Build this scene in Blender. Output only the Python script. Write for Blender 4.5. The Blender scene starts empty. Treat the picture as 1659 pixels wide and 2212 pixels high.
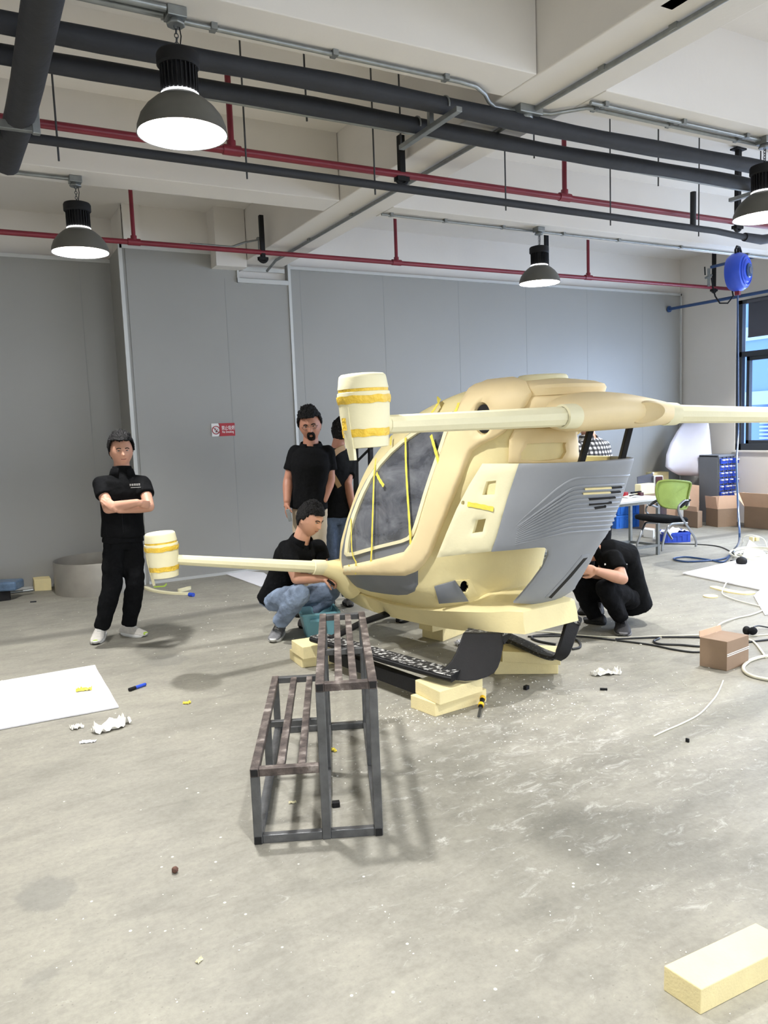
import bpy, bmesh, math, random
import numpy as np
from mathutils import Vector, Matrix, noise
from mathutils.geometry import delaunay_2d_cdt
random.seed(7); np.random.seed(7)
scene = bpy.context.scene
COL = scene.collection
PI = math.pi

# ------------------------------------------------------------ camera
IW, IH, FOC = 1659, 2212, 1661.0
CXX, CYY = 829.5, 1106.0
CAMH = 1.7
_v1 = np.array([3900-CXX, 301.0, -FOC]); _v2 = np.array([-83-CXX, -(957-CYY), -FOC])
_X = _v1/np.linalg.norm(_v1); _Y = _v2-_X*np.dot(_v2, _X); _Y /= np.linalg.norm(_Y); _Z = np.cross(_X, _Y)
ROT = np.array([_X, _Y, _Z]); CAMP = np.array([0, 0, CAMH])
cam_d = bpy.data.cameras.new('camera'); cam = bpy.data.objects.new('camera', cam_d); COL.objects.link(cam)
cam_d.sensor_fit = 'VERTICAL'; cam_d.sensor_height = 36.0; cam_d.lens = FOC/IH*36.0; cam_d.clip_start = 0.02; cam_d.clip_end = 200
m4 = Matrix([list(ROT[0])+[0], list(ROT[1])+[0], list(ROT[2])+[CAMH], [0, 0, 0, 1]])
cam.matrix_world = m4
scene.camera = cam

# ------------------------------------------------------------ world, daylight, exposure
vs = scene.view_settings; vs.view_transform = 'Standard'; vs.look = 'None'; vs.gamma = 1.0; vs.use_curve_mapping = False
vs.exposure = -0.05
world = bpy.data.worlds.new('sky'); scene.world = world; world.use_nodes = True
bg = world.node_tree.nodes['Background']; bg.inputs[0].default_value = (0.72, 0.84, 1.0, 1); bg.inputs[1].default_value = 3.0
LAMP_W = 108.0          # power of each high bay lamp
def area_light(name, loc, direction, sx, sy, power, color, shape='RECTANGLE'):
    ld = bpy.data.lights.new(name, 'AREA'); ld.shape = shape; ld.size = sx
    if shape in ('RECTANGLE', 'ELLIPSE'): ld.size_y = sy
    ld.energy = power; ld.color = color
    o = bpy.data.objects.new(name, ld); COL.objects.link(o); o.location = loc
    o.rotation_euler = Vector(direction).to_track_quat('-Z', 'Y').to_euler()
    return o
# daylight through the right wall's windows; the rear lamp is added fill
area_light('daylight_right_window', (10.97, 5.25, 2.3), (-1, 0, -0.1), 4.0, 2.2, 500, (0.80, 0.86, 1.0))
area_light('daylight_near_window', (10.97, -1.2, 2.3), (-1, 0.25, 0.0), 7.4, 2.2, 300, (0.86, 0.91, 1.0))
area_light('rear_fill', (3.0, -5.85, 2.3), (0, 1, -0.12), 10.0, 2.2, 230, (0.95, 0.98, 1.0))

# ------------------------------------------------------------ picture point -> place in the room
def ray(x, y): return ROT @ np.array([x-CXX, -(y-CYY), -FOC])
def F(x, y, z=0.0):
    d = ray(x, y); return CAMP+d*((z-CAMH)/d[2])
def onY(x, y, Y):
    d = ray(x, y); return CAMP+d*(Y/d[1])
def onX(x, y, X):
    d = ray(x, y); return CAMP+d*(X/d[0])
def D(x, y, dep): return CAMP+ray(x, y)*(dep/FOC)
def proj(P):
    P = np.atleast_2d(P); c = (P-CAMP) @ ROT
    return np.stack([CXX+FOC*c[:, 0]/-c[:, 2], CYY-FOC*c[:, 1]/-c[:, 2]], 1)

# ------------------------------------------------------------ mesh builder
def norm(v): v = np.asarray(v, float); return v/(np.linalg.norm(v)+1e-12)
def frame(d, up=(0, 0, 1)):
    d = norm(d); up = np.asarray(up, float)
    if abs(np.dot(d, up)) > .97: up = np.array([1., 0, 0]) if abs(d[0]) < .9 else np.array([0, 1., 0])
    a = norm(np.cross(up, d)); b = np.cross(d, a); return a, b, d
class MB:
    def __init__(s): s.v = []; s.f = []
    def add(s, vs_, fs):
        o = len(s.v); s.v += [tuple(map(float, p)) for p in vs_]; s.f += [tuple(i+o for i in q) for q in fs]; return s
    def box(s, c, size, ax=None):
        c = np.asarray(c, float); h = np.asarray(size, float)/2
        ax = np.eye(3) if ax is None else np.asarray(ax, float)
        P = [c+ax[0]*h[0]*i+ax[1]*h[1]*j+ax[2]*h[2]*k for k in (-1, 1) for j in (-1, 1) for i in (-1, 1)]
        return s.add(P, [(0, 2, 3, 1), (4, 5, 7, 6), (0, 1, 5, 4), (2, 6, 7, 3), (0, 4, 6, 2), (1, 3, 7, 5)])
    def boxz(s, c, size, rz=0):
        return s.box(c, size, [(math.cos(rz), math.sin(rz), 0), (-math.sin(rz), math.cos(rz), 0), (0, 0, 1)])
    def box2(s, lo, hi): lo = np.array(lo, float); hi = np.array(hi, float); return s.box((lo+hi)/2, abs(hi-lo))
    def bar(s, a, b, w, h, up=(0, 0, 1)):
        a = np.asarray(a, float); b = np.asarray(b, float); x, y, d = frame(b-a, up)
        return s.box((a+b)/2, (w, h, np.linalg.norm(b-a)), [x, y, d])
    def tube(s, pts, r, seg=12, cap=True, up=(0, 0, 1), sq=1.0, closed=False):
        pts = [np.asarray(p, float) for p in pts]; n = len(pts)
        rr = [r]*n if np.isscalar(r) else list(r); V = []; 
        A = None
        for i, p in enumerate(pts):
            if closed: d = pts[(i+1) % n]-pts[i-1]
            else: d = pts[min(i+1, n-1)]-pts[max(i-1, 0)]
            d = norm(d)
            if A is None: A, B, _ = frame(d, up)
            else:
                A = norm(A-d*np.dot(A, d)); B = np.cross(d, A)
            for k in range(seg):
                t = 2*PI*(k+.5)/seg; V.append(p+A*math.cos(t)*rr[i]+B*math.sin(t)*rr[i]*sq)
        Fs = []
        for i in range(n if closed else n-1):
            for k in range(seg):
                k2 = (k+1) % seg; j = (i+1) % n; Fs.append((i*seg+k, i*seg+k2, j*seg+k2, j*seg+k))
        if cap and not closed:
            Fs.append(tuple(reversed(range(seg)))); Fs.append(tuple((n-1)*seg+k for k in range(seg)))
        return s.add(V, Fs)
    def loft(s, rings, cap=True, closed_u=True):
        m = len(rings[0]); V = [p for r_ in rings for p in r_]; Fs = []
        for i in range(len(rings)-1):
            for k in range(m if closed_u else m-1):
                k2 = (k+1) % m; Fs.append((i*m+k, i*m+k2, (i+1)*m+k2, (i+1)*m+k))
        if cap:
            Fs.append(tuple(reversed(range(m)))); Fs.append(tuple((len(rings)-1)*m+k for k in range(m)))
        return s.add(V, Fs)
    def lathe(s, prof, c=(0, 0, 0), axis=(0, 0, 1), seg=32, up=(0, 1, 0), a0=0, a1=2*PI):
        A, B, Dd = frame(axis, up); c = np.asarray(c, float); full = abs(a1-a0-2*PI) < 1e-6
        ns = seg if full else seg+1; V = []
        for r_, z in prof:
            for k in range(ns):
                t = a0+(a1-a0)*k/seg; V.append(c+A*math.cos(t)*r_+B*math.sin(t)*r_+Dd*z)
        Fs = []
        for i in range(len(prof)-1):
            for k in range(seg):
                k2 = (k+1) % ns; Fs.append((i*ns+k, i*ns+k2, (i+1)*ns+k2, (i+1)*ns+k))
        return s.add(V, Fs)
    def ell(s, c, ax, ru=16, rv=10):
        c = np.asarray(c, float); ax = np.asarray(ax, float); V = []; Fs = []
        for i in range(1, rv):
            th = PI*i/rv
            for k in range(ru):
                t = 2*PI*k/ru; V.append(c+ax[0]*math.sin(th)*math.cos(t)+ax[1]*math.sin(th)*math.sin(t)+ax[2]*math.cos(th))
        top = len(V); V.append(c+ax[2]); V.append(c-ax[2])
        for i in range(rv-2):
            for k in range(ru):
                k2 = (k+1) % ru; Fs.append((i*ru+k, (i+1)*ru+k, (i+1)*ru+k2, i*ru+k2))
        for k in range(ru):
            k2 = (k+1) % ru; Fs.append((top, k, k2)); Fs.append((top+1, (rv-2)*ru+k2, (rv-2)*ru+k))
        return s.add(V, Fs)
    def sph(s, c, r, ru=14, rv=8): return s.ell(c, np.eye(3)*r, ru, rv)
    def prism(s, poly, z0, z1):
        n = len(poly); V = [(p[0], p[1], z0) for p in poly]+[(p[0], p[1], z1) for p in poly]
        return s.add(V, [tuple(reversed(range(n))), tuple(range(n, 2*n))]+[(i, (i+1) % n, n+(i+1) % n, n+i) for i in range(n)])
    def slab(s, P, t, nrm):
        n = len(P); nrm = norm(nrm)*t; V = [np.asarray(p, float) for p in P]; V = V+[p-nrm for p in V]
        return s.add(V, [tuple(range(n)), tuple(reversed(range(n, 2*n)))]+[(i, n+i, n+(i+1) % n, (i+1) % n) for i in range(n)])
    def build(s, name, mat, parent=None, smooth=False, bevel=0, bseg=2, fixn=True, ang=40):
        root = parent
        while root is not None and root.parent is not None: root = root.parent
        off = Vector(root.location) if root is not None else Vector((0, 0, 0))
        me = bpy.data.meshes.new(name)
        me.from_pydata([tuple(Vector(p)-off) for p in s.v], [], s.f)
        if fixn:
            bm = bmesh.new(); bm.from_mesh(me); bmesh.ops.recalc_face_normals(bm, faces=bm.faces); bm.to_mesh(me); bm.free()
        o = bpy.data.objects.new(name, me); COL.objects.link(o)
        if mat is not None: me.materials.append(mat)
        if smooth:
            for p in me.polygons: p.use_smooth = True
            if ang: me.set_sharp_from_angle(angle=math.radians(ang))
        if bevel:
            b = o.modifiers.new('bevel', 'BEVEL'); b.width = bevel; b.segments = bseg; b.limit_method = 'ANGLE'; b.angle_limit = math.radians(35)
        if parent is not None: o.parent = parent
        return o
def thing(name, label, cat, loc=(0, 0, 0), group=None):
    o = bpy.data.objects.new(name, None); COL.objects.link(o); o.location = tuple(map(float, loc)); o.empty_display_size = .1
    return tag(o, label, cat, group)
def tag(o, label, cat, group=None, kind=None):
    if label: o['label'] = label
    if cat: o['category'] = cat
    if group: o['group'] = group
    if kind: o['kind'] = kind
    return o
def struct(o): o['kind'] = 'structure'; return o
def lab(o, t): o['label'] = t; return o
def dup(root, loc, rz=0, label=None, group=None):
    r = root.copy(); COL.objects.link(r); r.location = tuple(map(float, loc)); r.rotation_euler = (0, 0, rz)
    if label: r['label'] = label
    if group: r['group'] = group
    for ch in list(root.children):
        c = ch.copy(); COL.objects.link(c); c.parent = r
        for g in ch.children:
            d = g.copy(); COL.objects.link(d); d.parent = c
    return r

# ------------------------------------------------------------ materials
def _mat(name):
    m = bpy.data.materials.new(name); m.use_nodes = True; nt = m.node_tree
    return m, nt, nt.nodes['Principled BSDF']
def hexc(h, k=1.0):
    h = h.lstrip('#'); c = [int(h[i:i+2], 16)/255 for i in (0, 2, 4)]
    return tuple((x/12.92 if x <= .04045 else ((x+.055)/1.055)**2.4)*k for x in c)+(1,)
def simple(name, col, rough=.6, metal=0, var=.06, vs_=6, bump=0, bs=40, spec=.5, detail=4):
    m, nt, b = _mat(name); N = nt.nodes; L = nt.links
    c = hexc(col) if isinstance(col, str) else tuple(col)+(1,)
    b.inputs['Roughness'].default_value = rough; b.inputs['Metallic'].default_value = metal; b.inputs['Specular IOR Level'].default_value = spec
    tc = N.new('ShaderNodeTexCoord')
    if var:
        n = N.new('ShaderNodeTexNoise'); n.inputs['Scale'].default_value = vs_; n.inputs['Detail'].default_value = detail; L.new(tc.outputs['Object'], n.inputs['Vector'])
        r = N.new('ShaderNodeValToRGB'); r.color_ramp.elements[0].position = .3; r.color_ramp.elements[1].position = .7
        r.color_ramp.elements[0].color = tuple(max(0, x*(1-var)) for x in c[:3])+(1,); r.color_ramp.elements[1].color = tuple(min(1, x*(1+var)) for x in c[:3])+(1,)
        L.new(n.outputs['Fac'], r.inputs['Fac']); L.new(r.outputs['Color'], b.inputs['Base Color'])
    else: b.inputs['Base Color'].default_value = c
    if bump:
        n2 = N.new('ShaderNodeTexNoise'); n2.inputs['Scale'].default_value = bs; n2.inputs['Detail'].default_value = 5; L.new(tc.outputs['Object'], n2.inputs['Vector'])
        bp = N.new('ShaderNodeBump'); bp.inputs['Strength'].default_value = bump; bp.inputs['Distance'].default_value = .02
        L.new(n2.outputs['Fac'], bp.inputs['Height']); L.new(bp.outputs['Normal'], b.inputs['Normal'])
    return m
def emis(name, col, s):
    m, nt, b = _mat(name); b.inputs['Base Color'].default_value = tuple(col)+(1,); b.inputs['Emission Color'].default_value = tuple(col)+(1,); b.inputs['Emission Strength'].default_value = s
    return m
def floor_mat():
    m, nt, b = _mat('concrete_floor'); N = nt.nodes; L = nt.links
    tc = N.new('ShaderNodeTexCoord')
    def nz(scale, det=6, rough=.6, dist=0, vec=None):
        n = N.new('ShaderNodeTexNoise'); n.inputs['Scale'].default_value = scale; n.inputs['Detail'].default_value = det; n.inputs['Roughness'].default_value = rough; n.inputs['Distortion'].default_value = dist
        L.new(vec if vec else tc.outputs['Object'], n.inputs['Vector']); return n.outputs['Fac']
    def ramp(f, stops):
        r = N.new('ShaderNodeValToRGB'); e = r.color_ramp.elements
        while len(e) < len(stops): e.new(.5)
        for i, (p, c) in enumerate(stops): e[i].position = p; e[i].color = c if len(c) == 4 else tuple(c)+(1,)
        L.new(f, r.inputs['Fac']); return r.outputs['Color']
    def mix(f, a, c2, mode='MIX'):
        x = N.new('ShaderNodeMix'); x.data_type = 'RGBA'; x.blend_type = mode
        if isinstance(f, float): x.inputs[0].default_value = f
        else: L.new(f, x.inputs[0])
        for inp, val in ((6, a), (7, c2)):
            if isinstance(val, tuple): x.inputs[inp].default_value = val
            else: L.new(val, x.inputs[inp])
        return x.outputs[2]
    base = ramp(nz(.55, 7, .62, .3), [(.3, hexc('#7f7d73')), (.5, hexc('#969388')), (.72, hexc('#a9a698'))])
    fine = ramp(nz(38, 3, .7), [(.3, (.80, .80, .80)), (.6, (1, 1, 1))])
    c = mix(.75, base, fine, 'MULTIPLY')
    mp0 = N.new('ShaderNodeMapping'); mp0.inputs['Scale'].default_value = (1.0, 2.6, 1); mp0.inputs['Rotation'].default_value = (0, 0, .35); L.new(tc.outputs['Object'], mp0.inputs['Vector'])
    c = mix(.8, c, ramp(nz(3.6, 9, .68, .5, mp0.outputs['Vector']), [(.34, (.80, .80, .80)), (.5, (.97, .97, .97)), (.64, (1.09, 1.09, 1.08))]), 'MULTIPLY')
    # darker water marks
    st = ramp(nz(.9, 5, .5, .9), [(.60, (0, 0, 0)), (.72, (1, 1, 1))])
    c = mix(mix(.18, (0, 0, 0, 1), st), c, hexc('#77766f'))
    for (px_, py_, ra_, k_) in ((*F(95, 1930)[:2], .11, .45), (*F(90, 2110)[:2], .06, .3), (*F(20, 1790)[:2], .05, .25), (*F(360, 1425)[:2], .16, .3)):
        vm_ = N.new('ShaderNodeVectorMath'); vm_.operation = 'DISTANCE'; L.new(tc.outputs['Object'], vm_.inputs[0]); vm_.inputs[1].default_value = (px_, py_, 0)
        a_ = N.new('ShaderNodeMath'); a_.operation = 'MULTIPLY_ADD'; L.new(nz(6, 4), a_.inputs[0]); a_.inputs[1].default_value = .22; L.new(vm_.outputs['Value'], a_.inputs[2])
        c = mix(mix(k_, (0, 0, 0, 1), ramp(a_.outputs[0], [(ra_+.09, (1, 1, 1)), (ra_+.115, (0, 0, 0))])), c, hexc('#6f6f6b'))
    # white dust, denser around (3.0, 2.6)
    mp = N.new('ShaderNodeMapping'); mp.inputs['Scale'].default_value = (2.2, 4.0, 1); mp.inputs['Rotation'].default_value = (0, 0, .5); L.new(tc.outputs['Object'], mp.inputs['Vector'])
    d1 = nz(3.2, 12, .80, .8, mp.outputs['Vector'])
    gr = N.new('ShaderNodeVectorMath'); gr.operation = 'DISTANCE'; L.new(tc.outputs['Object'], gr.inputs[0]); gr.inputs[1].default_value = (2.55, 2.9, 0)
    mr = N.new('ShaderNodeMapRange'); mr.inputs['From Min'].default_value = .3; mr.inputs['From Max'].default_value = 2.0; mr.inputs['To Min'].default_value = .085; mr.inputs['To Max'].default_value = 0.0; L.new(gr.outputs['Value'], mr.inputs['Value'])
    ad = N.new('ShaderNodeMath'); ad.operation = 'ADD'; L.new(d1, ad.inputs[0]); L.new(mr.outputs['Result'], ad.inputs[1])
    dm = ramp(ad.outputs[0], [(.60, (0, 0, 0)), (.74, (1, 1, 1))])
    c = mix(mix(.6, (0, 0, 0, 1), dm), c, hexc('#d2d0ca'))
    # specks
    vo = N.new('ShaderNodeTexVoronoi'); vo.inputs['Scale'].default_value = 9; L.new(tc.outputs['Object'], vo.inputs['Vector'])
    sp = ramp(vo.outputs['Distance'], [(.035, (1, 1, 1)), (.06, (0, 0, 0))])
    c = mix(sp, c, hexc('#e2e0d8'))
    vo2 = N.new('ShaderNodeTexVoronoi'); vo2.inputs['Scale'].default_value = 31; L.new(tc.outputs['Object'], vo2.inputs['Vector'])
    sp2 = ramp(vo2.outputs['Distance'], [(.06, (1, 1, 1)), (.12, (0, 0, 0))])
    c = mix(mix(.55, (0, 0, 0, 1), sp2), c, hexc('#76746c'))
    # thin crack lines
    w = N.new('ShaderNodeTexWave'); w.bands_direction = 'Y'; w.inputs['Scale'].default_value = .045; w.inputs['Distortion'].default_value = 1.2; w.inputs['Detail'].default_value = 5; L.new(tc.outputs['Object'], w.inputs['Vector'])
    cr = ramp(w.outputs['Fac'], [(.0, (1, 1, 1)), (.00002, (0, 0, 0))])
    c = mix(mix(.6, (0, 0, 0, 1), cr), c, hexc('#5c5a54'))
    L.new(c, b.inputs['Base Color'])
    rr = N.new('ShaderNodeMapRange'); L.new(nz(1.3, 6), rr.inputs['Value']); rr.inputs['To Min'].default_value = .42; rr.inputs['To Max'].default_value = .8; L.new(rr.outputs['Result'], b.inputs['Roughness'])
    bp = N.new('ShaderNodeBump'); bp.inputs['Strength'].default_value = .15; bp.inputs['Distance'].default_value = .01; L.new(nz(60, 4), bp.inputs['Height']); L.new(bp.outputs['Normal'], b.inputs['Normal'])
    return m
M = {}
M['floor'] = floor_mat()
M['plaster'] = simple('white_plaster', '#dedad4', .9, var=.02, vs_=2, bump=.05, bs=30)
M['panel'] = simple('grey_wall_panel', '#979793', .38, var=.02, vs_=1.2)
M['trim'] = simple('panel_trim', '#c4c6c4', .4, .2, var=.03)
M['seam'] = simple('panel_seam', '#929492', .6, var=0)
M['foam'] = simple('cream_foam', '#e9dba6', .62, var=.045, vs_=5, bump=.06, bs=60)
M['foam_peach'] = simple('peach_foam', '#eed9aa', .55, var=.04, vs_=4, bump=.03, bs=50)
M['foam_pale'] = simple('pale_foam', '#ece5bf', .6, var=.03, vs_=6, bump=.05, bs=60)
M['foam_old'] = simple('raw_foam', '#efe0ab', .8, var=.06, vs_=9, bump=.15, bs=120)
M['primer'] = simple('grey_primer', '#8f9399', .5, var=.04, vs_=5)
M['primer_dark'] = simple('dark_grey_primer', '#777b82', .5, var=.04, vs_=5)
M['tape'] = simple('yellow_tape', '#f0de5a', .5, var=.06, vs_=20, bump=.3, bs=35)
M['tape_o'] = simple('orange_yellow_tape', '#ecc544', .45, var=.12, vs_=14, bump=.8, bs=28)
M['black'] = simple('black_paint', '#0e0e10', .6, var=.1, vs_=9, bump=.08, bs=90, spec=.3)
M['black_soft'] = simple('black_plastic', '#111113', .65, var=.08, spec=.3)
M['rubber'] = simple('pipe_insulation', '#26282d', .7, var=.12, vs_=5, bump=.25, bs=9)
M['redpipe'] = simple('red_pipe_paint', '#7a2230', .4, var=.1, vs_=4)
M['galv'] = simple('galvanised_steel', '#8f9393', .4, .7, var=.12, vs_=20)
M['rod'] = simple('threaded_rod', '#4e5052', .5, .6, var=.1)
M['steel'] = simple('mill_steel', '#5e5f60', .42, .45, var=.25, vs_=14, bump=.1, bs=60)
M['sheetsteel'] = simple('dull_steel_sheet', '#a5a198', .45, .55, var=.18, vs_=3)
M['white'] = simple('white_plastic', '#e6e6e4', .5, var=.03)
M['paper'] = simple('white_paper', '#e9e7e0', .9, var=.05, vs_=20, bump=.3, bs=60)
M['felt'] = simple('white_foam_sheet', '#e4e4e8', .95, var=.03, vs_=4, bump=.15, bs=50)
M['blue'] = simple('blue_plastic', '#2c50c8', .4, var=.06)
M['blue_l'] = simple('bright_blue_plastic', '#2f74d8', .4, var=.06)
M['teal'] = simple('teal_plastic', '#7cb4c2', .45, var=.05)
M['carton'] = simple('brown_cardboard', '#957e69', .85, var=.07, vs_=5, bump=.1, bs=30)
M['carton_in'] = simple('pale_cardboard', '#dcb89c', .85, var=.05)
M['bluepipe'] = simple('blue_pipe_paint', '#2d4a78', .35, var=.08)
M['skin'] = simple('skin', '#c2927a', .55, var=.05, vs_=12)
M['skin_d'] = simple('tanned_skin', '#a87660', .55, var=.05, vs_=12)
M['hair'] = simple('black_hair', '#0b0a0b', .6, var=.3, vs_=60, bump=.8, bs=120, spec=.2)
M['cloth'] = simple('black_cloth', '#08090b', .9, var=.15, vs_=8, bump=.5, bs=14, spec=.12)
M['cloth2'] = simple('charcoal_cloth', '#141518', .9, var=.15, vs_=8, bump=.4, bs=18, spec=.15)
M['denim'] = simple('blue_denim', '#76859b', .85, var=.35, vs_=9, bump=.6, bs=22)
M['denim_d'] = simple('dark_denim', '#4a5a74', .85, var=.3, vs_=9, bump=.6, bs=22)
M['bdenim'] = simple('black_denim', '#0e0f12', .9, var=.3, vs_=12, bump=.5, bs=22, spec=.12)
M['khaki'] = simple('khaki_cloth', '#a89b86', .85, var=.1)
M['strap'] = simple('tan_strap', '#8f6f45', .7, var=.1)
M['lip'] = simple('lips', '#8e544c', .6, var=0)
M['eyew'] = simple('eye_white', '#d8d4cf', .3, var=0)
M['dark'] = simple('matte_dark', '#0c0c0d', .8, var=0)
M['red'] = simple('sign_red', '#a3202c', .5, var=.03)
M['green'] = simple('lime_mesh', '#8fa552', .7, var=.06, vs_=20, bump=.2, bs=200)
M['chrome'] = simple('grey_tube_metal', '#8d9196', .3, .8, var=.05)
M['window_frame'] = simple('dark_aluminium', '#3c4046', .45, .2, var=.03)
M['blind'] = simple('grey_blind_fabric', '#5a5d68', .9, var=.03)
M['yellow'] = simple('yellow_plastic', '#f0c020', .5, var=.03)
M['cable_w'] = simple('cream_hose', '#e2dfcd', .45, var=.03)
M['cable_b'] = simple('black_cable', '#24262a', .5, var=.05)
M['shoe'] = simple('white_sneaker', '#d8d4cc', .7, var=.1, vs_=25, bump=.3, bs=60)
M['shoe_g'] = simple('grey_sneaker', '#77777a', .7, var=.3, vs_=30, bump=.3, bs=60)
M['shoe_b'] = simple('black_sneaker', '#1f1f22', .7, var=.15, vs_=30, bump=.3, bs=60)
M['lime'] = simple('lime_trim', '#b4d24a', .6, var=0)
M['orange'] = simple('orange_trim', '#e07a3c', .6, var=0)
# ============================================================ THE ROOM
RX0, RX1, RY0, RY1, SLAB = -6.0, 10.65, -6.0, 9.0, 4.25
struct(MB().box2((RX0-.2, RY0-.2, -.2), (RX1+.2, 10.0, 0)).build('floor', M['floor']))
struct(MB().box2((RX0-.2, RY0-.2, SLAB), (RX1+.2, 10.0, SLAB+.2)).build('ceiling', M['plaster']))
struct(MB().box2((RX0-.2, RY0, 0), (RX0, 10, SLAB)).build('wall_left', M['plaster']))
wb = MB()
wb.box2((1.9, RY1+.06, 0), (RX1+.2, RY1+.25, SLAB)); wb.box2((RX0, 9.72, 0), (2.1, 9.9, SLAB)); wb.box2((1.9, RY1+.1, 0), (2.1, 9.72, SLAB)); wb.box2((1.765, RY1+.06, 3.7), (1.9, 9.72, SLAB)); wb.box2((1.765, RY1+.02, 3.79), (1.95, 9.1, SLAB))
struct(wb.build('wall_back', M['plaster']))
# wall behind the camera; its openings are invented to let fill light in
wr = MB(); wr.box2((RX0, RY0-.2, 0), (RX1, RY0, 1.1)); wr.box2((RX0, RY0-.2, 3.4), (RX1, RY0, SLAB))
for a, b in ((RX0, -2.2), (1.8, 2.4), (6.4, RX1)): wr.box2((a, RY0-.2, 1.1), (b, RY0, 3.4))
struct(wr.build('wall_front', M['plaster']))
# right wall with the long window
WY0, WY1, WZ0, WZ1 = 3.2, 8.0, 1.13, 3.42
wr = MB(); wr.box2((RX1, RY0, 0), (RX1+.24, 9.2, WZ0)); wr.box2((RX1, RY0, WZ1), (RX1+.24, 9.2, SLAB))
wr.box2((RX1, WY1, WZ0), (RX1+.24, 9.2, WZ1)); wr.box2((RX1, 2.6, WZ0), (RX1+.24, WY0, WZ1)); wr.box2((RX1, RY0, WZ0), (RX1+.24, -5.0, WZ1))
struct(wr.build('wall_right', M['plaster']))
# beams and the short column above the grey panels
b_ = MB().box2((3.09, RY0, 3.68), (3.62, RY1+.1, SLAB+.05)); struct(b_.build('trim_1', M['plaster'], bevel=.008))
for i, (y0, y1) in enumerate(((3.64, 3.96), (6.28, 6.62), (1.0, 1.32), (-1.65, -1.33), (-4.3, -3.98))):
    struct(MB().box2((RX0, y0, 3.68), (3.085, y1, SLAB+.05)).build('trim_%d' % (2+2*i), M['plaster'], bevel=.006))
    struct(MB().box2((3.625, y0, 3.68), (RX1, y1, SLAB+.05)).build('trim_%d' % (3+2*i), M['plaster'], bevel=.006))
struct(MB().box2((2.72, 8.78, 3.6), (3.08, RY1+.1, SLAB)).build('trim_12', M['plaster']))
# grey sandwich panels
def panels(name, x0, x1, y, z1, seams, notch=None):
    m = MB()
    if notch:
        a, b, zn = notch
        m.box2((x0, y, 0), (a, y+.06, z1)); m.box2((b, y, 0), (x1, y+.06, z1)); m.box2((a, y, 0), (b, y+.06, zn))
    else: m.box2((x0, y, 0), (x1, y+.06, z1))
    o = struct(m.build(name, M['panel']))
    s = MB()
    for x in seams: s.box2((x-.003, y-.0015, .03), (x+.003, y+.001, z1-.03 if not notch else 3.5))
    if seams: struct(s.build('panel_seam', M['seam'], o))
    return o
pl = panels('wall_back_left', RX0, 1.70, 9.63, 3.74, [-1.0, .18, 1.36])
struct(MB().box2((1.70, 9.0, 0), (1.76, 9.69, 3.78)).build('wall_return', M['panel']))
pm = panels('wall_back_middle', 1.76, 3.68, 8.99, 3.78, [2.87], (3.04, 3.66, 3.52))
pr = panels('wall_back_right', 3.70, 10.60, 9.0, 3.68, [3.83, 5.0, 6.18, 7.36, 8.54, 9.72])
t = MB()
t.box2((1.685, 8.975, 0), (1.725, 9.0, 3.80)); t.box2((1.70, 8.975, 3.76), (3.03, 8.995, 3.80))
t.box2((3.665, 8.975, 0), (3.70, 9.0, 3.80)); t.box2((3.04, 8.97, 3.60), (3.62, 8.99, 3.645)); t.box2((3.02, 8.965, 3.46), (3.66, 8.99, 3.51)); t.box2((3.02, 8.97, 3.46), (3.045, 8.99, 3.80))
struct(t.build('trim_14', M['trim']))
t = MB(); t.box2((3.70, 8.975, 3.655), (10.62, 9.0, 3.69)); t.box2((10.57, 8.975, 0), (10.60, 9.0, 3.69)); struct(t.build('trim_15', M['trim']))
t = MB(); t.box2((1.76, 8.97, 0), (3.68, 8.99, .03)); t.box2((3.70, 8.975, 0), (10.6, 9.0, .03)); t.box2((RX0, 9.6, 0), (1.7, 9.63, .03)); t.box2((RX0, 9.61, 3.72), (1.7, 9.63, 3.76))
struct(t.build('baseboard_back', M['trim']))
# window of the right wall
m, nt, b = _mat('window_glass'); N_ = nt.nodes; tr = N_.new('ShaderNodeBsdfTransparent'); gl = N_.new('ShaderNodeBsdfGlossy'); gl.inputs['Roughness'].default_value = .03
tr.inputs[0].default_value = (.86, .93, 1, 1); mx = N_.new('ShaderNodeMixShader'); mx.inputs[0].default_value = .06
nt.links.new(tr.outputs[0], mx.inputs[1]); nt.links.new(gl.outputs[0], mx.inputs[2]); nt.links.new(mx.outputs[0], N_['Material Output'].inputs[0]); M['glass'] = m
wf = MB(); X0, X1_ = RX1+.02, RX1+.10
wf.box2((X0, WY0, WZ0), (X1_, WY1, WZ0+.10)); wf.box2((X0, WY0, WZ1-.06), (X1_, WY1, WZ1)); wf.box2((X0, WY0, 2.56), (X1_, WY1, 2.64))
for y in (WY1-.05, 6.5, 5.0, WY0+.05): wf.box2((X0, y-.05, WZ0), (X1_, y+.05, WZ1))
wo = struct(wf.build('window_1', M['window_frame'], bevel=.004))
sash = MB()
for a, b in ((5.06, 6.44), (6.58, 7.84), (3.3, 4.94)):
    sash.box2((X0+.03, a, WZ0+.1), (X1_+.02, a+.05, 2.56)); sash.box2((X0+.03, b-.05, WZ0+.1), (X1_+.02, b, 2.56))
    sash.box2((X0+.03, a, WZ0+.1), (X1_+.02, b, WZ0+.15)); sash.box2((X0+.03, a, 2.5), (X1_+.02, b, 2.56))
struct(sash.build('window_sash', M['window_frame'], wo))
struct(MB().box2((X0+.05, WY0+.05, WZ0+.05), (X0+.056, WY1-.05, WZ1-.03)).build('window_pane', M['glass'], wo))
struct(MB().box2((RX1-.03, WY0-.05, WZ0-.03), (RX1+.02, WY1+.02, WZ0)).build('window_sill', M['plaster'], wo))
bl = MB()
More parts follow.
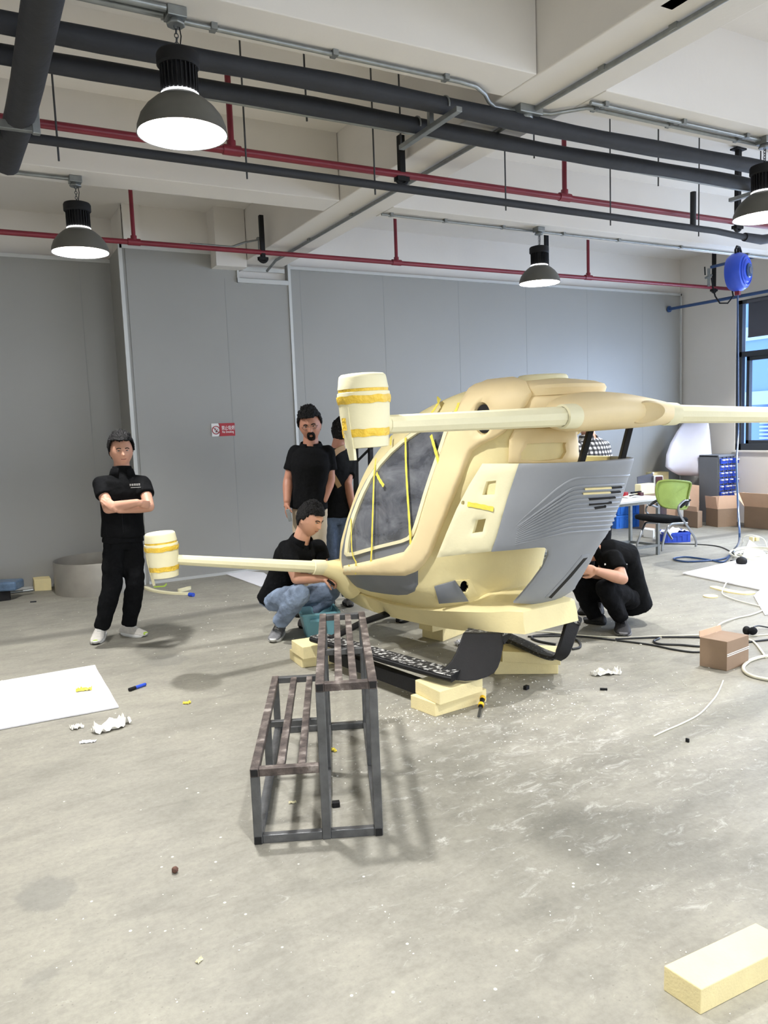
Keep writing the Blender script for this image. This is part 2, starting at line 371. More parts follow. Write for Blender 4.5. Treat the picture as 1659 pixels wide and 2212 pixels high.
for a, b in ((3.35, 4.9), (5.1, 6.4), (6.6, 7.78)):
    bl = MB().box2((RX1-.005, a, 2.86), (RX1+.0, b, 3.37)).box2((RX1-.012, a, 2.84), (RX1+.008, b, 2.865))
    bl.tube([(RX1-.02, a, 3.38), (RX1-.02, b, 3.38)], .028, 12)
    o = bl.build('roller_blind', M['blind'])
    tag(o, {3.35: 'grey roller blind over the window end outside the picture', 5.1: 'grey roller blind of the middle window bay', 6.6: 'grey roller blind half lowered over the window nearest the corner'}[a], 'blind')
# building outside
ext = thing('office_building', 'pale blue glass facade seen through the window', 'building', (17, 6, 0))
m, nt, b = _mat('blue_facade'); N_ = nt.nodes; b.inputs['Base Color'].default_value = hexc('#7fa2e0'); b.inputs['Roughness'].default_value = .25; M['facade'] = m
MB().box2((17, -8, -3), (20, 14.5, 9)).build('facade', M['facade'], ext)
M['facade2'] = simple('facade_frames', '#b9c8e6', .6, var=.03)
fr = MB()
for y in np.arange(-8, 14.6, 1.5): fr.box2((16.93, y-.06, -3), (17, y+.06, 9))
for z in (-1, .7, 2.05, 3.6, 5.2, 7): fr.box2((16.93, -8, z-.16), (17, 14.5, z+.16))
fr.build('facade_grid', M['facade2'], ext)
lv = MB()
for k in range(12): lv.box2((16.88, 11.1, .8+k*.09), (16.95, 12.0, .84+k*.09))
lv.bar((16.9, 11.2, 3.3), (16.9, 10.4, 2.3), .25, .05, (1, 0, 0))
lv.build('louvre', M['facade2'], ext)

# added fill lamp moved out behind the invented rear openings
bpy.data.objects['rear_fill'].location = (2.0, -6.5, 2.3)

# ============================================================ HIGH BAY LAMPS
M['lamp_out'] = simple('lamp_grey_enamel', '#56554f', .5, var=.08)
M['lamp_in'] = simple('lamp_white_enamel', '#f4f4f6', .5, var=0)
M['led'] = emis('led_disc', (1, 1, 1), 9.0)
def make_lamp(x, y, label, z=3.12):
    t = thing('pendant_lamp', label, 'lamp', (x, y, z), 'high bay pendant lamps')
    c = (x, y, z)
    out = [(.21, 0), (.207, .03), (.19, .075), (.16, .115), (.12, .15), (.088, .172)]
    inn = [(r_-.006, z_) for r_, z_ in out][::-1]
    MB().lathe([(.212, -.004)]+out, c, seg=40).build('reflector', M['lamp_out'], t, True)
    MB().lathe(inn+[(.208, -.003)], c, seg=40).build('reflector_lining', M['lamp_in'], t, True)
    MB().lathe([(0, .17), (.084, .17), (.084, .176), (0, .176)], c, seg=32).build('led_disc', M['led'], t)
    MB().lathe([(.086, .172), (.0885, .174), (.0885, .179), (.084, .182), (.02, .182)], c, seg=32).build('collar', M['led'], t, True)
    hs = MB().lathe([(0, .186), (.072, .186), (.072, .30), (0, .30)], c, seg=32)
    for k in range(26):
        a = 2*PI*k/26; ax = [(math.cos(a), math.sin(a), 0), (-math.sin(a), math.cos(a), 0), (0, 0, 1)]
        hs.box((x+math.cos(a)*.078, y+math.sin(a)*.078, z+.243), (.02, .006, .115), ax)
    hs.build('heat_sink', M['black_soft'], t)
    MB().lathe([(0, .298), (.092, .298), (.1, .306), (.1, .35), (.094, .362), (.06, .372), (.03, .376), (0, .378)], c, seg=32).build('cap', M['black_soft'], t, True)
    ch = MB(); n = 7; z0, z1 = z+.375, 3.63
    for k in range(n):
        zc = z0+(z1-z0)*(k+.5)/n; L_ = (z1-z0)/n*.72; w_ = .009; pts = []
        for q in range(12):
            a = 2*PI*q/12; h_ = w_*math.cos(a); pts.append((x+(h_ if k % 2 else 0), y+(0 if k % 2 else h_), zc+L_*.8*math.sin(a)))
        ch.tube(pts, .0025, 6, closed=True)
    ch.build('chain', M['rod'], t, True)
    MB().tube([(x+.01, y, z+.37), (x+.025, y+.01, z+.45), (x+.012, y, 3.63)], .003, 6).build('wire', M['black_soft'], t, True)
    jb = MB().lathe([(0, 0), (.042, 0), (.046, .006), (.03, .03), (.02, .04), (.02, .05)], (x, y, 3.605), seg=8).box2((x-.045, y-.045, 3.632), (x+.045, y+.045, 3.679))
    jb.build('junction_box', M['galv'], t, bevel=.004)
    ld = bpy.data.lights.new('lamp_light', 'AREA'); ld.shape = 'DISK'; ld.size = .16; ld.energy = LAMP_W; ld.color = (1, .985, .965)
    lo = bpy.data.objects.new('lamp_light', ld); COL.objects.link(lo); lo.parent = t; lo.location = (0, 0, .165)
    return t
LP = [((1.05, 3.80), 'black high bay pendant lamp, largest, upper left in front of thick black pipes'),
      ((.93, 6.44), 'black high bay pendant lamp near the grey wall above the standing man'),
      ((5.40, 6.38), 'small distant high bay pendant lamp above the mockup roof'),
      ((5.30, 3.76), 'black high bay pendant lamp cut off by the right picture edge'),
      ((9.7, 6.38), 'high bay pendant lamp outside the picture near the window'), ((9.7, 3.76), 'high bay pendant lamp right of the picture'),
      ((1.0, 1.14), 'high bay pendant lamp above the camera'), ((5.3, 1.14), 'high bay pendant lamp right of the camera'),
      ((-3.3, 3.8), 'high bay pendant lamp left of the picture'), ((-3.3, 6.4), 'high bay pendant lamp left by the back wall'), ((-3.3, 1.14), 'high bay pendant lamp left of the camera'),
      ((1.0, -2.6), 'high bay pendant lamp behind the camera'), ((5.3, -2.6), 'high bay pendant lamp behind the camera on the right'), ((9.7, 0.5), 'high bay pendant lamp far right')]
for (x, y), lb in LP: make_lamp(x, y, lb)

# ============================================================ PIPES AND CONDUITS UNDER THE CEILING
def pipe_on(name, pts, r, mat, label, cat='pipe', group=None, seg=14, extra=None):
    m = MB().tube(pts, r, seg)
    o = m.build(name, mat, None, True); tag(o, label, cat, group); return o
for Yp, lb, rr in ((4.06, 'thick black insulated pipe, upper of the pair across the ceiling', .052), (4.385, 'thick black insulated pipe, lower of the pair across the ceiling', .05)):
    pts = [(x, Yp+.006*math.sin(x*2.1), 3.60+.006*math.sin(x*1.7+Yp)) for x in np.arange(-5.5, 6.45, .25)]
    pipe_on('insulated_pipe', pts, [rr+.003*math.sin(i*1.3) for i in range(len(pts))], M['rubber'], lb)
# clevis and trapeze holding the two pipes
def trapeze(x, label):
    t = thing('pipe_hanger', label, 'pipe hanger', (x, 4.2, 3.53))
    MB().box2((x-.02, 3.90, 3.515), (x+.02, 4.58, 3.545)).build('channel', M['galv'], t, bevel=.003)
    for y, r_ in ((4.06, .058), (4.385, .056)):
        pts = [(x, y+r_*math.cos(a), 3.60+r_*math.sin(a)) for a in np.linspace(-.3, PI+.3, 16)]
        MB().tube(pts, .006, 6).build('clamp', M['galv'], t, True)
    MB().box2((x-.015, 4.20, 3.545), (x+.015, 4.23, 3.68)).build('post', M['galv'], t)
trapeze(2.72, 'steel channel hanger carrying both thick pipes beside the beam'); trapeze(6.0, 'steel channel hanger under both thick pipes near the right lamp')
MB().box2((.56, 4.5, 3.9), (.6, 4.53, 4.2))
# elbow pipe on the left
A_ = F(92, 0, 3.42); x_ = float(A_[0])
E0 = F(20, 350, 3.42)
pts = [(x_+.0, y, 3.42) for y in np.arange(-1.0, 4.3, .35)]+[(x_-.005, 4.6, 3.42), (x_-.015, 4.9, 3.415), (x_-.03, 5.15, 3.40), (x_-.05, 5.3, 3.36)]
pipe_on('insulated_pipe', pts, .076, M['rubber'], 'thick black insulated pipe running down the left edge across the others')
pts = [(x_-.22, y, 3.44) for y in np.arange(-1.0, 3.2, .35)]
pipe_on('insulated_pipe', pts, .06, M['rubber'], 'short stretch of black pipe in the top left corner')
st = thing('steel_bracket', 'square steel bracket frame in the upper left corner', 'bracket', (.5, 5.0, 3.3))
p1 = D(0, 268, 4.1); p2 = D(78, 278, 4.1)
MB().bar(p1+(p1-p2)*1.2, p2, .045, .045).build('rail', M['galv'], st, bevel=.004)
MB().bar(p2+np.array([0.0, 0, -.03]), [p2[0], p2[1], 4.24], .04, .04).build('post', M['galv'], st, bevel=.004)
# thin black pipe with its rods
pipe_on('sprinkler_pipe', [(-5.5, 4.95, 3.43), (6.3, 4.95, 3.385), (6.75, 4.95, 3.36)], .028, M['rubber'], 'thin black pipe just below the upper red pipe')
MB_ = MB().tube([(6.7, 4.95, 3.365), (6.95, 4.95, 3.36), (7.2, 4.95, 3.40), (7.5, 4.95, 3.46), (10.6, 4.95, 3.5)], [.04, .045, .045, .04, .04], 12)
tag(MB_.build('pipe_joint', M['rubber'], None, True), 'black pipe joint at the right picture edge', 'pipe')
vp = onY(1497, 486, 4.95); tag(MB().tube([(vp[0], 4.95, 3.40), (vp[0], 4.95, 3.70)], .026, 12).build('pipe_stub', M['rubber'], None, True), 'short vertical black pipe stub standing on the thin black pipe', 'pipe')
ROD = 'threaded rods hanging from the slab'
def rod(x, y, z0, label, z1=4.25):
    t = thing('threaded_rod', label, 'rod', (x, y, z0), ROD)
    MB().tube([(x, y, z0), (x, y, z1)], .006, 8).build('rod', M['rod'], t, True)
    MB().lathe([(0, 0), (.022, 0), (.022, .008), (.012, .014), (.012, .03), (0, .03)], (x, y, z1-.03), seg=10).build('anchor', M['galv'], t)
for q, lb in (((130, 340), 'leftmost, beside the black elbow pipe'), ((541, 380), 'right of the largest lamp'), ((820, 415), 'left of the ceiling beam'), ((1104, 450), 'right of the ceiling beam'), ((1331, 483), 'right of the red drop pipe'), ((1522, 507), 'beside the black pipe stub')):
    p = onY(q[0], q[1], 4.925); rod(p[0], 4.99, p[2], 'threaded rod holding the thin black pipe, '+lb)
for q, lb in (((663, 262), 'third rod from the largest lamp'), ((866, 310), 'just left of the beam, short'), ((1154, 342), 'just right of the beam, short'), ((1422, 402), 'between the two red drop pipes at upper right'), ((1643, 350), 'at the right picture edge')):
    p = onY(q[0], q[1], 4.6); rod(p[0], 4.6, p[2], 'threaded rod beside the thick pipes, '+lb)
# red sprinkler pipes
pipe_on('red_pipe', [(-5.5, 5.1, 3.552), (6.9, 5.1, 3.545), (10.5, 5.1, 3.545)], .026, M['redpipe'], 'upper red sprinkler pipe across the ceiling')
pipe_on('red_pipe', [(-5.5, 8.0, 3.60), (10.55, 8.0, 3.595)], .026, M['redpipe'], 'lower red sprinkler pipe in front of the grey wall')
pipe_on('red_pipe', [(x, 1.9+.05*x, 3.5) for x in (3.7, 5, 8)], .035, M['redpipe'], 'red pipe crossing the top right corner of the picture')
def drop(q, Yd, label, head=False):
    top = onY(q[0], q[1], Yd); x = top[0]; zb = 3.60 if Yd > 6 else 3.55
    t = thing('sprinkler_drop', label, 'pipe', (x, Yd, zb), 'red vertical sprinkler pipes')
    MB().tube([(x, Yd, zb), (x, Yd, min(top[2], 4.24))], .020, 12).build('pipe', M['redpipe'], t, True)
    MB().tube([(x-.06, Yd, zb), (x+.06, Yd, zb)], .034, 12).tube([(x, Yd, zb), (x, Yd, zb+.06)], .03, 12).build('tee', M['redpipe'], t, True)
    if head:
        z = min(top[2], 4.24)
        MB().lathe([(.012, 0), (.014, .02), (.004, .025), (.004, .05), (.02, .055), (.02, .06), (0, .06)], (x, Yd, z), seg=12).build('sprinkler_head', M['galv'], t, True)
drop((281, 405), 8.0, 'red vertical pipe above the left grey panel'); drop((853, 468), 8.0, 'red vertical pipe above the crouching men, middle of the lower pipe'); drop((1270, 513), 8.0, 'red vertical pipe right of the small distant lamp')
drop((490, 142), 5.1, 'red vertical pipe with sprinkler head right of the largest lamp', True); drop((1218, 283), 5.1, 'red vertical pipe with sprinkler head right of the beam', True)
def hanger(q0, q1, Yd, label, zt=None):
    a = onY(q0[0], q0[1], Yd); b = onY(q1[0], q1[1], Yd); zt = zt or min(a[2], 4.24)
    t = thing('pipe_bracket', label, 'bracket', b)
    MB().box2((b[0]-.022, Yd-.022, b[2]), (b[0]+.022, Yd+.022, zt)).build('post', M['black_soft'], t)
    m = MB().tube([(b[0]+.05*math.cos(a_), Yd, b[2]+.05*math.sin(a_)) for a_ in np.linspace(PI, 2*PI, 9)], .014, 6).box2((b[0]-.05, Yd-.03, b[2]-.03), (b[0]+.05, Yd+.03, b[2]))
    m.build('saddle', M['black_soft'], t)
    if zt > 4.15: MB().box2((b[0]-.07, Yd-.04, zt-.015), (b[0]+.07, Yd+.04, zt)).build('plate', M['black_soft'], t)
hanger((560, 465), (568, 556), 8.0, 'black bracket holding the lower red pipe at the beam end'); hanger((858, 292), (868, 383), 5.1, 'black bracket holding the upper red pipe left of the beam')
hanger((1580, 318), (1593, 488), 5.1, 'tall black bracket holding the upper red pipe near the right lamp'); hanger((1180, 500), (1181, 588), 8.0, 'black bracket behind the small distant lamp'); hanger((1535, 545), (1542, 625), 8.0, 'black bracket with valves left of the hose reel')
# conduits
CND = 'galvanised conduits under the beams'
def conduit(pts, label, r=.013, clips=()):
    t = thing('conduit', label, 'conduit', pts[0], CND)
    MB().tube(pts, r, 10).build('pipe', M['galv'], t, True)
    for c in clips: MB().box(c, (.03, .05, .03)).build('clip', M['galv'], t)
conduit([(-4, 3.83, 3.66), (1.0, 3.83, 3.66)], 'twin conduit left of the largest lamp', .018)
conduit([(-4, 3.77, 3.66), (1.0, 3.77, 3.66)], 'front conduit of the pair left of the largest lamp', .018)
conduit([(1.0, 3.86, 3.662), (2.70, 3.86, 3.662), (2.82, 3.87, 3.66), (2.92, 3.92, 3.655), (3.0, 3.99, 3.65), (3.08, 4.04, 3.65), (3.3, 4.05, 3.655)], 'conduit from the largest lamp to the beam junction box', .013, [(x, 3.86, 3.665) for x in (1.25, 1.9, 2.6)])
conduit([(3.35, RY0, 3.66), (3.37, 8.6, 3.66), (3.37, 8.9, 3.6)], 'long dark conduit running along the underside of the beam', .016, [(3.36, y, 3.665) for y in (2.9, 3.4, 4.6, 5.6, 6.6, 7.6)])
conduit([(3.3, 4.05, 3.655), (3.5, 4.0, 3.655), (3.66, 3.84, 3.66), (8.5, 3.84, 3.66)], 'front conduit from the beam junction box to the right lamp', .013, [(x, 3.84, 3.665) for x in (3.72, 4.4, 5.1)])
conduit([(3.62, 3.77, 3.66), (8.5, 3.77, 3.66)], 'rear conduit beside the one to the right lamp', .013, [(x, 3.77, 3.665) for x in (3.74, 4.45, 5.1)])
conduit([(3.6, 6.46, 3.66), (10.6, 6.46, 3.66)], 'conduit carrying the small distant lamp', .012, [(x, 6.46, 3.665) for x in (3.7, 4.3, 5.0, 5.8, 6.6, 7.6, 8.8, 10.0)])
conduit([(-4, 6.44, 3.66), (.93, 6.44, 3.66)], 'conduit left of the lamp by the grey wall', .014, [(.5, 6.44, 3.665)])
conduit([(2.3, 8.3, 3.70), (2.75, 8.3, 3.70), (2.9, 8.3, 3.76), (3.06, 8.3, 3.80), (3.06, 8.3, 3.66), (3.2, 8.3, 3.655), (3.6, 8.3, 3.655)], 'bent conduit with small box at the beam end', .012, [(3.06, 8.3, 3.81)])
conduit([(-4, 4.50, 3.60), (7, 4.50, 3.60)], 'thin galvanised conduit under the lower thick black pipe', .011)
jb = MB().box2((3.24, 3.98, 3.63), (3.42, 4.13, 3.68)).lathe([(0, -.0), (.05, 0), (.05, .02), (0, .02)], (3.33, 4.05, 3.612), seg=16)
tag(jb.build('junction_box', M['galv'], None, bevel=.005), 'galvanised junction box under the beam where conduits cross', 'box')
sp_ = F(1535, 14, 3.66); spk = MB().box((3.2, sp_[1]+.02, 3.80), (.1, .24, .24))
tag(spk.build('exit_speaker_box', M['cloth2'], None, bevel=.01), 'dark grey box on the beam at the top edge', 'box')
# blue air lines by the window
bp_a = (10.3, 8.98, 3.43)
t = thing('air_pipe', 'lower dark blue air pipe reaching the grey wall', 'pipe', bp_a)
MB().tube([bp_a, (10.3, 2.0, 3.40)], .024, 12).build('pipe', M['bluepipe'], t, True)
MB().lathe([(0, 0), (.05, 0), (.05, .02), (0, .02)], (10.3, 8.985, 3.43), (0, -1, 0), seg=16).build('flange', M['bluepipe'], t)
u0 = onY(1536, 577, 7.9); dd = F(1659, 547, float(u0[2]))
t = thing('air_pipe', 'upper dark blue air pipe beside the hose reel', 'pipe', u0)
MB().tube([u0, u0+(dd-u0)*1.0, u0+(dd-u0)*1.8], .022, 12).build('pipe', M['bluepipe'], t, True)
MB().box(dd, (.09, .09, .11)).build('clamp', M['black_soft'], t)
# valves
v = onY(1531, 598, 7.96)
t = thing('air_valve', 'small steel valve hanging left of the blue hose reel', 'valve', v)
MB().tube([v+np.array([0, 0, .12]), v+np.array([0, 0, -.14])], .022, 10).build('body', M['galv'], t, True)
MB().tube([v+np.array([-.07, 0, -.02]), v+np.array([.06, 0, .03])], .018, 8).build('branch', M['galv'], t, True)
MB().bar(v+np.array([-.08, 0, .02]), v+np.array([-.09, 0, .14]), .015, .01).build('handle', M['black_soft'], t)
# hose reel
_fw0 = -ROT[:, 2].copy(); _fw0[2] = 0; _fw0 = norm(_fw0); _rt0 = np.array([_fw0[1], -_fw0[0], 0])
rc = D(1594, 588, 8.9)
t = thing('hose_reel', 'round blue hose reel hanging above the window', 'hose reel', rc)
ax = norm(-_fw0*.70+_rt0*.70); A_, B_, C_ = frame(ax)
MB().lathe([(0, -.10), (.12, -.10), (.19, -.085), (.215, -.04), (.218, 0), (.215, .04), (.19, .085), (.13, .10), (.12, .115), (.07, .12), (0, .12)], rc, ax, seg=40).build('drum_case', M['blue'], t, True)
MB().lathe([(0, .12), (.075, .12), (.08, .128), (.07, .14), (0, .142)], rc, ax, seg=28).build('hub_cover', M['bluepipe'], t, True)
MB().lathe([(0, .142), (.04, .142), (.04, .146), (0, .146)], rc, ax, seg=24).build('hub_label', M['blind'], t)
rm = MB()
for r_ in (.10, .155): rm.tube([rc+(A_*math.cos(a)+B_*math.sin(a))*r_+C_*.098 for a in np.linspace(0, 2*PI, 33)[:-1]], .008, 6, closed=True)
rm.build('rib', M['blue'], t, True)
br = MB()
for s in (-.07, .07):
    br.tube([rc+A_*s+np.array([0, 0, .17]), rc+A_*s*1.25+np.array([0, 0, .24]), rc+A_*s*.6+np.array([0, 0, .285]), rc+np.array([0, 0, .285])], .012, 8)
br.tube([rc+np.array([0, 0, .2]), rc+np.array([0, 0, .27])], .016, 8)
br.build('bracket', M['black_soft'], t, True)
MB().box(rc+np.array([0, 0, -.235])-C_*0, (.05, .05, .05), [A_, B_, C_]).build('hose_guide', M['redpipe'], t)
hl = D(1570, 595, 8.85)
pts = [D(x, y, 9.0) for x, y in ((1571, 593), (1580, 618), (1584, 640), (1572, 655), (1555, 655), (1545, 640), (1540, 622), (1537, 600))]
MB().tube(pts, .009, 8).build('supply_hose', M['black_soft'], t, True)
def smooth_path(P, n=8):
    P = [np.asarray(p, float) for p in P]; out = []
    for i in range(len(P)-1):
        p0 = P[max(i-1, 0)]; p1 = P[i]; p2 = P[i+1]; p3 = P[min(i+2, len(P)-1)]
        for k in range(n):
            t_ = k/n; out.append(.5*((2*p1)+(-p0+p2)*t_+(2*p0-5*p1+4*p2-p3)*t_**2+(-p0+3*p1-3*p2+p3)*t_**3))
    out.append(P[-1]); return out
fl = F(1597, 1190, .012); top = rc+np.array([0, 0, -.25])
pts = smooth_path([top, top*.55+fl*.45+np.array([0, 0, -.1]), D(1591, 1000, 8.45), D(1594, 1090, 8.1), D(1597, 1165, 7.6), F(1585, 1187, .012), F(1573, 1205, .012), F(1560, 1214, .012), F(1530, 1209, .012), F(1480, 1203, .012), F(1455, 1207, .012), F(1480, 1213, .012), F(1530, 1211, .012), F(1565, 1206, .012), F(1581, 1194, .02)], 10)
tag(MB().tube(pts, .010, 8).build('air_hose', M['bluepipe'], None, True), 'dark blue air hose dropping from the reel to the floor', 'hose')
# no smoking sign
S0 = onY(456, 915, 8.985); S1 = onY(508, 941, 8.985)
sx0, sx1, sz0, sz1 = S0[0], S1[0], S1[2], S0[2]; sw = sx1-sx0; sh = sz1-sz0; sy = 8.985
sg = thing('no_smoking_sign', 'red and white no smoking sign on the grey wall panel', 'sign', (sx0, sy, sz0))
MB().box2((sx0, sy-.004, sz0), (sx1, sy+.004, sz1)).build('plate', M['white'], sg)
cv = [(sx0+sw*(.33+.06*math.cos(a)*1.0), sz0+sh*.5+sh*.5*math.sin(a)) for a in np.linspace(-PI/2, PI/2, 14)]
def flat(poly, y, name, mat):
    MB().add([(x, y, z) for x, z in poly], [tuple(range(len(poly)))]).build(name, mat, sg, fixn=False)
MB().slab([(sx0+sw*.30+sw*.06*math.cos(a), sy-.0045, sz0+sh*.5+sh*.5*math.sin(a)) for a in np.linspace(-PI/2, PI/2, 14)]+[(sx1, sy-.0045, sz1), (sx1, sy-.0045, sz0)], .001, (0, 1, 0)).build('red_field', M['red'], sg)
MB().slab([(sx0+sw*.285+sw*.06*math.cos(a), sy-.0042, sz0+sh*.5+sh*.5*math.sin(a)) for a in np.linspace(-PI/2, PI/2, 14)]+[(sx0+sw*.40, sy-.0042, sz1), (sx0+sw*.40, sy-.0042, sz0)], .001, (0, 1, 0)).build('dark_edge', M['cloth2'], sg)
pc = np.array([sx0+sw*.19, sy-.006, sz0+sh*.48]); R_ = sh*.30
MB().tube([pc+np.array([math.cos(a)*R_, 0, math.sin(a)*R_]) for a in np.linspace(0, 2*PI, 33)[:-1]], R_*.11, 6, closed=True).tube([pc+np.array([-.7*R_, 0, .7*R_]), pc+np.array([.7*R_, 0, -.7*R_])], R_*.09, 6).build('prohibition_ring', M['red'], sg)
MB().tube([pc+np.array([-.0, .001, -.55*R_]), pc+np.array([0, .001, -.2*R_])], R_*.13, 8).tube([pc+np.array([-.35*R_, 0.001, -.1*R_]), pc+np.array([-.3*R_, .001, .35*R_]), pc+np.array([.05*R_, .001, .5*R_])], R_*.06, 6).tube([pc+np.array([.3*R_, .001, -.1*R_]), pc+np.array([.45*R_, .001, .3*R_])], R_*.06, 6).build('cigarette_symbol', M['dark'], sg)
def text_mesh(body, size, name, mat, parent, origin, ax, ay, sxy=(1, 1), bold=0.0):
    cu = bpy.data.curves.new(name, 'FONT'); cu.body = body; cu.size = size; cu.extrude = .0004; cu.offset = bold
    to = bpy.data.objects.new(name+'_src', cu); COL.objects.link(to)
    dg = bpy.context.evaluated_depsgraph_get(); me = bpy.data.meshes.new_from_object(to.evaluated_get(dg))
    bpy.data.objects.remove(to); bpy.data.curves.remove(cu)
    ax = np.asarray(ax, float); ay = np.asarray(ay, float); az = np.cross(ax, ay); o_ = np.asarray(origin, float)
    root = parent
    while root.parent is not None: root = root.parent
    off = np.array(root.location)
    for v_ in me.vertices:
        c = v_.co; v_.co = Vector(tuple(o_-off+ax*c[0]*sxy[0]+ay*c[1]*sxy[1]+az*c[2]))
    me.materials.clear(); me.materials.append(mat)
    o = bpy.data.objects.new(name, me); COL.objects.link(o); o.parent = parent; return o
text_mesh('禁止吸烟', sh*.36, 'chinese_lettering', M['white'], sg, (sx0+sw*.425, sy-.0062, sz0+sh*.50), (1, 0, 0), (0, 0, 1), (.73, 1.0), .0006)
text_mesh('No Smoking', sh*.26, 'english_lettering', M['white'], sg, (sx0+sw*.44, sy-.0062, sz0+sh*.24), (1, 0, 0), (0, 0, 1), (.72, 1), .0004)
# ============================================================ THE AIRCRAFT MOCKUP
_fw = -ROT[:, 2].copy(); _fw[2] = 0; _fw = norm(_fw); _rt = np.array([_fw[1], -_fw[0], 0])
_th = math.radians(55)
AN = -math.cos(_th)*_rt+math.sin(_th)*_fw      # nose direction
AL = -math.sin(_th)*_rt-math.cos(_th)*_fw      # port direction
AP = 1.0*_rt+4.76*_fw
def A3(u, v, z): return AP+AN*u+AL*v+np.array([0, 0, z])
NP = 2.5
def _tab(rows):
    rows = np.array(rows); zz = np.linspace(rows[0, 0], rows[-1, 0], 240); out = [zz]
    for c in range(1, rows.shape[1]):
        y = np.interp(zz, rows[:, 0], rows[:, c]); k = np.hanning(19); k /= k.sum()
        yp = np.concatenate([2*y[0]-y[1:10][::-1], y, 2*y[-1]-y[-10:-1][::-1]]); out.append(np.convolve(yp, k, 'valid'))
    return np.array(out)
# z, uF, uR, w, uc
TB = _tab([(.34, 2.16, .30, .26, .78), (.42, 2.18, .30, .35, .78), (.5, 2.17, .31, .42, .78), (.56, 2.15, .31, .48, .78), (.62, 2.13, .31, .525, .78), (.8, 2.034, .27, .56, .78), (1.0, 1.901, .215, .56, .78), (1.2, 1.758, .10, .54, .78),
           (1.3, 1.694, -.03, .52, .76), (1.4, 1.614, -.085, .50, .72), (1.5, 1.52, -.10, .47, .66), (1.6, 1.391, -.11, .45, .57), (1.7, 1.211, -.18, .42, .46), (1.8, .98, -.29, .385, .36), (1.87, .72, -.33, .34, .28), (1.91, .58, -.32, .28, .2), (1.94, .42, -.26, .2, .12), (1.957, .25, -.12, .09, .06)])
TC = _tab([(.52, 2.12, .02, .52, .65), (.6, 2.08, -.04, .56, .65), (.8, 1.97, -.192, .58, .65), (1.0, 1.853, -.324, .58, .65), (1.2, 1.697, -.438, .56, .65), (1.3, 1.604, -.485, .54, .65), (1.4, 1.49, -.531, .52, .65), (1.5, 1.357, -.575, .49, .62), (1.6, 1.19, -.59, .46, .6)])
def surf(T, ph, z, off=0.0):
    ph = np.asarray(ph, float); z = np.asarray(z, float)
    zz = T[0]; uF, uR, w, uc = [np.interp(z, zz, T[i]) for i in (1, 2, 3, 4)]
    c, s = np.cos(ph), np.sin(ph); a = np.where(c > 0, uF-uc, uc-uR); e = 2/NP
    u = uc+a*np.sign(c)*np.abs(c)**e; v = w*np.sign(s)*np.abs(s)**e
    if np.any(np.asarray(off) != 0):
        d = 2e-3
        p0 = surf(T, ph, z); du = surf(T, ph+d, z)-p0; dz = surf(T, ph, z+d)-p0
        n_ = np.cross(du, dz); n_ /= (np.linalg.norm(n_, axis=-1, keepdims=True)+1e-12)
        rad = p0.copy(); cen = np.stack([uc, 0*uc, z], -1)
        sgn = np.sign(np.sum(n_*(rad-cen), -1, keepdims=True)); sgn[sgn == 0] = 1
        return p0+n_*sgn*np.asarray(off)[..., None]
    return np.stack([u+0*z, v+0*z, z+0*u], -1)
def toW(P): P = np.asarray(P); return AP+P[..., 0:1]*AN+P[..., 1:2]*AL+P[..., 2:3]*np.array([0, 0, 1.])
_gc = {}
def unpix(T, px, py, off=0.0):
    key = id(T)
    if key not in _gc:
        ph = np.linspace(0.02, 3.9, 260); z = np.linspace(T[0][0], T[0][-1], 200); PH, ZZ = np.meshgrid(ph, z)
        P = surf(T, PH, ZZ); Q = proj(toW(P).reshape(-1, 3)).reshape(P.shape[0], P.shape[1], 2)
        a = np.zeros(PH.shape); dx = np.gradient(Q, axis=1); dz = np.gradient(Q, axis=0)
        cr = dx[..., 0]*dz[..., 1]-dx[..., 1]*dz[..., 0]
        _gc[key] = (PH, ZZ, Q, cr < 0)     # camera-facing cells
    PH, ZZ, Q, vis = _gc[key]
    d = (Q[..., 0]-px)**2+(Q[..., 1]-py)**2; d = np.where(vis, d, d+1e6); k = np.unravel_index(d.argmin(), d.shape)
    x = np.array([PH[k], ZZ[k]])
    def f(x): return proj(toW(surf(T, x[:1], x[1:], np.array([off]) if off else 0.0)))[0]
    for _ in range(6):
        r = f(x)-np.array([px, py])
        if abs(r).max() < .05: break
        e = 1e-3; J = np.stack([(f(x+[e, 0])-f(x))/e, (f(x+[0, e])-f(x))/e], 1)
        if abs(np.linalg.det(J)) < 500: break
        st_ = np.linalg.solve(J, r); st_ = np.clip(st_, -.08, .08); x = x-st_
        x[1] = min(max(x[1], T[0][0]), T[0][-1])
    return x
def unpoly(T, poly, step=9, off=0.0, closed=True):
    out = []; n = len(poly)
    for i in range(n if closed else n-1):
        a = np.array(poly[i], float); b = np.array(poly[(i+1) % n], float); m = max(1, int(np.linalg.norm(b-a)/step))
        for k in range(m): q = a+(b-a)*k/m; out.append(unpix(T, q[0], q[1], off))
    if not closed: out.append(unpix(T, poly[-1][0], poly[-1][1], off))
    return np.array(out)
def inside(pt, poly):
    x, y = pt; x0 = poly[:, 0]; y0 = poly[:, 1]; x1 = np.roll(x0, -1); y1 = np.roll(y0, -1)
    c = ((y0 > y) != (y1 > y)) & (x < (x1-x0)*(y-y0)/(y1-y0+1e-15)+x0); return c.sum() % 2 == 1
def segdist(P, poly):
    a = poly; b = np.roll(poly, -1, 0); d = b-a; L2 = (d**2).sum(1)+1e-15; best = np.full(len(P), 1e9)
    for i in range(len(a)):
        t_ = np.clip(((P-a[i]) @ d[i])/L2[i], 0, 1); q = a[i]+t_[:, None]*d[i]; best = np.minimum(best, np.hypot(*(P-q).T))
    return best
